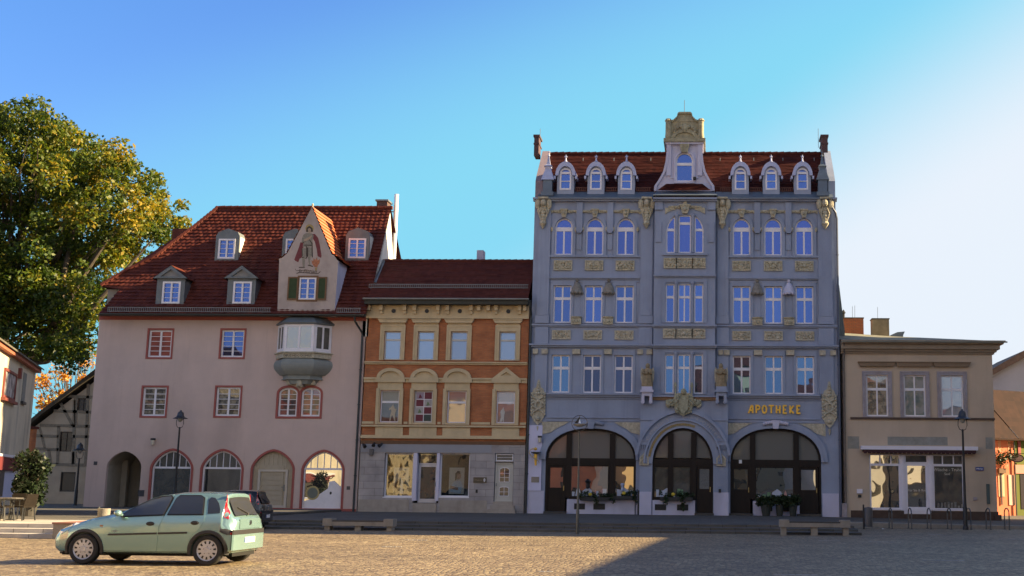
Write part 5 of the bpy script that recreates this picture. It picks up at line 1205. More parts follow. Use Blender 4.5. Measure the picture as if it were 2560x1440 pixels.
shopfront(O3,A3,.08,0,[(px(1828),px(1876),'d'),(px(1888),px(1985),'w'),(px(1996),px(2046),'d')],zsl,Z(1222,1700),[px(1882),px(1991)],GL_SHOP)
# what stands in the large windows
rg=random.Random(77)
for (a,b,Y,cols) in ((1428,1519,.08,5),(1540,1583,.08,2),(1640,1722,YG+.12,4),(1893,1980,.08,4)):
    x0,x1=px(a,Y),px(b,Y); mb=MB(); zs9=zsl+.09
    for k in range(cols*2):
        x=x0+(x1-x0)*(k+.5)/(cols*2)+rg.uniform(-.05,.05); h=rg.uniform(.12,.42); w=rg.uniform(.05,.1); mb.m=rg.randrange(4)
        if rg.random()<.5: mb.box(x-w,x+w,Y-.02,Y+.028,zs9,zs9+h)
        else: mb.prism([(x-w*1.6,zs9),(x+w*1.6,zs9),(x+w,zs9+h*.6),(x,zs9+h),(x-w*.9,zs9+h*.55)],Y-.015,Y+.028)
    mb.m=0; xx=x0+(x1-x0)*rg.uniform(.3,.6); mb.prism([(xx-.3,zs9),(xx+.35,zs9),(xx+.25,zs9+.3),(xx+.05,zs9+.45),(xx-.2,zs9+.28)],Y-.03,Y-.016)
    mb.build('window_display',[mat('pale blue goods',(.42,.47,.58),.6),mat('white goods',(.62,.62,.62),.6),mat('rose goods',(.45,.25,.22),.6),mat('green goods',(.12,.22,.12),.6)],ph)
# low white walls under the windows with cellar grilles
mb=MB(); mb.box(px(1419),px(1588),-.07,.12,TZ-.05,zsl-.07); mb.box(px(1632,YG),px(1738,YG),YG-.1,YG+.1,TZ-.05,zsl-.07); mb.box(px(1882),px(1998),-.07,.12,TZ-.05,zsl-.07); mb.build_split('window_breast',BLUED,ph)
for (a,b,Y) in ((1437,1464,-.07),(1485,1514,-.07),(1638,1666,YG-.1),(1693,1721,YG-.1),(1903,1930,-.07),(1956,1980,-.07)):
    mb=MB(); x0,x1=px(a,Y),px(b,Y); z0,z1=Z(1276,1700,Y),Z(1261,1700,Y); mb.box(x0,x1,Y-.015,Y-.001,z0,z1)
    for k in range(5): mb.box(x0,x1,Y-.035,Y-.015,z0+(z1-z0)*(k+.3)/5,z0+(z1-z0)*(k+.6)/5)
    mb.build('cellar_grille',IRON,ph)
# ---- slate apron, mansard, dormers
ZA=Z(497,1700); 
mb=MB(); Ya=.25
def zz(y,Y,px_=1700): return at(px_,y,Y).z
zap=zz(478,Ya)
for (x0,x1,Y0) in ((al+.2,cx0-.02,0),(cx1+.02,ar-.15,0)):
    mb.add([(x0,Y0-.36,ZA),(x1,Y0-.36,ZA),(x1,Y0+.3,zap),(x0,Y0+.3,zap),(x0,Y0-.36,ZA-.06),(x1,Y0-.36,ZA-.06)],[(0,1,2,3),(0,4,5,1)])
mb.add([(cx0-.1,YC-.36,ZA),(cx1+.1,YC-.36,ZA),(cx1-.1,.1,zz(476,.1)),(cx0+.1,.1,zz(476,.1)),(cx0-.1,.3,ZA),(cx1+.1,.3,ZA)],[(0,1,2,3),(0,3,4),(1,5,2)])
mb.build('sheet_metal_apron',SLATE,ph)
zr=zz(385,2.6); ya_,yr=.28,2.6
mx0,mx1=al+.42,ar-.36
rfl=tiles(26,lambda t:(ya_+(yr-ya_)*t,zap-.03+(zr-zap+.03)*t),lambda t:mx0,lambda t:mx1,.03,.36)
rfl.add([(mx0,yr,zr),(mx1,yr,zr),(mx1,4.6,zap),(mx0,4.6,zap)],[(0,1,2,3)])
MB().box(al,ar,4.601,11,0,13).build('rear_wing_wall',GREYW,ph)
rf=rfl.build('roof',TILE3,ph)
mb=MB(); x=mx0
while x<mx1-.2: mb.tube([(x,yr,zr+.0),(x+.4,yr,zr+.035)],.11,6); x+=.36
mb.build('ridge_tiles',TILE3,rf)
rp=lambda z: ya_+(yr-ya_)*(z-zap)/(zr-zap)
gps=[(cx0-.25,cx1+.25)]
dcx=[(1414,0),(1490,0),(1566,0),(1851,0),(1928,0),(2006,0)]
for (px_,_) in dcx:
    Yd=.0; x=X(px_,447,Yd); w=X(px_+21,447,Yd)-x; zb_=zz(490,Yd,px_); zs=zz(440,Yd,px_); zt_=zz(409,Yd,px_)
    ww=w*.66; wz0,wz1,wz2=zz(474,Yd,px_),zz(432,Yd,px_),zz(421,Yd,px_)
    wo=basket(x-ww,x+ww,wz0,wz1,wz2,10,2); body=basket(x-w,x+w,zb_,zs,zt_-.03,10,2)
    mb=wall_holes(MB(),body,[wo],Yd,.1); n=len(body); mb.add([(a,Yd,b) for a,b in body]+[(a,rp(b)+.1,b) for a,b in body],[(i,(i+1)%n,(i+1)%n+n,i+n) for i in range(n)])
    d=mb.build('dormer',mat('blue grey painted timber',(.30,.34,.44),.7,.1,3),ph)
    ho=basket(x-w-.09,x+w+.09,zs-.12,zs,zt_+.08,12,2); hi=basket(x-w*.84,x+w*.84,zs-.12,zs,zt_-.17,12,2)
    mb=MB(); mb.band(ho[2:],hi[2:],Yd-.16,Yd-.001)
    for s in (-1,1): mb.box(x+s*(w+.12)-.05,x+s*(w+.12)+.05,Yd-.12,Yd+.5,zs-.18,zs-.02)
    up=ho[2:]; n=len(up); mb.add([(a,Yd-.1,b) for a,b in up]+[(a,rp(b)+.15,b) for a,b in up],[(i,i+1,i+1+n,i+n) for i in range(n-1)])
    mb.lathe([(.12,0),(.05,.08),(.035,.22),(.07,.27),(.03,.33),(.001,.42)],(x,Yd-.08,zt_+.06),8); mb.box(x-.08,x+.08,Yd-.1,Yd-.06,zt_+.36,zt_+.40)
    mb.build('dormer_hood',mat('lilac zinc',(.42,.45,.62),.5,.1,4,metal=.2),d)
    mb=MB(); mb.ring(offset(wo,-.01),offset(wo,.075),Yd-.02,Yd+.09); mb.box(x-ww+.05,x+ww-.05,Yd-.015,Yd+.08,wz1-.07,wz1+.05); mb.box(x-ww+.05,x+ww-.05,Yd+.0,Yd+.07,(wz0+wz1)/2-.02,(wz0+wz1)/2+.02); mb.build('window_frame',WHITE,d)
    MB().prism(offset(wo,.07),Yd+.05,Yd+.06).build('pane',GL_SKY,d)
snowguard(ph,mx0+.9,mx1-.7,ya_-.1,zz(478,.18),.2,.1,m=mat('rusty guard',(.16,.07,.05),.7),gaps=[(X(p-24,470),X(p+24,470)) for p,_ in dcx]+gps)
mb=MB()
for p in (1458,1535,1627,1800,1884,1957,2035):
    q=hit(p,401,(0,ya_,zap),(0,-(zr-zap),yr-ya_)); mb.tube([(q.x,q.y-.1,q.z-.05),(q.x,q.y-.1,q.z+.12)],.02,5)
mb.build_split('roof_hook',ZINC,rf)
# parapet gables with chimneys
BRK=mat_brick('dark clinker',(.10,.05,.05),(.08,.042,.048),(.07,.05,.05),.25,.08,.01)
for side in (0,1):
    x0,x1=(al,al+.4) if side==0 else (ar-.36,ar)
    mb=MB(); mb.prismx([(.02,ZT-.8),(.02,zz(452,.0,1340)),(.3,zz(440,.3,1340)),(yr-.25,zr+.1),(yr+.5,zr+.1),(4.65,zap),(4.65,ZT-.8)],x0,x1)
    mb.build('parapet_gable',mat('violet gable plaster',(.25,.20,.23),.9,.15,3,stain=.3) if side==0 else BLUEW,ph)
    mb=MB(); pxc=(1343.5,2060)[side]; xc=X(pxc,370,2.6); zt_=zz(342,2.6,pxc); hw_=.13 if side==0 else .17
    mb.box(xc-hw_,xc+hw_,2.2,3.0,zr-.2,zt_-.12); mb.box(xc-hw_-.05,xc+hw_+.05,2.15,3.25,zt_-.12,zt_); mb.box(xc-hw_-.03,xc+hw_+.03,2.17,3.23,zr+.45,zr+.53); mb.build('chimney',BRK,rf)
    mb=MB(); mb.tube([(xc+(.12 if side==0 else -.3),2.7,zt_-.6),(xc+(.12 if side==0 else -.3),2.7,zt_+.5)],.014,5); mb.build('lightning_rod',ZINC,ph)
    # corner turret
    pxt=(1370,2056)[side]; xt=X(pxt,460,-.02); mb=MB(); z0=zz(492,-.02,pxt)
    mb.box(xt-.24,xt+.24,-.24,.3,z0,zz(452,-.02,pxt)); mb.box(xt-.33,xt+.33,-.3,.34,z0,z0+.22); mb.build('turret_base',SLATE,ph)
    mb=MB(); h0=zz(452,-.02,pxt); H_=zz(384,-.02,pxt)-h0
    for (za,zb_,ra,rb) in ((0,.42,.34,.15),(.42,.52,.15,.17),(.52,.60,.22,.10),(.60,1.0,.10,.01)):
        mb.add([(xt+s*ra,.03+t*ra,h0+H_*za) for s,t in ((-1,-1),(1,-1),(1,1),(-1,1))]+[(xt+s*rb,.03+t*rb,h0+H_*zb_) for s,t in ((-1,-1),(1,-1),(1,1),(-1,1))],[(0,1,5,4),(1,2,6,5),(2,3,7,6),(3,0,4,7),(0,3,2,1)])
    mb.ball((xt,.03,h0+H_*.93),.07,.07,.07,8,5); mb.tube([(xt,.03,h0+H_),(xt,.03,h0+H_+.16)],.012,5); mb.box(xt-.06,xt+.06,.02,.04,h0+H_+.06,h0+H_+.09)
    mb.build('turret_spire',MT['lilac zinc'] if side==0 else SLATE,ph)
# ---- central gable tower
YT=-.12
def tx(p,y): return X(p,y,YT)
def tz(y): return at(1709,y,YT).z
hL=[(1635,478),(1636,466),(1646,452),(1658,430),(1664,405),(1666,385),(1667,362),(1667,348)]
P=[(tx(x,y),tz(y)) for x,y in hL]; Pm=[(2*cm-x if 0 else (tx(1711,430)*2-x),z) for x,z in reversed(P)]
body=P+Pm; ctr=tx(1711,430)
wt=basket(tx(1689,430),tx(1732,430),tz(454),tz(402),tz(382),12,2)
wt=[(x-(wt[0][0]+wt[1][0])/2+ctr,z) for x,z in wt]
mb=wall_holes(MB(),[body[-1]]+body[:-1] if False else body,[wt],YT,.12,1.6)
tb=mb.build('tower_gable',BLUED,ph)
mb=MB(); hw_=abs(P[-1][0]-ctr)
for s in (-1,1):
    mb.box(ctr+s*(hw_-.12)-.12,ctr+s*(hw_-.12)+.12,YT-.1,YT-.001,tz(440),tz(358)); 
    vol=[(x,z) for x,z in (P if s<0 else Pm[::-1])][:6]; mb.band([(x,z) for x,z in vol],[(x-s*.13,z) for x,z in vol],YT-.12,YT-.001)
    mb.box(ctr+s*.62-.14,ctr+s*.62+.14,YT-.06,YT-.001,tz(446),tz(443))
mb.box(ctr-hw_-.06,ctr+hw_+.06,YT-.16,YT+1.7,tz(362),tz(357)); mb.ring(offset(wt,-.1),offset(wt,-.002),YT-.08,YT-.001)
mb.build('tower_moulding',BLUED,tb)
m_=GL_SKY; mb=MB(); mb.ring(offset(wt,-.003),offset(wt,.07),YT+.03,YT+.12); zb_=tz(408); mb.box(ctr-.4,ctr+.4,YT+.04,YT+.11,zb_-.12,zb_+.03); mb.build('window_frame',WHITE,tb); MB().prism(offset(wt,.06),YT+.09,YT+.1).build('pane',GL_SKY,tb)
mb=MB(); mb.prism([(ctr-.16,tz(383)),(ctr+.16,tz(383)),(ctr+.26,tz(362)),(ctr-.26,tz(362))],YT-.2,YT-.081)
mb.box(ctr-hw_-.16,ctr+hw_+.16,YT-.24,YT+1.75,tz(357)+.002,tz(348)); q=hw_+.02
mb.box(ctr-q,ctr+q,YT-.05,YT+1.55,tz(348),tz(305)); 
for s in (-1,1):
    mb.lathe([(.15,0),(.17,.1),(.15,.3),(.15,(tz(302)-tz(348))-.1),(.2,(tz(302)-tz(348))-.05),(.14,(tz(302)-tz(348))+.06),(.02,(tz(302)-tz(348))+.1)],(ctr+s*(q-.1),YT-.12,tz(348)),10)
cr=[(ctr-q+.2,tz(305)),(ctr-.6,tz(303)),(ctr-.42,tz(295)),(ctr-.38,tz(287)),(ctr-.3,tz(284)),(ctr+.3,tz(284)),(ctr+.38,tz(287)),(ctr+.42,tz(295)),(ctr+.6,tz(303)),(ctr+q-.2,tz(305))]
mb.prism(cr,YT-.08,YT+1.2); mb.band([(x,z+.05) for x,z in cr],[(x,z-.05) for x,z in cr],YT-.17,YT-.08)
for k in range(9): mb.ball((ctr+.55*math.cos(k/8*math.pi),YT-.08,tz(330)+.3*math.sin(k/8*math.pi)),.09,.08,.1,7,5)
mb.ball((ctr,YT-.08,tz(322)),.2,.12,.25,10,6); mb.band([(ctr+.75*math.cos(t/10*math.pi),tz(348)+.5*math.sin(t/10*math.pi)) for t in range(11)],[(ctr+.55*math.cos(t/10*math.pi),tz(348)+.35*math.sin(t/10*math.pi)) for t in range(11)],YT-.13,YT-.051)
mb.build('tower_crown',mat('mossy sandstone',(.36,.33,.22),.95,.3,6,bump=.9,stain=.55,stain_col=(.14,.12,.09)),tb)
mb=MB(); mb.tube([(ctr-.03,YT+.3,tz(284)),(ctr-.03,YT+.3,tz(246))],.016,5); mb.build('lightning_rod',ZINC,tb)
zq=tz(478); mb=tiles(7,lambda t:(YC-.1+(YT-.1-YC)*t,zq-.06+(tz(459)-zq)*t),lambda t:tx(1645,470)+(.45)*t,lambda t:2*ctr-tx(1645,470)-.45*t,.03,.2); mb.build('apron_roof',TILE3,ph)
MB().box(tx(1733,447),tx(1741,447),YT-.35,YT-.12,tz(452),tz(446)).build('tower_floodlight',BLACK,tb)
# downpipe on the right edge
pxr_=ar+.03; pipe(ph,[(pxr_-.5,-.3,ZT-.1),(pxr_-.05,-.2,ZT-.8),(pxr_+.02,-.12,ZT-1.1),(pxr_+.02,-.12,TZ)],.06,mat('slate pipe',(.07,.09,.14),.5))
# ---- gilded sign, emblem, plaques
t=thing('pharmacy_sign','gilded raised capital letters APOTHEKE over the right shop arch','sign',(X(1940,1024),0,Z(1024,1940)))
LET={'A':[[(0,0),(.42,1)],[(.42,1),(.62,.93),(.62,0)],[(.16,.36),(.62,.36)]],'P':[[(.12,0),(.12,1)],[(.0,.98),(.45,.98),(.62,.84),(.62,.62),(.45,.48),(.12,.46)]],
'O':[[(.33+.31*math.cos(t_/16*2*math.pi),.5+.47*math.sin(t_/16*2*math.pi)) for t_ in range(17)]],'T':[[(.34,0),(.34,.98)],[(0,.9),(.06,.98),(.66,.98),(.7,.9)]],
'H':[[(.1,0),(.1,1)],[(.6,0),(.6,1)],[(.1,.45),(.6,.45)]],'E':[[(.12,0),(.12,1)],[(.02,.98),(.6,.98)],[(.12,.47),(.48,.47)],[(.02,.03),(.62,.03)]],'K':[[(.1,0),(.1,1)],[(.62,1),(.14,.47),(.64,0)]]}
x0s,x1s=X(1870,1024),X(2006,1024); lh=Z(1014,1940)-Z(1033.5,1940); step=(x1s-x0s)/8
for i,ch in enumerate('APOTHEKE'):
    ww=step*.80/.66
    mb=MB()
    for k,st in enumerate(LET[ch]): mb.stroke([(x0s+i*step+x*ww*.8+.03,Z(1033.5,1940)+z*lh) for x,z in st],.085,-.09-.004*k,-.03)
    mb.build('letter',GOLD,t)
x=X(1338,1145,-.5); t=thing('snake_emblem','gilded snake winding round a bowl and staff on the pale pier','sign',(x,-.1,Z(1145,1338)))
ze_=Z(1145,1338,-.4); mb=MB(); mb.tube([(x+.02,-.4,ze_-.38),(x,-.4,ze_+.22)],[.05,.09],8); mb.ball((x-.02,-.4,ze_+.46),.1,.1,.08,10,6); mb.build('staff',GOLD,t)
mb=MB(); mb.lathe([(.02,.14),(.1,.2),(.26,.27),(.28,.3),(.02,.27)],(x+.02,-.4,ze_),12); mb.build('bowl',mat('black green enamel',(.03,.04,.03),.3),t)
mb=MB(); P=[(x-.02,-.5,ze_+.47),(x-.14,-.5,ze_+.47),(x-.29,-.45,ze_+.4),(x-.33,-.4,ze_+.28),(x-.26,-.4,ze_+.14),(x-.1,-.5,ze_+.02),(x+.06,-.5,ze_-.06),(x+.16,-.42,ze_-.16),(x+.2,-.38,ze_-.26)]; mb.tube(P,[.035,.03,.028,.028,.028,.026,.024,.02,.01],7); mb.build('snake',mat('pale gilt',(.55,.45,.28),.4,metal=.3),t)
MB().box(x-.01,x+.01,-.36,-.09,ze_-.02,ze_+.02).build('bracket',IRON,t)
p=at(1338,1199,-.1); o=MB().box(-.2,.2,-.02,0,-.14,.14).build('sign_plate',mat('grey brass plate',(.22,.21,.20),.4,.1,20,metal=.4)); o.location=(p.x,-.092,p.z); tag(o,'grey engraved plate on the pale pier under the snake emblem','sign')
p=at(1799.5,1227,YG); o=MB().box(-.06,.06,-.03,0,-.09,.09).build('bell_plate',IRON); o.location=(p.x,YG-.055,p.z); tag(o,'small dark bell plate on the pier between the middle and right pharmacy arch','plate')
p=at(1851,1154,0); o=MB().box(-.075,.075,-.02,0,-.09,.09).build('house_number_plate',mat('white number plate',(.72,.75,.8),.5)); o.location=(p.x,.018,p.z); tag(o,'small white house number plate over the left door of the right pharmacy arch','plate')  # plain white plate
# ================================================================ beige corner house on the right
el,er=X(2108,1000),X(2484,1000)
be=thing('beige_house','low beige two storey house with awning shopfront and grey stone window frames','house',((el+er)/2,0,0))
zt=Z(880,2300); zb0=.0
bw=[(X(a,990),X(b,990),Z(1041,2285),Z(938,2285)) for a,b in ((2166,2220),(2260,2314),(2353,2408))]
sf=(X(2174,1205),X(2411,1205)); zs0,zs1=Z(1273,2240),Z(1136,2300)
dx0,dx1=X(2257,1205),X(2327,1205); zd0=Z(1285,2290)
hole=[(sf[0],zs0),(dx0,zs0),(dx0,zd0),(dx1,zd0),(dx1,zs0),(sf[1],zs0),(sf[1],zs1),(sf[0],zs1)]
mb=wall_holes(MB(),[(el,zb0),(er,zb0),(er,zt),(el,zt)],[rect(*q) for q in bw]+[hole],0,.22,11); mb.build('wall',BEIGE,be)
GST=mat('grey lilac stone frame',(.34,.31,.34),.9,.18,4,bump=.5,stain=.35,stain_col=(.20,.15,.09))
for q,gm in zip(bw,(GL_CREAM,mat_glass('sheet over green curtain',(.10,.16,.15),.28,vscale=3,col2=(.22,.25,.27)),mat_glass('sheet over white net',(.26,.30,.34),.28,vscale=4,col2=(.20,.24,.30)))):
    o=rect(*q); xm=(q[0]+q[1])/2
    window(be,o,.12,WHITE,gm,.07,vbars=[xm],hbars=[(q[2]+(q[3]-q[2])*.655,.13)],bw=.07)
    mb=MB(); mb.ring(rect(q[0]-.2,q[1]+.2,q[2]-.12,q[3]+.2),rect(q[0]-.005,q[1]+.005,q[2]-.005,q[3]+.005),-.05,-.001); mb.ring(rect(q[0]-.2,q[1]+.2,q[2]-.12,q[3]+.2),rect(q[0]-.13,q[1]+.13,q[2]-.11,q[3]+.13),-.075,-.051); mb.build('window_surround',GST,be)
    mb=MB(); zl=Z(917,2285); zu=Z(907,2285); mb.prism([(q[0]-.3,zl),(q[1]+.3,zl),(q[1]+.4,zu),(q[0]-.4,zu)],-.16,-.001); mb.box(q[0]-.42,q[1]+.42,-.2,-.001,zu+.001,zu+.04); mb.build('lintel_shelf',mat('brown shelf plaster',(.22,.155,.10),.9,.12,3),be)
mb=MB(); mb.box(el+.35,er+.02,-.09,-.001,Z(1049,2290),Z(1044,2290)); mb.build('string_course',mat('dark brown band',(.09,.06,.045),.85,.2,4),be)
mb=MB(); 
for d,y0,y1 in ((.10,885,880),(.2,880,874),(.34,874,862),(.5,862,856),(.58,856,853.5)):
    mb.box(el-.1,er+d,-d,1.0,Z(y0,2290),Z(y1,2290)+.001)
mb.build('cornice',mat('umber cornice plaster',(.30,.24,.18),.9,.12,2,stain=.2),be)
ztop=Z(853.5,2290,-.58)
mb=MB(); xR=er+.66; r0=at(2112,831,5.5); r1=at(2235,841,5.5)
mb.add([(el-.1,-.62,ztop+.02),(xR,-.62,ztop+.02),(r1.x,5.5,r1.z),(r0.x-.6,5.5,r0.z),(xR,11,ztop+.02),(el-.1,11,ztop)],[(0,1,2,3),(1,4,2),(3,2,4,5)])
mb.box(el-.1,xR,-.62,-.60,ztop-.05,ztop+.02)
rf=mb.build('roof',mat('bitumen felt',(.19,.19,.155),.85,.2,1.2,bump=.3,stain=.3),be)
for (a,b,yt,m_,nm) in ((2110,2159,796,mat_brick('orange brick',(.48,.13,.05),(.40,.10,.04),(.2,.12,.08),.25,.08,.012),'chimney'),(2181,2223,798,mat('ochre chimney render',(.30,.235,.15),.9,.2,3,stain=.3),'chimney')):
    x0,x1=at(a,815,6.2).x,at(b,815,6.2).x; zt_=at((a+b)/2,yt,6.2).z; MB().box(x0,x1,6.2,7.0,ztop,zt_).build(nm,m_,rf); MB().box(x0-.03,x1+.03,6.17,7.03,zt_+.002,zt_+.06).build('chimney_cap',mat('dark cap',(.12,.11,.10),.8),rf)
mb=MB(); 
for a,y0,y1,r in ((2194,795,768,.012),(2131,793,766,.012),(2137,793,764,.012)): p=at(a,y0,6.5); q=at(a,y1,6.5); mb.tube([(p.x,6.5,p.z-.2),(q.x,6.5,q.z)],r,5)
mb.build_split('aerial_rod',ZINC,rf)
p=at(2109,793,5.9); mb=MB(); mb.lathe([(.07,0),(.07,.25),(.13,.3),(.04,.45),(.001,.5)],(p.x,5.9,p.z-.05),8); mb.build('chimney_cowl',IRON,rf)
p0=at(2226,838,6.6);p1=at(2258,838,6.6); mb=MB(); mb.prism([(p0.x,ztop),(p1.x,ztop),(p1.x,p0.z),(p1.x+.1,p0.z+.22),(p0.x+.4,p0.z+.18),(p0.x,p0.z)],6.6,7.4); mb.build('roof_hatch',SLATE,rf)
# shopfront
Ys=.1; PL=mat('white enamel shopfront',(.74,.72,.80),.4,.04,3)
zk=Z(1162,2300); zk2=Z(1156,2300)
def cell(x0,x1,z0,z1,e=.07,parent=None,g=GL_DK,name='shop_window',bars=()):
    mb=MB(); mb.ring(rect(x0,x1,z0,z1),rect(x0+e,x1-e,z0+e*.8,z1-e*.8),Ys-.05,Ys+.06)
    for x in bars: mb.box(x-.03,x+.03,Ys-.04,Ys+.05,z0+e*.8,z1-e*.8)
    f=mb.build(name,PL,parent or be); MB().prism(rect(x0+e-.01,x1-e+.01,z0+e*.8-.01,z1-e*.8+.01),Ys+.0,Ys+.015).build('pane',g,f); return f
l1=dx0-.02; r0_=dx1+.02
wL=(sf[1]-sf[0]); 
f1=cell(sf[0]+.01,l1-.09,zs0+.01,zk-.002,.08,g=GL_SHOP); f2=cell(r0_+.09,sf[1]-.01,zs0+.01,zk-.002,.08,g=GL_DK)
cell(sf[0]+.01,l1-.09,zk+.002,zs1-.01,.06,g=GL_SHOP,name='top_light',bars=[sf[0]+(l1-sf[0])*k/3 for k in (1,2)]); cell(r0_+.09,sf[1]-.01,zk+.002,zs1-.01,.06,g=GL_DK,name='top_light',bars=[r0_+.05+(sf[1]-r0_)*k/3 for k in (1,2)]); cell(dx0+.12,dx1-.12,zk+.09,zs1-.01,.06,g=GL_DK,name='top_light')
for (a,b) in ((l1-.088,dx0+.118),(dx1-.118,r0_+.088)):
    mb=MB(); mb.box(a,b,Ys-.1,Ys+.08,zd0+.0,zs1-.012); mb.box(a+.05,b-.05,Ys-.125,Ys-.101,zd0+.35,zs1-.1); mb.build('shopfront_post',PL,be)
mb=MB(); D0,D1=dx0+.12,dx1-.12; mb.ring(rect(D0,D1,zd0+.01,zk+.085),rect(D0+.13,D1-.13,zs0+.12,zk-.05),Ys-.04,Ys+.06); mb.box(D0+.2,D1-.2,Ys-.06,Ys-.041,zd0+.12,zs0+.0); dd=mb.build('door',PL,be); MB().prism(rect(D0+.12,D1-.12,zs0+.11,zk-.04),Ys,Ys+.015).build('pane',GL_SHOP,dd)
mb=MB(); hx=D1-.16; mb.tube([(hx,Ys-.12,zs0+.95),(hx,Ys-.16,zs0+.8),(hx,Ys-.16,zs0+.55),(hx,Ys-.12,zs0+.42)],.015,6); mb.build('handle',ZINC,dd)
MB().box(sf[0]-.03,l1,-.05,Ys+.05,zs0-.05,zs0-.001).build('sill',PL,f1); MB().box(r0_+.03,sf[1]+.03,-.05,Ys+.05,zs0-.05,zs0-.001).build('sill',PL,f2)
LT=mat('pale window lettering',(.55,.52,.46),.6)
place_text('window_lettering',text_mesh('Wäsche - Truhe',.215,.002),LT,Vector(((r0_+sf[1])/2+.03,Ys-.005,zk-.24)),f2)
place_text('window_lettering',text_mesh('Senf',.17,.002),LT,Vector(((r0_+sf[1])/2-.0,Ys-.005,zk-.45)),f2)
place_text('door_lettering',text_mesh('Für Sie & Ihn',.17,.002),LT,Vector(((D0+D1)/2,Ys-.005,Z(1226,2290))),dd)
# goods just behind the glass as printed cards and lamps
mb=MB(); rnd=random.Random(5)
for k in range(9): x=r0_+.3+k*.17; h=rnd.uniform(.1,.3); mb.box(x,x+.1,Ys-.03,Ys-.001,zs0+.1,zs0+.1+h)
mb.build('window_display',mat('muted goods',(.20,.19,.17),.8,.6,9),f2)
# awning cassette
aw=(X(2152,1125,-.3),X(2444,1125,-.3)); z0,z1=at(2300,1125,-.3).z,at(2300,1118,-.3).z
mb=MB(); mb.box(aw[0],aw[1],-.42,-.001,z0+.002,z1+.05); a=mb.build('awning',PL,be)
mb=MB(); n=26; w=(aw[1]-aw[0]-.2); x0=aw[0]+.1; mb.box(x0,x0+w,-.40,-.2,z0-.12,z0+.0)
for k in range(n): mb.prism([(x0+w*k/n,z0-.12),(x0+w*(k+.2)/n,z0-.19),(x0+w*(k+.8)/n,z0-.19),(x0+w*(k+1)/n,z0-.12)],-.40,-.38)
mb.build('valance',mat('wine awning cloth',(.05,.018,.02),.9,.15,6),a)
mb=MB(); zp=Z(1276,2150); q=.04
for (a_,b_) in ((el+.30,dx0+.02),(dx1-.02,er+.03)): mb.box(a_,b_,-.06,-.001,zb0,zp)
mb.box(dx0+.022,dx1-.022,-.1,.02,zb0,zd0-.01); mb.build_split('plinth',DKPL,be)
mb=MB(); mb.box(er-.2,er+.16,-.16,-.061,zb0,zp-.15); mb.build('corner_stone',DKPL,be)
GP_=mat('grey render patch',(.27,.265,.235),.9,.2,3,bump=.3)
mb=MB()
for (a_,b_,y0,y1) in ((2219,2369,1092,1113),(2119,2148,1092,1123),(2464,2482,1092,1121)): mb.box(X(a_,1105),X(b_,1105),-.006,-.001,Z(y1,2290),Z(y0,2290))
mb.build_split('render_patch',GP_,be)
pipe(be,[(X(2109,875),-.35,Z(858,2110)),(X(2109,875),-.3,Z(866,2110)),(X(2110,900),-.1,Z(885,2110)),(X(2110,1000)+.0,-.09,Z(885,2110)-.3),(X(2113,1200)-.0,-.09,Z(1268,2110))],.05,mat('brown grey pipe',(.13,.11,.10),.5))
MB().box(X(2099,1270),X(2117,1270),-.14,-.02,TZ-.1,Z(1258,2110)).build('pipe_base',GST,be)
for (px_,py_,w,h,m_,lb,cat,nm) in ((2448.5,1172,.2,.09,mat('blue enamel',(.03,.07,.25),.3),'small blue enamel street name plate on the beige wall','sign','street_sign'),(2149,1228,.14,.11,PL,'small white notice box on the beige wall left of the shop window','box','notice_box'),(2149,1240,.08,.07,IRON,'little dark switch box just below the white notice box','box','switch_box'),(2470,1235,.08,.5,mat('green grey enamel',(.07,.10,.10),.4),'tall narrow dark green box near the beige house corner','box','meter_box'),(2438,1247,.09,.08,GST,'faint grey hatch low on the beige wall','hatch','wall_hatch')):
    p=at(px_,py_,0); o=MB().box(-w,w,-.06,0,-h,h).build(nm,m_); o.location=(p.x,-.007,p.z); tag(o,lb,cat)
    if nm=='street_sign': place_text('sign_lettering',text_mesh('Markt',.13,.002),WHITE,Vector((0,-.062,0)),None).parent=o
# grey shed wall leaning out behind the pharmacy
Yw=3.0; P=[(at(x,y,Yw).x,at(x,y,Yw).z) for x,y in ((2086,712),(2098,713),(2112,829),(2112,900),(2086,900))]
MB().prism(P,Yw,9).build('rear_wing_wall',mat('green grey render',(.16,.18,.17),.9,.15,2),ph)
# ================================================================ side street
class Fr:
    """local frame of a facade: u along, d outwards"""
    def __init__(s,p,ang): s.p=Vector(p); s.u=Vector((math.cos(ang),math.sin(ang),0)); s.n=Vector((math.sin(ang),-math.cos(ang),0))
    def P(s,u,z,d=0): q=s.p+s.u*u+s.n*d; return (q.x,q.y,z)
    def box(s,mb,u0,u1,z0,z1,d0,d1):
        v=[s.P(u0,z0,d1),s.P(u1,z0,d1),s.P(u1,z0,d0),s.P(u0,z0,d0),s.P(u0,z1,d1),s.P(u1,z1,d1),s.P(u1,z1,d0),s.P(u0,z1,d0)]
        return mb.add(v,[(0,1,5,4),(1,2,6,5),(2,3,7,6),(3,0,4,7),(4,5,6,7),(3,2,1,0)])
    def uat(s,px_,py_=1150): # u where the pixel's ray meets the facade plane
        q=hit(px_,py_,s.p,s.n); return (q-s.p).dot(s.u), q.z
SY=14.0; sp=at(2470,1260,SY); F=Fr((sp.x,SY,0),R(32))
uM,_=F.uat(2537,1180); _,zE1=F.uat(2500,1096); uE,_=F.uat(2600,1180)
t=thing('salmon_house','sunlit salmon orange house with white shop door seen past the beige corner','house',(sp.x,SY,0))
SAL=mat('salmon plaster',(.72,.20,.10),.9,.06,2,bump=.15)
mb=MB(); F.box(mb,-1,uM,-.1,zE1,-7,0); mb.build('wall',SAL,t)
mb=MB()
for a,b in ((2496,2503),(2520,2527)): 
    F.box(mb,F.uat(a)[0],F.uat(b)[0],F.uat(2500,1130)[1],zE1-.06,0,.02)
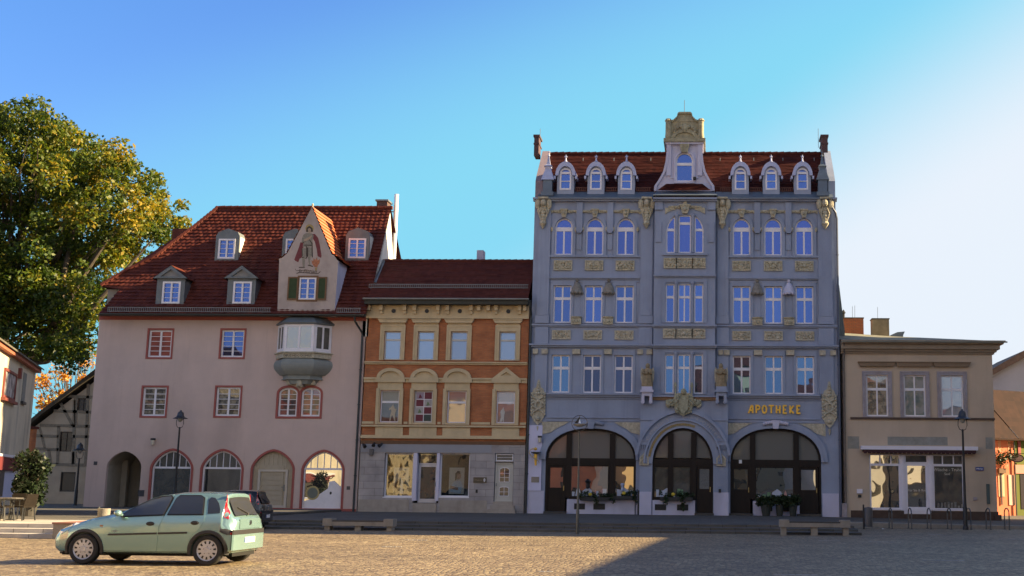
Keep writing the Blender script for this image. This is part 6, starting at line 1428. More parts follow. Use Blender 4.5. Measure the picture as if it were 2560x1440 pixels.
mb.build_split('pilaster_strip',mat('cream strip',(.66,.30,.17),.9),t)
a,b=F.uat(2493)[0],F.uat(2508)[0]; c,d=F.uat(2500,1262)[1],F.uat(2500,1183)[1]; mb=MB(); F.box(mb,a,b,c+.5,d,0,.04); f=mb.build('shop_window',mat('cream shutter',(.60,.38,.22),.7),t); mb=MB(); F.box(mb,a-.03,b+.05,d,d+.3,.03,.18); mb.build('blind_box',BROWN,f); mb=MB(); F.box(mb,b-.35,b-.25,c,d,.041,.08); mb.build('window_post',IRON,f)
a,b=F.uat(2518)[0],F.uat(2533)[0]; c,d=F.uat(2525,1263)[1],F.uat(2525,1187)[1]; mb=MB(); F.box(mb,a,b,max(c,.1),d,0,.05); mb.build('door',mat('rose white door',(.62,.38,.30),.6),t)
mb=MB(); za=zE1; F_=F
v=[F.P(-1.2,za,.45),F.P(uM,za,.45),F.P(uM,za+3.35,-3.2),F.P(-1.2,za+3.35,-3.2),F.P(-1.2,za,-8),F.P(uM,za,-8)]; mb.add(v,[(0,1,2,3),(3,2,5,4)]); F.box(mb,-1.2,uM,za-.12,za-.01,.0,.45); mb.build('roof',TILE4,t)
t=thing('green_house','narrow green house with pink shopfront next to the salmon house','house',(F.P(uM,0)[0],F.P(uM,0)[1],0))
mb=MB(); F.box(mb,uM+.01,uE+4,-.1,zE1-.05,-7,0); mb.build('wall',mat('olive green plaster',(.12,.14,.02),.9,.08,2),t)
zf=F.uat(2545,1162)[1]; mb=MB(); F.box(mb,uM+.02,uE+4,zf-.55,zf,0.005,.06); mb.build('fascia_band',mat('rose fascia',(.62,.26,.20),.8),t)
a,b=F.uat(2545)[0],F.uat(2552)[0]; mb=MB(); F.box(mb,a,b,F.uat(2548,1148)[1],F.uat(2548,1103)[1],.005,.05); mb.build('shutter',mat('red shutter paint',(.30,.03,.03),.6),t)
a=F.uat(2548)[0]; mb=MB(); F.box(mb,a,a+2.2,.5,zf-.6,.005,.03); mb.build('shop_window',mat('dark show window',(.04,.03,.03),.2),t)
mb=MB(); v=[F.P(uM,za+.05,.45),F.P(uE+4,za+.05,.45),F.P(uE+4,za+3.4,-3.2),F.P(uM,za+3.4,-3.2),F.P(uE+4,za,-8),F.P(uM,za,-8)]; mb.add(v,[(0,1,2,3),(3,2,4,5)]); F.box(mb,uM,uE+4,za-.1,za+.04,.0,.45); mb.build('roof',TILE4,t)
mb=MB(); q=F.P(uM-.1,zE1-.2,.12); mb.tube([q,(q[0],q[1],.1)],.05,6); mb.build('drainpipe',PIPE,t)
# hanging oval sign and two flower baskets
qs=F.P(F.uat(2528,1146)[0],F.uat(2528,1146)[1],.5); t=thing('oval_sign','oval hanging sign with pale face on the salmon house','sign',qs)
mb=MB(); mb.prism([(qs[0]+.36*math.cos(k/20*2*math.pi),qs[2]+.2*math.sin(k/20*2*math.pi)) for k in range(20)],qs[1]-.03,qs[1]+.03); mb.build('sign_face',mat('rose grey sign face',(.42,.28,.26),.6,.3,14),t)
mb=MB(); mb.ring([(qs[0]+.42*math.cos(k/20*2*math.pi),qs[2]+.26*math.sin(k/20*2*math.pi)) for k in range(20)],[(qs[0]+.36*math.cos(k/20*2*math.pi),qs[2]+.2*math.sin(k/20*2*math.pi)) for k in range(20)],qs[1]-.05,qs[1]+.05); mb.box(qs[0]-.45,qs[0]+.45,qs[1]-.02,qs[1]+.02,qs[2]+.27,qs[2]+.31); mb.build('frame',IRON,t)
def leafclump(mb,c,r,n,size,rnd,squash=1.0,nm=1):
    for k in range(n):
        d=Vector((rnd.gauss(0,1),rnd.gauss(0,1),rnd.gauss(0,1)*squash)); d=d*(r*.5)
        p=Vector(c)+d; a=Vector((rnd.gauss(0,1),rnd.gauss(0,1),rnd.gauss(0,.7))).normalized(); b=a.cross(Vector((rnd.gauss(0,1),rnd.gauss(0,1),rnd.gauss(0,1)))).normalized(); s=size*rnd.uniform(.6,1.3)
        if nm>1: mb.m=rnd.randrange(nm)
        mb.add([p-a*s-b*s*.5,p+a*s*.2-b*s*.7,p+a*s,p-a*s*.2+b*s*.7],[(0,1,2,3)])
LF1=mat('dark foliage',(.035,.06,.018),.6,.4,3); 
rnd=random.Random(8)
for k,(px_,py_,lb) in enumerate(((2493,1146,'dark hanging flower basket left on the salmon facade'),(2515,1139,'dark hanging flower basket beside the oval sign'))):
    u,z=F.uat(px_,py_); q=F.P(u,z,.3); t=thing('hanging_basket',lb,'flower basket',q,'flower baskets on the salmon facade'); mb=MB(); leafclump(mb,q,.5,120,.09,rnd); mb.build('foliage',LF1,t,recalc=False); mb=MB(); mb.lathe([(.02,-.25),(.16,-.1),(.18,0)],q,8); mb.build('basket',IRON,t)
# pale gable house further up the street
Yg=26; P=[(at(x,y,Yg).x,at(x,y,Yg).z) for x,y in ((2440,1060),(2620,1060),(2620,872),(2556,897),(2480,938),(2440,955))]
t=thing('pale_gable_house','tall pale lilac gable house with brown roof rising behind the salmon house','house',(P[0][0],Yg,0))
P[0]=(P[0][0],0);P[1]=(P[1][0],0); MB().prism(P,Yg,Yg+8).build('wall',mat('pale lilac plaster',(.50,.47,.52),.9,.06,1),t)
q=[(at(x,y,Yg).x,at(x,y,Yg).z) for x,y in ((2640,863),(2556,897),(2480,938),(2430,960),(2430,950),(2480,922),(2556,878),(2640,845))]
MB().prism(q,Yg-.5,Yg+8).build('roof',mat('brown flat tiles',(.20,.12,.08),.8,.2,5),t)
# ================================================================ half timbered house behind left
YH=9.0
def hp(x,y): p=at(x,y,YH); return (p.x,p.z)
t=thing('half_timbered_house','small shaded half timbered gable house between the pink house and the old left house','house',(hp(160,1200)[0],YH,0))
P=[hp(76,1075),hp(235,955),hp(300,905),hp(300,1262),hp(76,1262)]
P[3]=(P[3][0],0);P[4]=(P[4][0],0)
wn=[rect(*(hp(149,1100)[0],hp(181,1100)[0],hp(165,1129)[1],hp(165,1079)[1])),rect(hp(151,1200)[0],hp(188,1200)[0],hp(165,1229)[1],hp(165,1180)[1]),rect(hp(194,1000)[0],hp(222,1000)[0],hp(205,1028)[1],hp(205,995)[1])]
mb=wall_holes(MB(),P,wn,YH,.15,5); mb.build('wall',mat('dusty infill plaster',(.38,.33,.26),.95,.12,1.5,bump=.4,stain=.35),t)
def beam(mb,a,b,w=.2): mb.stroke([hp(*a),hp(*b)],w,YH-.03,YH-.001)
mb=MB()
for a,b in (((100,1063),(235,1066)),((82,1089),(147,1091)),((183,1091),(235,1092)),((88,1122),(147,1124)),((80,1160),(235,1163)),((135,1027),(235,1031)),((150,990),(235,993)),((186,1000),(184,1160)),((189,995),(190,1062)),((221,960),(214,1160)),((152,1008),(182,1064)),((99,1068),(112,1121)),((147,1065),(144,1160)),((84,1075),(82,1160)),((183,1130),(182,1160)),((122,1124),(127,1160))): beam(mb,a,b,.17 if a!=(99,1068) else .13)
mb.build('timber_frame',mat('grey timber',(.19,.17,.135),.9,.25,7),t)
mb=MB(); mb.stroke([hp(70,1068),hp(110,1033),hp(160,995),hp(235,938),hp(310,880)],.22,YH-.4,YH+5); mb.build('roof',mat('dark mossy tiles',(.06,.05,.035),.9,.3,3),t)
for k,w in enumerate(wn):
    f=window(t,w,YH+.1,mat('old brown frame',(.06,.045,.035),.7) if k!=1 else BLACK,mat_glass('sheet over a black room',(.01,.01,.01),.05) if k!=1 else mat_glass('black opening',(.006,.006,.006),.03),.06,vbars=[(w[0][0]+w[1][0])/2] if k!=1 else (),hbars=[w[0][1]+(w[2][1]-w[0][1])*q for q in (.33,.66)] if k!=1 else (),bw=.03)
# a sunlit tiled roof far behind
# ================================================================ old house on the far left, facing the sun
pa=Vector((-30.9,-8.0,0)); pb=Vector((-27.3,-16.5,0)); dv=(pa-pb).normalized()
FL=Fr(pb,math.atan2(dv.y,dv.x))      # u runs away from the camera, outwards = to the right
L=(pa-pb).length
t=thing('old_house','old cream house with peeling plaster and red window frames at the left edge','house',(pa.x,pa.y,0))
def ul(px_,py_): return FL.uat(px_,py_)
uend,zev=ul(92,905); _,zev0=ul(20,862); zev=(zev+zev0)/2-.22
mb=MB(); FL.box(mb,-9,uend,-.1,zev,-9,0); mb.build('wall',mat('peeling cream plaster',(.56,.50,.38),.92,.1,1.4,bump=.5,bscale=9,stain=.8,stain_col=(.24,.23,.20)),t)
mb=MB(); FL.box(mb,-9.3,uend+.2,zev-.2,zev,-.2,.2); mb.build('eaves_board',mat('orange red eaves',(.34,.11,.06),.8),t)
mb=MB(); mb.add([FL.P(-9.3,zev+.01,.28),FL.P(uend+.5,zev+.01,.28),FL.P(uend-1.5,zev+2.2,-4.5),FL.P(-9.3,zev+2.2,-4.5),FL.P(uend+.5,zev+.01,-9.4),FL.P(uend+.5,zev-.06,.28),FL.P(-9.3,zev-.06,.28)],[(0,1,2,3),(1,4,2),(0,6,5,1)]); mb.build('roof',mat('old grey brown tiles',(.13,.115,.085),.85,.3,4,bump=.6),t)
def lwin(x0,x1,y0,y1,name='window',sh=False):
    a,_=ul(x0,(y0+y1)/2); b,_=ul(x1,(y0+y1)/2); z1=ul((x0+x1)/2,y0)[1]; z0=ul((x0+x1)/2,y1)[1]
    if a>b:a,b=b,a
    mb=MB(); FL.box(mb,a,b,z0,z0+.1,0,.07); FL.box(mb,a,b,z1-.1,z1,0,.07); FL.box(mb,a,a+.1,z0+.1,z1-.1,0,.07); FL.box(mb,b-.1,b,z0+.1,z1-.1,0,.07); FL.box(mb,a-.15,b+.15,z0-.12,z0-.01,0,.16)
    w=mb.build(name,mat('red brown window frame',(.20,.05,.035),.6),t); mb=MB(); FL.box(mb,a+.1,b-.1,z0+.1,z1-.1,.005,.03); mb.build('pane',mat_glass('sheet over a white curtain',(.40,.38,.36),.25,vscale=3,col2=(.08,.07,.07)),w); return a,b,z0,z1
lwin(6,37,925,1000); 
a=ul(45,940); MBx=MB(); FL.box(MBx,a[0]-.08,a[0]+.22,ul(46,947)[1],ul(46,920)[1],0,.12); MBx.build('shutter_stub',mat('red brown window frame',(.30,.07,.045),.6),t)
mb=MB(); q0=ul(52,1002);q1=ul(66,935); FL.box(mb,q0[0],q1[0],q0[1],q1[1],.002,.03); mb.build('blind_window',mat('grey blind window',(.22,.22,.20),.9,.2,4),t); mb=MB(); FL.box(mb,q0[0]-.1,q1[0]+.1,q0[1]-.12,q0[1]-.01,.002,.1); mb.build('sill',IRON,t)
a,b,z0,z1=(ul(-60,1190)[0],ul(32,1190)[0],ul(15,1246)[1],ul(15,1143)[1]); mb=MB(); FL.box(mb,a,b,z0,z1,.002,.05); dd=mb.build('shopfront',mat('blue white board',(.50,.54,.74),.5,.05,2),t)
mb=MB(); FL.box(mb,a-.1,b+.08,z1,z1+.1,0,.12); FL.box(mb,b,b+.08,z0,z1,0,.09); mb.build('shopfront_frame',WHITE,dd); mb=MB(); FL.box(mb,a,b-.06,z1-.52,z1-.02,.052,.16); mb.build('blind_box',mat('oxblood box',(.14,.02,.02),.7),dd); mb=MB(); FL.box(mb,a,ul(6,1190)[0],z0+.1,z1-.54,.051,.07); mb.build('pane',GL_DK,dd)
t=thing('brick_shed','narrow red brick house end squeezed behind the old left house','house',(at(80,1120,-2).x,-2,0))
x0,x1=at(60,1100,-2).x,at(79,1100,-2).x; MB().box(x0,x1,-2,-1.6,0,at(75,1072,-2).z).build('wall',REDBR,t); mb=MB(); mb.box(x0-.1,x1+.05,-2.2,-1.5,at(75,1072,-2).z+.001,at(75,1066,-2).z); mb.build('roof',TILE1,t)
# far orange roof
YF=34; P=[(at(x,y,YF).x,at(x,y,YF).z) for x,y in ((40,1090),(240,1090),(215,1000),(98,985),(88,965),(60,1000))]
t=thing('far_roof_house','distant house with bright orange tiled roof behind the autumn tree','house',(P[0][0],YF,0))
zb_=P[0][1]; x0=P[0][0];x1=P[1][0]
MB().box(x0,x1,YF+1,YF+9,0,zb_).build('wall',mat('far cream plaster',(.5,.4,.3),.9),t)
mb=MB(); xm=(x0+x1)/2; top=P[3][1]; mb.add([(x1+.5,YF+.5,zb_),(x1+.5,YF+9.5,zb_),(x0+1.5,YF+5,top+.5),(x0,YF+.5,zb_),(x0,YF+9.5,zb_)],[(0,1,2),(0,2,3),(2,1,4),(3,2,4)]); mb.build('roof',mat('bright orange tiles',(.55,.17,.07),.8,.15,4),t)
# ================================================================ trees
def leaves_np(centres,radii,counts,size,mats,seed,squash=.8,droop=0):
    rg=np.random.default_rng(seed); C=np.repeat(np.array(centres),counts,axis=0); Rr=np.repeat(np.array(radii),counts); N=len(C)
    d=rg.normal(size=(N,3)); d/=np.linalg.norm(d,axis=1,keepdims=True); rr=rg.random(N)**.45; P=C+d*(rr*Rr)[:,None]*np.array([1,1,squash])
    a=rg.normal(size=(N,3)); a/=np.linalg.norm(a,axis=1,keepdims=True); b=np.cross(a,rg.normal(size=(N,3))); b/=np.linalg.norm(b,axis=1,keepdims=True); s=(size*(.55+.9*rg.random(N)))[:,None]
    c=np.cross(a,b)*s*.25
    V=np.stack([P-a*s,P-b*s*.62+c,P+a*s,P+b*s*.62+c],axis=1).reshape(-1,3)
    cl=np.repeat(rg.random(len(centres)),counts); 
    mi=np.clip(np.floor((cl*.55+rg.random(N)*.45)*len(mats)),0,len(mats)-1).astype(int)
    return V,mi,N
def leafmesh(name,V,mi,N,mats,parent):
    o=rootloc(parent); V=V-np.array([o.x,o.y,o.z]); me=bpy.data.meshes.new(name); me.vertices.add(4*N); me.vertices.foreach_set('co',V.astype(np.float32).ravel())
    me.loops.add(4*N); me.loops.foreach_set('vertex_index',np.arange(4*N,dtype=np.int32)); me.polygons.add(N); me.polygons.foreach_set('loop_start',np.arange(0,4*N,4,dtype=np.int32)); 
    for m_ in mats: me.materials.append(m_)
    me.polygons.foreach_set('material_index',mi.astype(np.int32)); me.update(calc_edges=True); me.validate(); ob=bpy.data.objects.new(name,me); COL.objects.link(ob); ob.parent=parent; return ob
def leafmat(name,c,tr=.35):
    if name in MT: return MT[name]
    m,n,l,b=nodes_of(name); b.inputs['Base Color'].default_value=(*c,1); b.inputs['Roughness'].default_value=.5; b.inputs['Specular IOR Level'].default_value=.35
    t_=n.new('ShaderNodeBsdfTranslucent'); t_.inputs[0].default_value=(min(1,c[0]*1.5),min(1,c[1]*1.5),c[2]*.8,1); ms=n.new('ShaderNodeMixShader'); ms.inputs[0].default_value=tr
    l.new(b.outputs[0],ms.inputs[1]); l.new(t_.outputs[0],ms.inputs[2]); l.new(ms.outputs[0],n['Material Output'].inputs[0]); MT[name]=m; return m
BARK=mat('plane bark',(.075,.06,.045),.9,.3,4,bump=.6,stain=.3,stain_col=(.16,.135,.10))
def inpoly(p,poly):
    x,y=p; c=False; n=len(poly)
    for i in range(n):
        (x1,y1),(x2,y2)=poly[i],poly[i-1]
        if (y1>y)!=(y2>y) and x<(x2-x1)*(y-y1)/(y2-y1)+x1: c=not c
    return c
YT_=13.0
sil=[(-330,300),(-150,215),(-40,235),(40,228),(85,245),(128,292),(160,278),(200,303),(232,333),(258,392),(300,403),(335,380),(395,402),(415,455),(452,482),(462,530),(440,585),(395,622),(350,650),(290,690),(255,740),(228,800),(195,840),(150,870),(60,900),(-80,905),(-250,860),(-350,600)]
SW=[(at(x,y,YT_).x,at(x,y,YT_).z) for x,y in sil]
base=at(30,1200,YT_); tr0=Vector((at(-10,1000,YT_).x,YT_,0))
t=thing('plane_tree','huge plane tree with green crown coloured gold towards the sun behind the old left house','tree',(tr0.x,YT_,0))
rg=random.Random(21); cen=[]; xsn=[p[0] for p in SW]; zsn=[p[1] for p in SW]; cxm=(min(xsn)+max(xsn))/2; czm=(min(zsn)+max(zsn))/2
tries=0
while len(cen)<760 and tries<60000:
    tries+=1; x=rg.uniform(min(xsn),max(xsn)); z=rg.uniform(min(zsn),max(zsn))
    if not all(inpoly((x+dx,z+dz),SW) for dx,dz in ((.85,0),(-.55,0),(0,.25),(0,-.4),(.35,.35),(-.35,.35))): continue
    q=max(.1,1-((x-cxm)/(max(xsn)-cxm))**2*.8-((z-czm)/(max(zsn)-czm))**2*.6); y=YT_+rg.uniform(-1,1)*6.5*math.sqrt(q)
    if any((x-c[0])**2+(y-c[1])**2*.7+(z-c[2])**2<.78**2 for c in cen): continue
    cen.append((x,y,z))
for _ in range(105):      # hanging lower boughs round the limbs
    px_,py_=rg.uniform(-60,235),rg.uniform(690,905)
    if px_>150 and py_>905-(px_-150)*1.9+60: continue
    if py_>800 and rg.random()<.4: continue
    q_=at(px_,py_,YT_-3+rg.uniform(-2.5,2.5)); cen.append((q_.x,q_.y,q_.z))
rad=[rg.choice((.4,.6,.8,1.0,1.25))*rg.uniform(.8,1.15) for _ in cen]; cnt=[int(235*r**1.5) for r in rad]
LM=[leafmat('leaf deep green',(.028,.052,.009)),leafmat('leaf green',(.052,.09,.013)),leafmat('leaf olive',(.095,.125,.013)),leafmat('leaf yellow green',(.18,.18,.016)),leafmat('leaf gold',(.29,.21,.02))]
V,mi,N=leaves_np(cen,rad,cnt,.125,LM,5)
# sunlight put into leaf colour: gold on the right and top, deep green inside
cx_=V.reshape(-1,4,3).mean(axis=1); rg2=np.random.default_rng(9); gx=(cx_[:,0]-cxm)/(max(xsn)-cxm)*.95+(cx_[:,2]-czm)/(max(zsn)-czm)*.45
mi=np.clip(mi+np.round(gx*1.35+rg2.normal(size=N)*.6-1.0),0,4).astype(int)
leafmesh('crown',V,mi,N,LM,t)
mb=MB(); fork=Vector((tr0.x,YT_,at(0,900,YT_).z)); mb.tube([tr0,tr0+Vector((.1,0,2.5)),fork],[.75,.62,.55],12)
def limb(pts,r0,r1): mb.tube(pts,r0,8,r1)
def A(x,y,Y): return at(x,y,Y)
limb([fork,A(15,800,YT_),A(40,690,YT_-1),A(60,540,YT_-1),A(90,400,YT_)],.42,.06)
limb([fork,A(95,880,YT_-1),A(150,790,YT_-2),A(200,700,YT_-2),A(260,610,YT_-3),A(330,540,YT_-2)],.40,.05)
limb([fork+Vector((.5,0,-.2)),A(115,900,YT_-2),A(180,830,YT_-3),A(240,760,YT_-3.5),A(300,690,YT_-3),A(380,600,YT_-3)],.33,.05)
limb([A(150,790,YT_-2),A(160,680,YT_-3),A(190,560,YT_-2),A(200,430,YT_)],.22,.04)
limb([fork,A(-60,780,YT_),A(-120,640,YT_),A(-160,480,YT_)],.4,.05)
limb([A(15,800,YT_),A(-30,640,YT_+2),A(-20,460,YT_+2),A(10,300,YT_+1)],.3,.04)
for c in rg.sample(cen,200):
    c=Vector(c); near=fork+Vector(((c.x-fork.x)*.45,(c.y-YT_)*.4,(c.z-fork.z)*.55)); mid=(near+c)/2+Vector((rg.uniform(-.4,.4),rg.uniform(-.4,.4),-.35)); mb.tube([near,mid,c],.085,5,.02)
mb.build('trunk',BARK,t,smooth='auto')
# autumn tree in the gap
YA=20; t0=at(165,1060,YA); t=thing('autumn_tree','sparse orange and yellow autumn tree in the gap left of the pink house','tree',(t0.x,YA,0))
silA=[(90,1060),(95,960),(125,900),(150,850),(185,835),(222,850),(240,930),(250,1000),(215,1060)]
SA=[(at(x,y,YA).x,at(x,y,YA).z) for x,y in silA]; cen=[]; rg=random.Random(4)
for _ in range(9000):
    x=rg.uniform(SA[0][0],SA[7][0]+.3); z=rg.uniform(SA[0][1],SA[4][1]); 
    if inpoly((x,z),SA): cen.append((x,YA+rg.uniform(-2,2),z))
    if len(cen)>95: break
LA=[leafmat('leaf ochre',(.34,.20,.03)),leafmat('leaf amber',(.50,.26,.03)),leafmat('leaf orange',(.55,.22,.03)),leafmat('leaf pale yellow',(.55,.38,.08))]
V,mi,N=leaves_np(cen,[rg.uniform(.35,.8) for _ in cen],[int(rg.uniform(15,75)) if c[2]<at(160,930,YA).z else int(rg.uniform(4,22)) for c in cen],.11,LA,6); leafmesh('crown',V,mi,N,LA,t)
mb=MB(); f0=Vector((t0.x,YA,0)); f1=Vector((t0.x+.2,YA,at(160,1040,YA).z)); mb.tube([f0,f1],.22,8,.15)
for c in cen: c=Vector(c); m_=(f1+c)/2+Vector((rg.uniform(-.5,.5),0,rg.uniform(-.6,.1))); mb.tube([f1,m_,c+Vector((rg.uniform(-.3,.3),0,rg.uniform(.2,.8)))],.05,4,.008)
mb.build('trunk',mat('grey brown bark',(.12,.095,.075),.9,.2,5),t)
# potted oleander beside the cafe
Yo=-17.5; p=at(75,1230,Yo); zg_=TZ+.1
t=thing('potted_oleander','bushy dark potted oleander beside the cafe chairs','plant',(p.x,Yo,zg_)); mb=MB(); mb.lathe([(.001,0),(.24,0),(.32,.5),(.34,.52),(.3,.52),(.28,.46),(.001,.46)],(p.x,Yo,zg_),12); mb.build('pot',mat('dark pot',(.05,.045,.04),.7),t)
cen=[];rg=random.Random(31)
for k in range(46): a=rg.uniform(0,6.28); r=rg.uniform(0,.5); h=rg.uniform(.5,2.15); cen.append((p.x+r*math.cos(a)*(1.1-.25*abs(h-1.5)),Yo+r*math.sin(a),zg_+h))
LO=[leafmat('leaf black green',(.009,.018,.007),.1),leafmat('leaf dark oleander',(.017,.032,.012),.1)]
V,mi,N=leaves_np(cen,[.3]*46,[70]*46,.075,LO,8,1.2); leafmesh('foliage',V,mi,N,LO,t)
mb=MB()
for c in cen: mb.tube([(p.x,Yo,zg_+.4),((p.x*.6+c[0]*.4),Yo*.6+c[1]*.4,zg_+.4+(c[2]-zg_)*.4),c],.014,4)
mb.build('stems',BARK,t)
# ================================================================ street lamps
def ground_z(x,y):
    if y<-18.0 and x>XC: return 0
    if x>XT1: return TZ-.02-(x-XT1)*.0177 if y>-9 else 0
    return TZ
def hat_lamp(pxh,pyh_top,Yl,label,tilt=0):
    x=at(pxh,pyh_top,Yl).x; zt_=at(pxh,pyh_top,Yl).z; g=ground_z(x,Yl)
    t=thing('street_lamp',label,'street lamp',(x,Yl,g),'hat shaped street lamps'); h=zt_-g
    mb=MB(); mb.lathe([(.09,0),(.09,.9),(.075,.95),(.062,1.3),(.042,h-.95),(.05,h-.9),(.03,h-.86)],(x,Yl,g),10); mb.lathe([(.12,0),(.12,.12),(.09,.16)],(x,Yl,g),10); mb.build('pole',IRON,t,smooth='auto')
    mb=MB(); c=Vector((x,Yl,zt_-.62))
    for s in (-1,1): mb.tube([(x,Yl,zt_-.92),(x+s*.13,Yl,zt_-.86),(x+s*.19,Yl,zt_-.7),(x+s*.18,Yl,zt_-.52),(x+s*.14,Yl,zt_-.42)],.016,6)
    mb.build('bracket',IRON,t)
    mb=MB(); mb.lathe([(.36,-.44),(.355,-.42),(.22,-.36),(.165,-.28),(.15,-.16),(.11,-.1),(.05,-.07),(.045,-.02),(.001,.0)],(x,Yl,zt_),16); mb.lathe([(.34,-.435),(.14,-.34)],(x,Yl,zt_),16); mb.build('hat',mat('blue black hat',(.045,.05,.06),.4,.2,6,metal=.3),t,smooth='auto')
    mb=MB(); mb.lathe([(.13,-.4),(.12,-.52),(.07,-.6),(.001,-.62)],(x,Yl,zt_),12); mb.build('diffuser',mat('lamp sheet',(.35,.36,.34),.3),t,smooth=True)
hat_lamp(452.5,1025,-1.6,'dark hat shaped street lamp standing before the pink house')
hat_lamp(2405,1022,-10.6,'dark hat shaped street lamp before the beige shopfront')
hat_lamp(202,1106,3.5,'dark street lamp standing against the half timbered house')
Yl=-19.6; x=X(1449,1058,Yl); zc=Z(1058,1449,Yl); r=.275
t=thing('street_lamp','slim street lamp with ring shaped head before the left pharmacy arch','street lamp',(x,Yl,0))
mb=MB(); mb.lathe([(.055,0),(.055,.8),(.04,.85),(.028,zc-r)],(x,Yl,0),10); mb.build('pole',mat('grey green pole',(.09,.095,.09),.4,.2,6,metal=.5),t,smooth='auto')
mb=MB(); mb.tube([(x+r*math.cos(k/28*2*math.pi),Yl,zc+r*math.sin(k/28*2*math.pi)) for k in range(29)],.013,6); mb.tube([(x+.0,Yl,zc+r),(x+.01,Yl,zc+.06)],.012,6); mb.build('ring',mat('lamp ring',(.10,.10,.10),.3,metal=.7),t)
mb=MB(); mb.lathe([(.001,-.10),(.10,-.09),(.2,-.045),(.235,-.0),(.2,.015),(.05,.03),(.03,.1),(.001,.2)],(x,Yl,zc-.03),16); mb.build('reflector',mat('polished reflector',(.55,.54,.52),.25,metal=.6),t,smooth='auto')
mb=MB(); mb.add([(x-.2,Yl-.01,zc-.03),(x+.0,Yl-.01,zc+.24),(x+.03,Yl-.01,zc-.02),(x-.2,Yl+.01,zc-.03),(x+.0,Yl+.01,zc+.24),(x+.03,Yl+.01,zc-.02)],[(0,1,2),(5,4,3),(0,3,4,1),(1,4,5,2)]); mb.build('fin',IRON,t)
# ---------------------------------------------------------------- benches
def bench(x0,x1,py0,py1,Yb,label):
    xa,xb=X(x0,(py0+py1)/2,Yb),X(x1,(py0+py1)/2,Yb); h=Z(py0,(x0+x1)/2,Yb); w=xb-xa
    t=thing('bench',label,'bench',((xa+xb)/2,Yb,0),'stone benches at the foot of the steps')
    mb=MB(); mb.box(xa,xa+.34,Yb,Yb+.55,h-.26,h); mb.box(xb-.34,xb,Yb,Yb+.55,h-.26,h); mb.box(xa+.341,xb-.341,Yb+.01,Yb+.54,h-.25,h-.11); mb.build('stone_frame',CONC,t)
    for k in range(4): MB().box(xa+.35,xb-.35,Yb+.03+.13*k,Yb+.13+.13*k,h-.108,h-.06).build('slat',mat('dark bench slat',(.05,.045,.04),.6,.2,8),t)
    for a,b in ((xa+.05,xa+.24),((xa+xb)/2-.12,(xa+xb)/2+.1),(xb-.24,xb-.05)): MB().box(a,b,Yb+.08,Yb+.47,0,h-.255).build('leg',CONC,t)
bench(806,982,1297,1325,-18.75,'long pale stone bench with dark slats before the grey ashlar shop')
bench(1949,2126,1300,1329,-18.75,'long pale stone bench with dark slats before the right pharmacy arch')
# ---------------------------------------------------------------- cycle stands, bin, bollards
names=['first cycle hoop from the left, next to the litter bin','second cycle hoop from the left, in front of the beige shop door','third cycle hoop from the left, right of the beige shop door','fourth cycle hoop from the left, under the right shop window','fifth cycle hoop from the left, just right of the street lamp','sixth cycle hoop from the left, before the house corner','seventh and rightmost cycle hoop, alone before the side street']
def hoop(px_,label):
    Y0=-10.2; x=X(px_,1300,Y0); zt_=Z(1271,px_,Y0); h=zt_
    t=thing('cycle_stand',label,'bicycle stand',(x,Y0,0),'steel cycle hoops along the kerb')
    P=[(x,Y0,-.02),(x,Y0,h-.2)]+[(x+.0,Y0+.38-.38*math.cos(k/8*math.pi),h-.2+.2*math.sin(k/8*math.pi)) for k in range(1,8)]+[(x,Y0+.76,h-.2),(x,Y0+.76,0)]
    a=R(-1); P=[(x+(p[1]-Y0)*math.sin(a)*.9,Y0+(p[1]-Y0)*math.cos(a),p[2]) for p in P]
    MB().tube(P,.026,8).build('hoop',mat('brushed steel hoop',(.10,.11,.12),.4,metal=.6),t,smooth='auto')
    mb=MB(); 
    for q in (P[0],P[-1]): mb.lathe([(.001,.012),(.06,.012),(.06,0)],(q[0],q[1],0.0),8)
    mb.build('foot_plate',IRON,t)
for px_,lb in zip((2230,2279,2327,2378,2427,2476,2523),names): hoop(px_,lb)
Yb=-11.0; x=X(2171,1290,Yb); zt_=Z(1269,2171,Yb); t=thing('litter_bin','dark round litter bin on a post beside the right bench','litter bin',(x,Yb,0))
MB().lathe([(.001,zt_-.78),(.17,zt_-.78),(.18,zt_-.05),(.16,zt_),(.001,zt_+.03)],(x,Yb,0),14).build('drum',mat('dark grey drum',(.075,.072,.075),.5,.15,6),t,smooth='auto'); MB().lathe([(.035,0),(.035,zt_+.12),(.001,zt_+.13)],(x-.2,Yb,0),8).build('post',BLACK,t)
Y_=-1.6; x=X(1596,1250,Y_); o=MB().lathe([(.045,0),(.045,1.2),(.001,1.22)],(0,0,0),8).build('bollard',IRON); o.location=(x,Y_,TZ); tag(o,'thin dark post before the pier between left and middle pharmacy arch','bollard')
x=X(128,1240,6); o=MB().lathe([(.05,0),(.05,.8),(.001,.82)],(0,0,0),8).build('bollard',IRON); o.location=(x,5,TZ); tag(o,'low dark post before the half timbered house','bollard')
# concrete tub behind the car
Yt=-21.5+3.0; x=X(260,1280,Yt); zt_=Z(1271,260,Yt); t=thing('stone_tub','round pale stone tub with a small upright pin on the raised pavement','tub',(x,Yt,TZ)); MB().lathe([(.001,0),(.2,0),(.22,zt_-TZ),(.18,zt_-TZ),(.17,zt_-TZ-.06),(.001,zt_-TZ-.06)],(x,Yt,TZ),16).build('tub_wall',CONC,t,smooth='auto'); MB().box(x-.2,x-.17,Yt-.02,Yt+.02,zt_,zt_+.06).build('pin',ZINC,t)
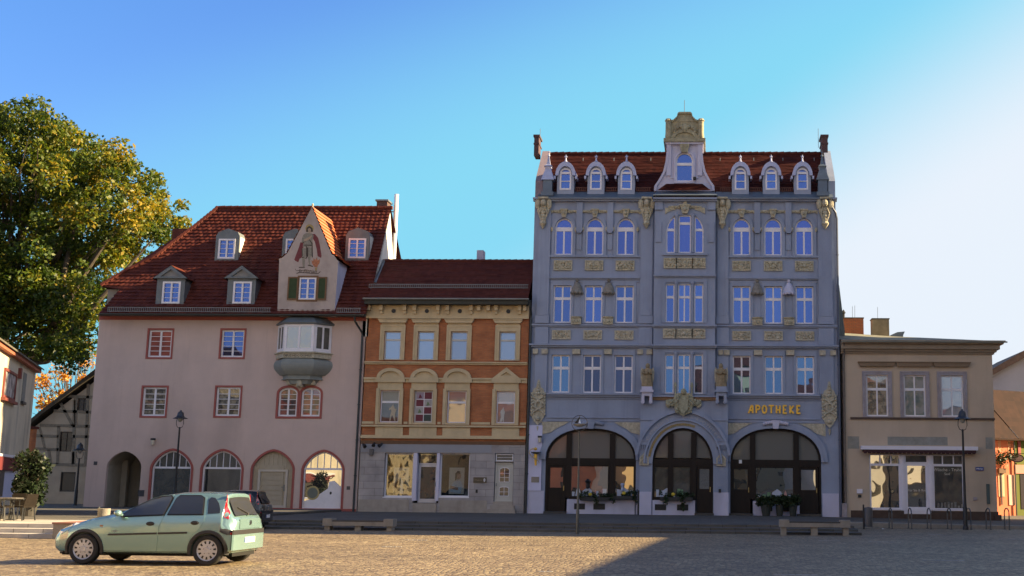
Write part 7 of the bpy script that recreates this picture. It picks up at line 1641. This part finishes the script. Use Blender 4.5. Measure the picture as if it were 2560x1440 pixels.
# planters on the window breast of the pharmacy
FG=leafmat('leaf box green',(.022,.04,.014),.15)
LFL=[FG,leafmat('leaf ivy green',(.03,.05,.02),.15)]
def planter(x0,x1,py,Y,label,hang=(),seed=1,flower=None,grp='window boxes of the pharmacy'):
    xa,xb=X(x0,py,Y),X(x1,py,Y); z=Z(py,(x0+x1)/2,Y); t=thing('window_box',label,'flower box',((xa+xb)/2,Y,z),grp)
    MB().box(xa,xb,Y-.14,Y+.1,z-.17,z).build('trough',mat('dark trough',(.03,.03,.03),.7),t)
    rg=random.Random(seed); cen=[(rg.uniform(xa,xb),Y-.04,z+rg.uniform(.02,.22)) for _ in range(int((xb-xa)*9))]
    for h,l in hang:
        xh=X(h,py,Y)
        for k in range(int(l*7)): cen.append((xh+rg.uniform(-.1,.1),Y-.2,z-k/7))
    V,mi,N=leaves_np(cen,[.13]*len(cen),[34]*len(cen),.045,LFL,seed,1.0); leafmesh('foliage',V,mi,N,LFL,t)
    if flower:
        mb=MB(); mb.ball((X(flower,py,Y),Y-.1,z+.14),.1,.08,.09,8,5); mb.build('blossom',mat('yellow blossom',(.55,.42,.04),.7),t)
planter(1450,1525,1243,-.22,'dark flower box with yellow bloom under the large left pharmacy window',[(1494,.5),(1452,.25)],1,1476)
planter(1533,1592,1240,-.22,'flower box with trailing greenery under the small left pharmacy window',[(1535,.5),(1588,.5)],2,1560)
planter(1650,1732,1243,YG-.2,'flower box with yellow bloom under the middle pharmacy window',[(1662,.5),(1705,.8)],3,1683)
for k,(pa_,pb_,lb) in enumerate(((1898,1932,'left dark potted shrub before the right pharmacy window'),(1936,1962,'middle dark potted shrub before the right pharmacy window'),(1968,1996,'right dark potted shrub before the right pharmacy window'))):
    Y=-.75; xa,xb=X(pa_,1255,Y),X(pb_,1255,Y); xm=(xa+xb)/2; z0=Z(1281,(pa_+pb_)/2,Y); t=thing('potted_shrub',lb,'plant',(xm,Y,TZ),'shrubs in tubs before the pharmacy'); hw_=(xb-xa)/2
    MB().lathe([(.001,0),(hw_*.55,0),(hw_*.8,.5),(hw_*.8,.55),(.001,.55)],(xm,Y,TZ),12).build('pot',mat('black green pot',(.03,.035,.03),.7),t)
    rg=random.Random(k+5); cen=[(xm+rg.uniform(-.4,.4),Y+rg.uniform(-.2,.2),TZ+rg.uniform(.55,.95)) for _ in range(22)]; V,mi,N=leaves_np(cen,[.16]*22,[60]*22,.05,LFL,k,1.0); leafmesh('foliage',V,mi,N,LFL,t)
# a small white object behind the glass and bird like vase shapes: goods in the pharmacy window
def good(px_,py0,py1,Y,prof,m_,name,label,cat):
    x=X(px_,(py0+py1)/2,Y); z0=Z(py1,px_,Y); h=Z(py0,px_,Y)-z0; o=MB().lathe([(r*h,z*h) for r,z in prof],(0,0,0),12).build(name,m_,smooth='auto'); o.location=(x,Y,z0); tag(o,label,cat)
good(1469,1196,1222,-.06,[(.001,0),(.12,0),(.2,.3),(.14,.45),(.17,.6),(.28,.72),(.15,.85),(.001,1)],BLACK,'vase','dark curved vase silhouette in the large left pharmacy window','vase')
good(1556,1208,1226,-.06,[(.001,0),(.35,0),(.2,.1),(.15,.5),(.28,.8),(.2,1),(.001,1)],mat('pale blue glazed jar',(.35,.42,.6),.3),'jar','small pale blue jar in the narrow left pharmacy window','jar')
# ---------------------------------------------------------------- cafe chairs and table
WICK=mat('dark brown wicker',(.02,.016,.013),.8,.3,20,spec=.1)
def chair(label,loc,rz):
    t=thing('cafe_chair',label,'chair',loc,'dark cafe chairs on the terrace',rz)
    MB().box(-.23,.23,-.22,.24,.42,.46).build('seat',WICK,t,local=True)
    mb=MB(); mb.add([(-.24,.24,.46),(.24,.24,.46),(.22,.36,.86),(-.22,.36,.86),(-.24,.21,.46),(.24,.21,.46),(.22,.33,.86),(-.22,.33,.86)],[(0,1,2,3),(7,6,5,4),(0,3,7,4),(1,5,6,2),(3,2,6,7)]); mb.build('backrest',WICK,t,local=True)
    for sx in (-1,1):
        for sy in (-1,1): MB().tube([(sx*.22,sy*.2,.44),(sx*.25,sy*.25,0)],.022,6).build('leg',IRON,t,local=True)
        MB().tube([(sx*.25,-.18,.44),(sx*.27,-.2,.66),(sx*.26,.26,.68)],.022,6).build('armrest',IRON,t,local=True)
    return t
def dup(o,parent=None):
    c=o.copy(); COL.objects.link(c); c.parent=parent
    for ch in list(o.children): dup(ch,c)
    return c
ch0=None
for i,(px_,Y,rz,lb) in enumerate(((58,-22.6,-1.9,'rightmost dark cafe chair turned towards the table'),(6,-23.2,1.5,'dark cafe chair at the very left edge of the photo'),(33,-21.3,.1,'dark cafe chair behind the table, back to the old house'))):
    x=X(px_,1290,Y); loc=(x,Y,.36)
    if ch0 is None: ch0=chair(lb,loc,rz)
    else: c=dup(ch0); c.location=loc; c.rotation_euler=(0,0,rz); c['label']=lb
xt=X(28,1258,-22.4); t=thing('cafe_table','round dark cafe table with light rim between the cafe chairs','table',(xt,-22.4,.36)); MB().lathe([(.001,.70),(.36,.70),(.36,.73),(.001,.74)],(xt,-22.4,.36),18).build('tabletop',mat('grey table top',(.12,.11,.10),.4),t); MB().lathe([(.26,0),(.05,.04),(.035,.1),(.035,.7)],(xt,-22.4,.36),10).build('pedestal',IRON,t)
# scraps on the cobbles
for px_,py_,lb in ((2210,1323,'small white paper scrap on the shaded cobbles near the kerb'),(1938,1324,'tiny white scrap beside the right bench')):
    q=hit(px_,py_,(0,0,.01),(0,0,1)); o=MB().add([(-.09,-.1,0),(.1,-.06,.03),(.06,.11,.01),(-.08,.07,.035)],[(0,1,2,3)]).build('paper_scrap',mat('white scrap',(.7,.7,.7),.8)); o.location=(q.x,q.y,.012); tag(o,lb,'litter')
# worn pale setts lying in the cobbles: part of the square
mb=MB(); rg=random.Random(12)
for px_,py_,w in ((2360,1401,1.0),(1990,1437,.9),(2075,1352,.8),(2205,1355,.9),(2530,1348,.9),(2340,1336,.6),(1040,1350,.8),(980,1367,.7),(1365,1429,.4)):
    q=hit(px_,py_,(0,0,.004),(0,0,1)); n=int(w/.14)
    for k in range(n): mb.box(q.x+(k-n/2)*.14,q.x+(k-n/2)*.14+.12,q.y-.05+rg.uniform(-.03,.03),q.y+.06,.0,.008)
f=mb.build('worn_setts',mat('pale worn setts',(.33,.32,.31),.8,.2,6)); tag(f,kind='structure')
# ================================================================ cars
def make_car(name,label,loc,rz,paint,scale=1.0,detail=True,group=None):
    t=thing(name,label,'car',loc,group,rz); t.scale=(scale,)*3
    XS=[-.74,-.72,-.66,-.55,-.35,-.1,.15,.4,.58,.62,.8,1.0,1.2,1.45,1.75,2.1,2.5,2.75,2.86,2.93,3.0,3.07,3.13,3.17,3.19]
    def ip(x,P): return float(np.interp(x,[p[0] for p in P],[p[1] for p in P]))
    top=lambda x: ip(x,[(-.74,.52),(-.72,.58),(-.66,.655),(-.55,.72),(-.35,.80),(-.1,.875),(.15,.935),(.4,.985),(.6,1.02),(.8,1.115),(1.0,1.21),(1.2,1.295),(1.45,1.37),(1.75,1.415),(2.1,1.43),(2.5,1.42),(2.75,1.395),(2.86,1.36),(2.93,1.26),(3.0,1.13),(3.07,1.0),(3.13,.93),(3.17,.9),(3.19,.86)])
    belt=lambda x: min(ip(x,[(-.74,.5),(-.55,.66),(.0,.83),(.6,.93),(2.6,1.0),(3.2,.99)]),top(x)-.03)
    wf=lambda x: ip(x,[(-.74,.50),(-.72,.56),(-.66,.64),(-.55,.71),(-.35,.77),(.0,.80),(.6,.815),(2.3,.82),(2.8,.80),(3.0,.77),(3.1,.73),(3.17,.67),(3.19,.60)])
    wr=lambda x: ip(x,[(-.74,.42),(-.3,.58),(.4,.66),(.62,.70),(.9,.66),(1.3,.60),(1.8,.575),(2.6,.57),(2.86,.58),(3.07,.62),(3.19,.56)])
    lo=lambda x: ip(x,[(-.74,.30),(-.6,.22),(-.3,.2),(2.8,.2),(3.0,.28),(3.19,.34)])
    def ring(x):
        w=wf(x); b=belt(x); T=top(x); z0=lo(x); e=min(T-.012,max(b+.01,T-.075)); r=min(wr(x),w*.96)
        return [(0,z0),(w*.8,z0),(w*.95,z0+.05),(w*.985,z0+(b-z0)*.25),(w*1.0,z0+(b-z0)*.5),(w*.995,z0+(b-z0)*.72),(w*.97,z0+(b-z0)*.92),(w*.945,b),(r+ (w*.93-r)*.5,(b+e)/2),(r,e),(r*.93,e+(T-e)*.55),(r*.6,T-.006),(0,T)]
    def Wd(x,z):
        P=ring(x)[1:10]; return float(np.interp(z,[p[1] for p in P],[p[0] for p in P]))
    mb=MB(); n=13; m=2*n-2; xs_=sorted(set(XS+[round(-.70+.035*k,3) for k in range(110)])); vs=[]
    for x in xs_:
        r=ring(x); vs+= [(x,-y,z) for y,z in r]+[(x,y,z) for y,z in r[-2:0:-1]]
    fs=[(i*m+k,i*m+(k+1)%m,(i+1)*m+(k+1)%m,(i+1)*m+k) for i in range(len(xs_)-1) for k in range(m)]
    fs+=[tuple(range(m)),tuple(range((len(xs_)-1)*m,len(xs_)*m))]; mb.add(vs,fs); body=mb.build('body',paint,t,local=True)
    # wheel wells
    for wx in (0,2.49):
        for sy in (-1,1):
            c=MB(); c.lathe([(.001,0),(.335,0),(.335,.3),(.001,.3)],(0,0,0),36); co_=c.build('cutter',paint,None); co_.rotation_euler=(R(90),0,0); co_.location=(wx,(-.57 if sy<0 else .87),.29); bpy.context.view_layer.update()
            md=body.modifiers.new('b','BOOLEAN'); md.object=co_; md.operation='DIFFERENCE'; md.solver='EXACT'
            par=body.parent; body.parent=None; bpy.context.view_layer.update(); dg=bpy.context.evaluated_depsgraph_get(); me=bpy.data.meshes.new_from_object(body.evaluated_get(dg)); body.modifiers.clear(); old=body.data; body.data=me; bpy.data.meshes.remove(old); bpy.data.objects.remove(co_); body.parent=par
    body.data.polygons.foreach_set('use_smooth',[True]*len(body.data.polygons)); body.data.set_sharp_from_angle(angle=R(32))
    body.matrix_parent_inverse=Matrix()
    def patch(name,poly,m_,off,side=-1,parent=t,th=.006,grid=.12):
        """panel lying on the flank: outline in x,z"""
        P=[]
        for i in range(len(poly)):
            a,b=poly[i],poly[(i+1)%len(poly)]; k=max(1,int(math.hypot(a[0]-b[0],a[1]-b[1])/.06))
            P+=[(a[0]+(b[0]-a[0])*j/k,a[1]+(b[1]-a[1])*j/k) for j in range(k)]
        from mathutils.geometry import delaunay_2d_cdt
        x0=min(p[0] for p in P);x1=max(p[0] for p in P);z0=min(p[1] for p in P);z1=max(p[1] for p in P); G=[]
        x=x0+grid/2
        while x<x1:
            z=z0+grid/2
            while z<z1:
                if inpoly((x,z),P) and min(math.hypot(x-q[0],z-q[1]) for q in P)>.03: G.append((x,z))
                z+=grid
            x+=grid
        N=len(P); res=delaunay_2d_cdt([Vector(p) for p in P+G],[],[list(range(N))],1,1e-5); v2=res[0]; f2=res[2]
        q=MB(); V=[(v[0],side*(Wd(v[0],v[1])+off),v[1]) for v in v2]; q.add(V,[tuple(f) for f in f2]); 
        q.add([(p[0],side*(Wd(p[0],p[1])+off),p[1]) for p in P]+[(p[0],side*(Wd(p[0],p[1])-.02),p[1]) for p in P],[(i,(i+1)%N,(i+1)%N+N,i+N) for i in range(N)])
        o=q.build(name,m_,parent,local=True); o.data.polygons.foreach_set('use_smooth',[True]*len(o.data.polygons)); o.data.set_sharp_from_angle(angle=R(40)); return o
    BP=mat('black car plastic',(.022,.022,.024),.55,.1,9); RB=mat('window rubber',(.01,.01,.01),.5)
    s_=lambda p:(p-205)/127.0; z_=lambda p:(1416-p)/127.0
    fg=[(.70,.955),(.80,1.03),(1.02,1.155),(1.24,1.262),(1.42,1.315),(1.605,1.335),(1.635,1.30),(1.56,.985),(.74,.945)]
    rg_=[(1.655,.99),(1.735,1.29),(1.79,1.342),(2.2,1.345),(2.28,1.30),(2.345,1.0)]
    qg=[(2.44,1.005),(2.375,1.27),(2.42,1.325),(2.50,1.31),(2.60,1.21),(2.665,1.09),(2.68,1.02)]
    for sd_ in ((-1,1) if detail else (-1,)):
        fd=[(.45,.27),(.43,.62),(.50,.90),(.62,.94),(.66,.965),(.80,1.06),(1.02,1.185),(1.24,1.292),(1.42,1.345),(1.64,1.37),(1.665,1.34),(1.575,.97),(1.50,.75),(1.48,.27)]
        rd=[(1.492,.27),(1.512,.75),(1.587,.97),(1.68,1.345),(1.70,1.372),(2.24,1.372),(2.33,1.32),(2.40,.99),(2.39,.85),(2.30,.70),(2.20,.63),(2.13,.50),(2.10,.27)]
        d1=patch('door',fd,paint,.008,sd_); d2=patch('door',rd,paint,.008,sd_)
        patch('rubber_seal',offset(fg,-.022),RB,.022,sd_,d1,grid=.06); patch('side_window',fg,GL_CAR,.032,sd_,d1,grid=.06)
        patch('rubber_seal',offset(rg_,-.02),RB,.020,sd_,d2,grid=.06); patch('side_window',rg_,GL_CAR,.028,sd_,d2,grid=.06)
        patch('quarter_window',qg,GL_CAR,.010,sd_)
        for d,cx_,cz_ in ((d1,1.32,.80),(d2,2.215,.825)):
            mb=MB(); y=sd_*(Wd(cx_,cz_)+.01); mb.ball((cx_,y,cz_),.085,.012,.042,14,8); mb.build('handle_cup',BP,d,local=True); mb=MB(); mb.box(cx_-.065,cx_+.065,y+sd_*.008,y+sd_*.026,cz_-.008,cz_+.014); mb.build('handle',BP,d,local=True)
        for d,(a,b,za,zb_) in ((d1,(.49,1.47,.565,.60)),(d2,(1.50,2.08,.598,.635))):
            patch('rub_strip',[(a,za),(b,za+(b-a)*.034),(b,zb_+(b-a)*.034),(a,zb_)],BP,.022,sd_,d)
        # arch claddings, sill, rear band
        for wx,a0,a1 in ((0,-12,192),(2.49,-12,192)):
            q=MB(); V=[];n2=24; 
            for k in range(n2+1):
                a=R(a0+(a1-a0)*k/n2)
                for (r,o_) in ((.325,-.0),(.345,.024),(.395,.020),(.402,-.01)):
                    x=wx+r*math.cos(a)*1.0; z=.29+r*math.sin(a); V.append((x,sd_*(Wd(x,max(z,.26))+o_),z))
            q.add(V,[(4*k+j,4*k+j+1,4*k+j+5,4*k+j+4) for k in range(n2) for j in range(3)]); q.build('arch_cladding',BP,t,local=True,smooth='auto')
        patch('sill_cladding',[(.40,.2),(2.10,.2),(2.13,.268),(.38,.268)],BP,.012,sd_)
        patch('bumper_band',[(2.86,.60),(2.72,.66),(2.80,.72),(3.12,.735),(3.15,.60)],BP,.012,sd_)
        patch('tail_lamp',[(2.74,1.375),(2.80,1.37),(2.87,1.30),(3.055,.975),(3.06,.90),(2.98,.93),(2.86,1.12)],mat('red lamp lens',(.35,.01,.015),.12,.1,9,coat=1),.008,sd_)
        patch('reflector',[(2.98,.60),(2.97,.64),(3.12,.655),(3.13,.60)],mat('red reflector',(.40,.01,.01),.2,coat=.6),.018,sd_)
        patch('headlight',[(-.62,.60),(-.56,.70),(-.30,.80),(-.22,.79),(-.36,.66),(-.52,.58)],mat('headlight lens',(.62,.64,.66),.1,.05,9,coat=1),.008,sd_)
        patch('side_indicator',[(.30,.735),(.36,.735),(.36,.765),(.30,.765)],mat('amber lens',(.4,.15,.03),.2),.008,sd_)
        mb=MB(); mb.ball((.70,sd_*.90,1.0),.075,.09,.065,12,8); mb.tube([(.72,sd_*.78,.96),(.70,sd_*.86,.985)],.03,8); m1=mb.build('door_mirror',paint,t,local=True,smooth='auto')
    if detail: place=text_mesh('njoy',.055,.001); place.transform(Matrix.Rotation(math.pi/2,4,'X')); place.transform(Matrix.Translation((.62,-Wd(.62,.66)-.013,.655))); place.materials.clear(); place.materials.append(mat('badge grey',(.3,.3,.3),.4)); ob=bpy.data.objects.new('door_lettering',place); COL.objects.link(ob); ob.parent=t
    # glass front and rear
    q=MB(); V=[]
    for k in range(7):
        x=.66+ (1.24-.66)*k/6; r=ring(x); w=wr(x)*.97; z=top(x)
        for y in (-1,-.6,0,.6,1): V.append((x-.006,y*w*.98,z+.008-(abs(y)**2)*.055))
    q.add(V,[(5*k+j,5*k+j+1,5*k+j+6,5*k+j+5) for k in range(6) for j in range(4)]); q.build('windscreen',GL_CAR,t,local=True,smooth=True)
    q=MB(); V=[]
    for k in range(6):
        x=2.89+(3.10-2.89)*k/5; w=(.49+.08*k/5); z=top(x)
        for y in (-1,-.5,0,.5,1): V.append((x+.03,y*w,z+.012-(abs(y)**2)*.02))
    q.add(V,[(5*k+j,5*k+j+1,5*k+j+6,5*k+j+5) for k in range(5) for j in range(4)]); q.build('rear_window',GL_CAR,t,local=True,smooth=True)
    mb=MB(); mb.tube([(3.13,.05,1.0),(3.05,-.3,1.12)],.012,6); mb.lathe([(.03,-.02),(.03,.03)],(3.12,.03,.985),8); mb.build('wiper',BP,t,local=True)
    # rear bumper, band, plate, tailgate emblem
    def rear(pts,x0,x1,name,m_):
        # band wrapped round the tail: list of (z)
        q=MB(); V=[]; ys=[-1,-.97,-.85,-.5,0,.5,.85,.97,1]; 
        xo=[-.12,-.03,.0,.025,.03,.025,.0,-.03,-.12]
        for z in pts:
            for y,o_ in zip(ys,xo): V.append((x1+o_,y*.785,z))
        nn=len(ys); q.add(V,[(nn*k+j,nn*k+j+1,nn*k+j+nn+1,nn*k+j+nn) for k in range(len(pts)-1) for j in range(nn-1)])
        for zi in (0,len(pts)-1): q.add([V[nn*zi+j] for j in range(nn)]+[(x0,.785,pts[zi]),(x0,-.785,pts[zi])],[tuple(range(nn+2))])
        return q.build(name,m_,t,local=True,smooth='auto')
    rear([.30,.36,.598],3.0,3.20,'rear_bumper',paint); rear([.60,.69],3.0,3.205,'rear_bumper_band',BP)
    q=MB(); q.add([(3.20,-.52,.71),(3.20,.52,.71),(3.195,.5,.9),(3.195,-.5,.9)],[(0,1,2,3)]); q.build('tailgate',paint,t,local=True)
    mb=MB(); mb.tube([(3.20,0,.82),(3.215,0,.82)],.05,14); mb.build('tailgate_badge',mat('chrome badge',(.5,.5,.5),.2,metal=1),t,local=True)
    mb=MB(); mb.m=0; mb.box(3.232,3.242,-.26,.26,.43,.54); mb.m=1; mb.box(3.2425,3.244,-.26,-.215,.435,.535); mb.build('number_plate',[mat('white plate',(.75,.75,.74),.4),mat('blue strip',(.02,.06,.4),.4)],t,local=True)
    mb=MB(); mb.box(-.55,2.9,-.56,.56,.17,.32); mb.build('underbody',mat('underbody black',(.008,.008,.008),.9),t,local=True)
    mb=MB(); mb.box(-.66,-.45,-.45,.45,.185,.26); mb.build('front_lip',BP,t,local=True)
    mb=MB(); mb.lathe([(.025,-.0),(.022,.02)],(0,0,0),8) ; mb=MB(); mb.tube([(2.62,0,1.405),(2.80,0,1.60)],.006,5); mb.build('aerial',BP,t,local=True)
    # seats give the cabin its dark shapes through the sheets: modelled as head rests on the sheet side are skipped
    WH=mat('hub cap silver',(.50,.50,.51),.35,.06,6,metal=.35); TY=mat('tyre rubber',(.018,.018,.018),.8,.15,12)
    for wx in (0,2.49):
        for sy in (-1,1):
            w=MB(); prof=[(.20,-.085),(.27,-.092),(.293,-.075),(.300,-.04),(.300,.04),(.293,.075),(.27,.092),(.20,.085)]; n3=32; V=[]
            for r,y in prof:
                for k in range(n3): a=2*math.pi*k/n3; V.append((wx+r*math.cos(a),sy*.715+y,.30+r*math.sin(a)))
            w.add(V,[(i*n3+k,i*n3+(k+1)%n3,(i+1)*n3+(k+1)%n3,(i+1)*n3+k) for i in range(len(prof)-1) for k in range(n3)]); wh=w.build('wheel',TY,t,local=True,smooth='auto')
            w=MB(); V=[]; prof=[(.001,.088),(.05,.092),(.06,.082),(.12,.080),(.185,.074),(.205,.088),(.212,.07)]
            for r,y in prof:
                for k in range(n3): a=2*math.pi*k/n3; V.append((wx+r*math.cos(a),sy*(.715+y),.30+r*math.sin(a)))
            w.add(V,[(i*n3+k,i*n3+(k+1)%n3,(i+1)*n3+(k+1)%n3,(i+1)*n3+k) for i in range(len(prof)-1) for k in range(n3)]); hc=w.build('hub_cap',WH,wh,local=True,smooth='auto')
            w=MB()
            for k in range(11):
                a=2*math.pi*(k+.25)/11; ca,sa=math.cos(a),math.sin(a)
                w.add([(wx+r*ca-q_*sa,sy*(.715+.0815 if r<.15 else .715+.0785),.30+r*sa+q_*ca) for r,q_ in ((.125,-.013),(.178,-.022),(.178,.022),(.125,.013))],[(0,1,2,3)])
            for k in range(5):
                a=2*math.pi*k/5+.3; w.add([(wx+.078*math.cos(a)+.011*math.cos(b),sy*.7975,.30+.078*math.sin(a)+.011*math.sin(b)) for b in (0,1.57,3.14,4.71)],[(0,1,2,3)])
            w.build('hub_slot',RB,wh,local=True)
    for ob in t.children_recursive:       # short tail
        if ob.name.startswith(('wheel','hub')): continue
        for v in ob.data.vertices:
            x,z=v.co.x,v.co.z
            if z>.72:
                if x>2.95: v.co.x=x-.20
                elif x>2.72: v.co.x=2.72+(x-2.72)*(.03/.23)
            elif x>2.92: v.co.x=2.92+(x-2.92)*.3
    return t
def carpaint(name,c):
    m,n,l,b=nodes_of(name); b.inputs['Base Color'].default_value=(*c,1); b.inputs['Metallic'].default_value=.5; b.inputs['Roughness'].default_value=.25; b.inputs['Coat Weight'].default_value=1; b.inputs['Coat Roughness'].default_value=.03; return m
MINT=carpaint('mint metallic paint',(.25,.41,.40)); DARKP=carpaint('black car paint',(.015,.016,.018))
wp=hit(205,1411,(0,0,0),(0,0,1)); wq_=hit(522,1418,(0,0,0),(0,0,1))
ang=math.atan2(wq_.y-wp.y,wq_.x-wp.x); sc=(wq_-wp).length/2.49
print('CAR',wp,wq_,ang,sc)
ang=-.015; sc=1.015
nrm=Vector((-math.sin(ang),math.cos(ang),0))
make_car('hatchback_car','mint green five door hatchback parked on the sunlit cobbles',(wp+nrm*.80)[:3],ang,MINT,sc)
# dark hatchback half hidden behind it
w2=hit(626,1327,(0,0,0),(0,0,1)); make_car('hatchback_car','black hatchback almost hidden behind the mint green car',(w2.x-2.82,w2.y+1.0,0),.10,DARKP,.98,detail=False)
# ================================================================ houses round the square outside the frame (they shade it and mirror in the panes)
def block(name,label,x0,x1,y0,y1,h,ridge,wm,rm,axis,faces,rz=0):
    t=thing(name,label,'house',((x0+x1)/2,(y0+y1)/2,0),rz=rz); MB().box(x0,x1,y0,y1,-.1,h).build('wall',wm,t)
    mb=MB(); e=.4
    if axis=='x': ym=(y0+y1)/2; mb.add([(x0-e,y0-e,h),(x1+e,y0-e,h),(x1+e,ym,h+ridge),(x0-e,ym,h+ridge),(x0-e,y1+e,h),(x1+e,y1+e,h)],[(0,1,2,3),(3,2,5,4),(0,3,4),(1,5,2),(0,4,5,1)])
    else: xm=(x0+x1)/2; mb.add([(x0-e,y0-e,h),(x0-e,y1+e,h),(xm,y1+e,h+ridge),(xm,y0-e,h+ridge),(x1+e,y0-e,h),(x1+e,y1+e,h)],[(0,3,2,1),(3,4,5,2),(0,4,3),(1,2,5),(0,1,5,4)])
    mb.build('roof',rm,t)
    for f in faces:
        a0,a1=(x0,x1) if f in 'NS' else (y0,y1); n=max(2,int((a1-a0)/3.2)); fl=max(1,int((h-1)/3.4))
        for k in range(n):
            for j in range(fl):
                c=a0+(a1-a0)*(k+.5)/n; z=1.1+j*3.3
                if z+1.7>h: continue
                mb=MB(); q=(c-.55,c+.55)
                if f=='N': mb.box(*q,y1+.001,y1+.06,z,z+1.7)
                elif f=='S': mb.box(*q,y0-.06,y0-.001,z,z+1.7)
                elif f=='W': mb.box(x0-.06,x0-.001,*q,z,z+1.7)
                else: mb.box(x1+.001,x1+.06,*q,z,z+1.7)
                mb.build('window',GL_DK,t)
CRE=mat('cream facade',(.52,.44,.30),.9,.06,1); YEL=mat('ochre facade',(.46,.33,.18),.9,.06,1); SALM=mat('salmon facade',(.62,.25,.15),.9,.06,1); WHF=mat('white facade',(.70,.67,.60),.9,.06,1)
block('unseen_hall','unseen tall cream hall, sized to shade the square from the right',25,44,-16.6,5.5,21.0,2.0,CRE,TILE1,'y','W')  # unseen hall, height and ends set for the shadow it throws
t=thing('shade_tower','unseen tower added on the hall to shade the old house wall','tower',(30,-5,0)); MB().box(27,33,-10,-1.5,21,32.5).build('shaft',CRE,t); MB().add([(26.6,-10.4,32.5),(33.4,-10.4,32.5),(33.4,-1.1,32.5),(26.6,-1.1,32.5),(30,-5.7,40)],[(0,1,4),(1,2,4),(2,3,4),(3,0,4),(0,3,2,1)]).build('spire',SLATE,t)  # tower added only to shade the old house on the left
block('corner_house','ochre house row on the right hand side of the square',24.1,38.1,-95,-17.4,12.9,2.6,YEL,TILE1,'y','W',rz=-.061)
for k,(a,b,h,m_,lb) in enumerate(((-62,-46,11.5,WHF,'white house at the left end of the row behind the photographer'),(-45.8,-31,12.5,CRE,'cream house in the row behind the photographer'),(-30.8,-19,11,SALM,'salmon house in the row behind the photographer'),(-18.8,-14.2,9.5,WHF,'narrow white house in the row behind the photographer'),(-14,0,12,YEL,'ochre house in the middle of the row behind the photographer'),(.2,13,11.5,CRE,'low cream house in the row behind the photographer'),(13.2,28,13,WHF,'white house at the right end of the row behind the photographer'))):
    block('town_house',lb,a,b,-112,-100,h,3.5,m_,TILE1,'x','N',rz=-.42)
for a,b,h,m_,lb in ((-98,-80,10,YEL,'ochre house at the far end of the left hand side'),(-79.8,-64,11.5,WHF,'white house on the left hand side of the square'),(-63.8,-52,9.5,SALM,'salmon house on the left hand side of the square'),(-51.8,-42,11,CRE,'cream house on the left hand side of the square'),(-41.8,-31,9,WHF,'low white house on the left hand side beside the cafe')): block('side_house',lb,-62,-48,a,b,h,3.5,m_,TILE1,'y','E')
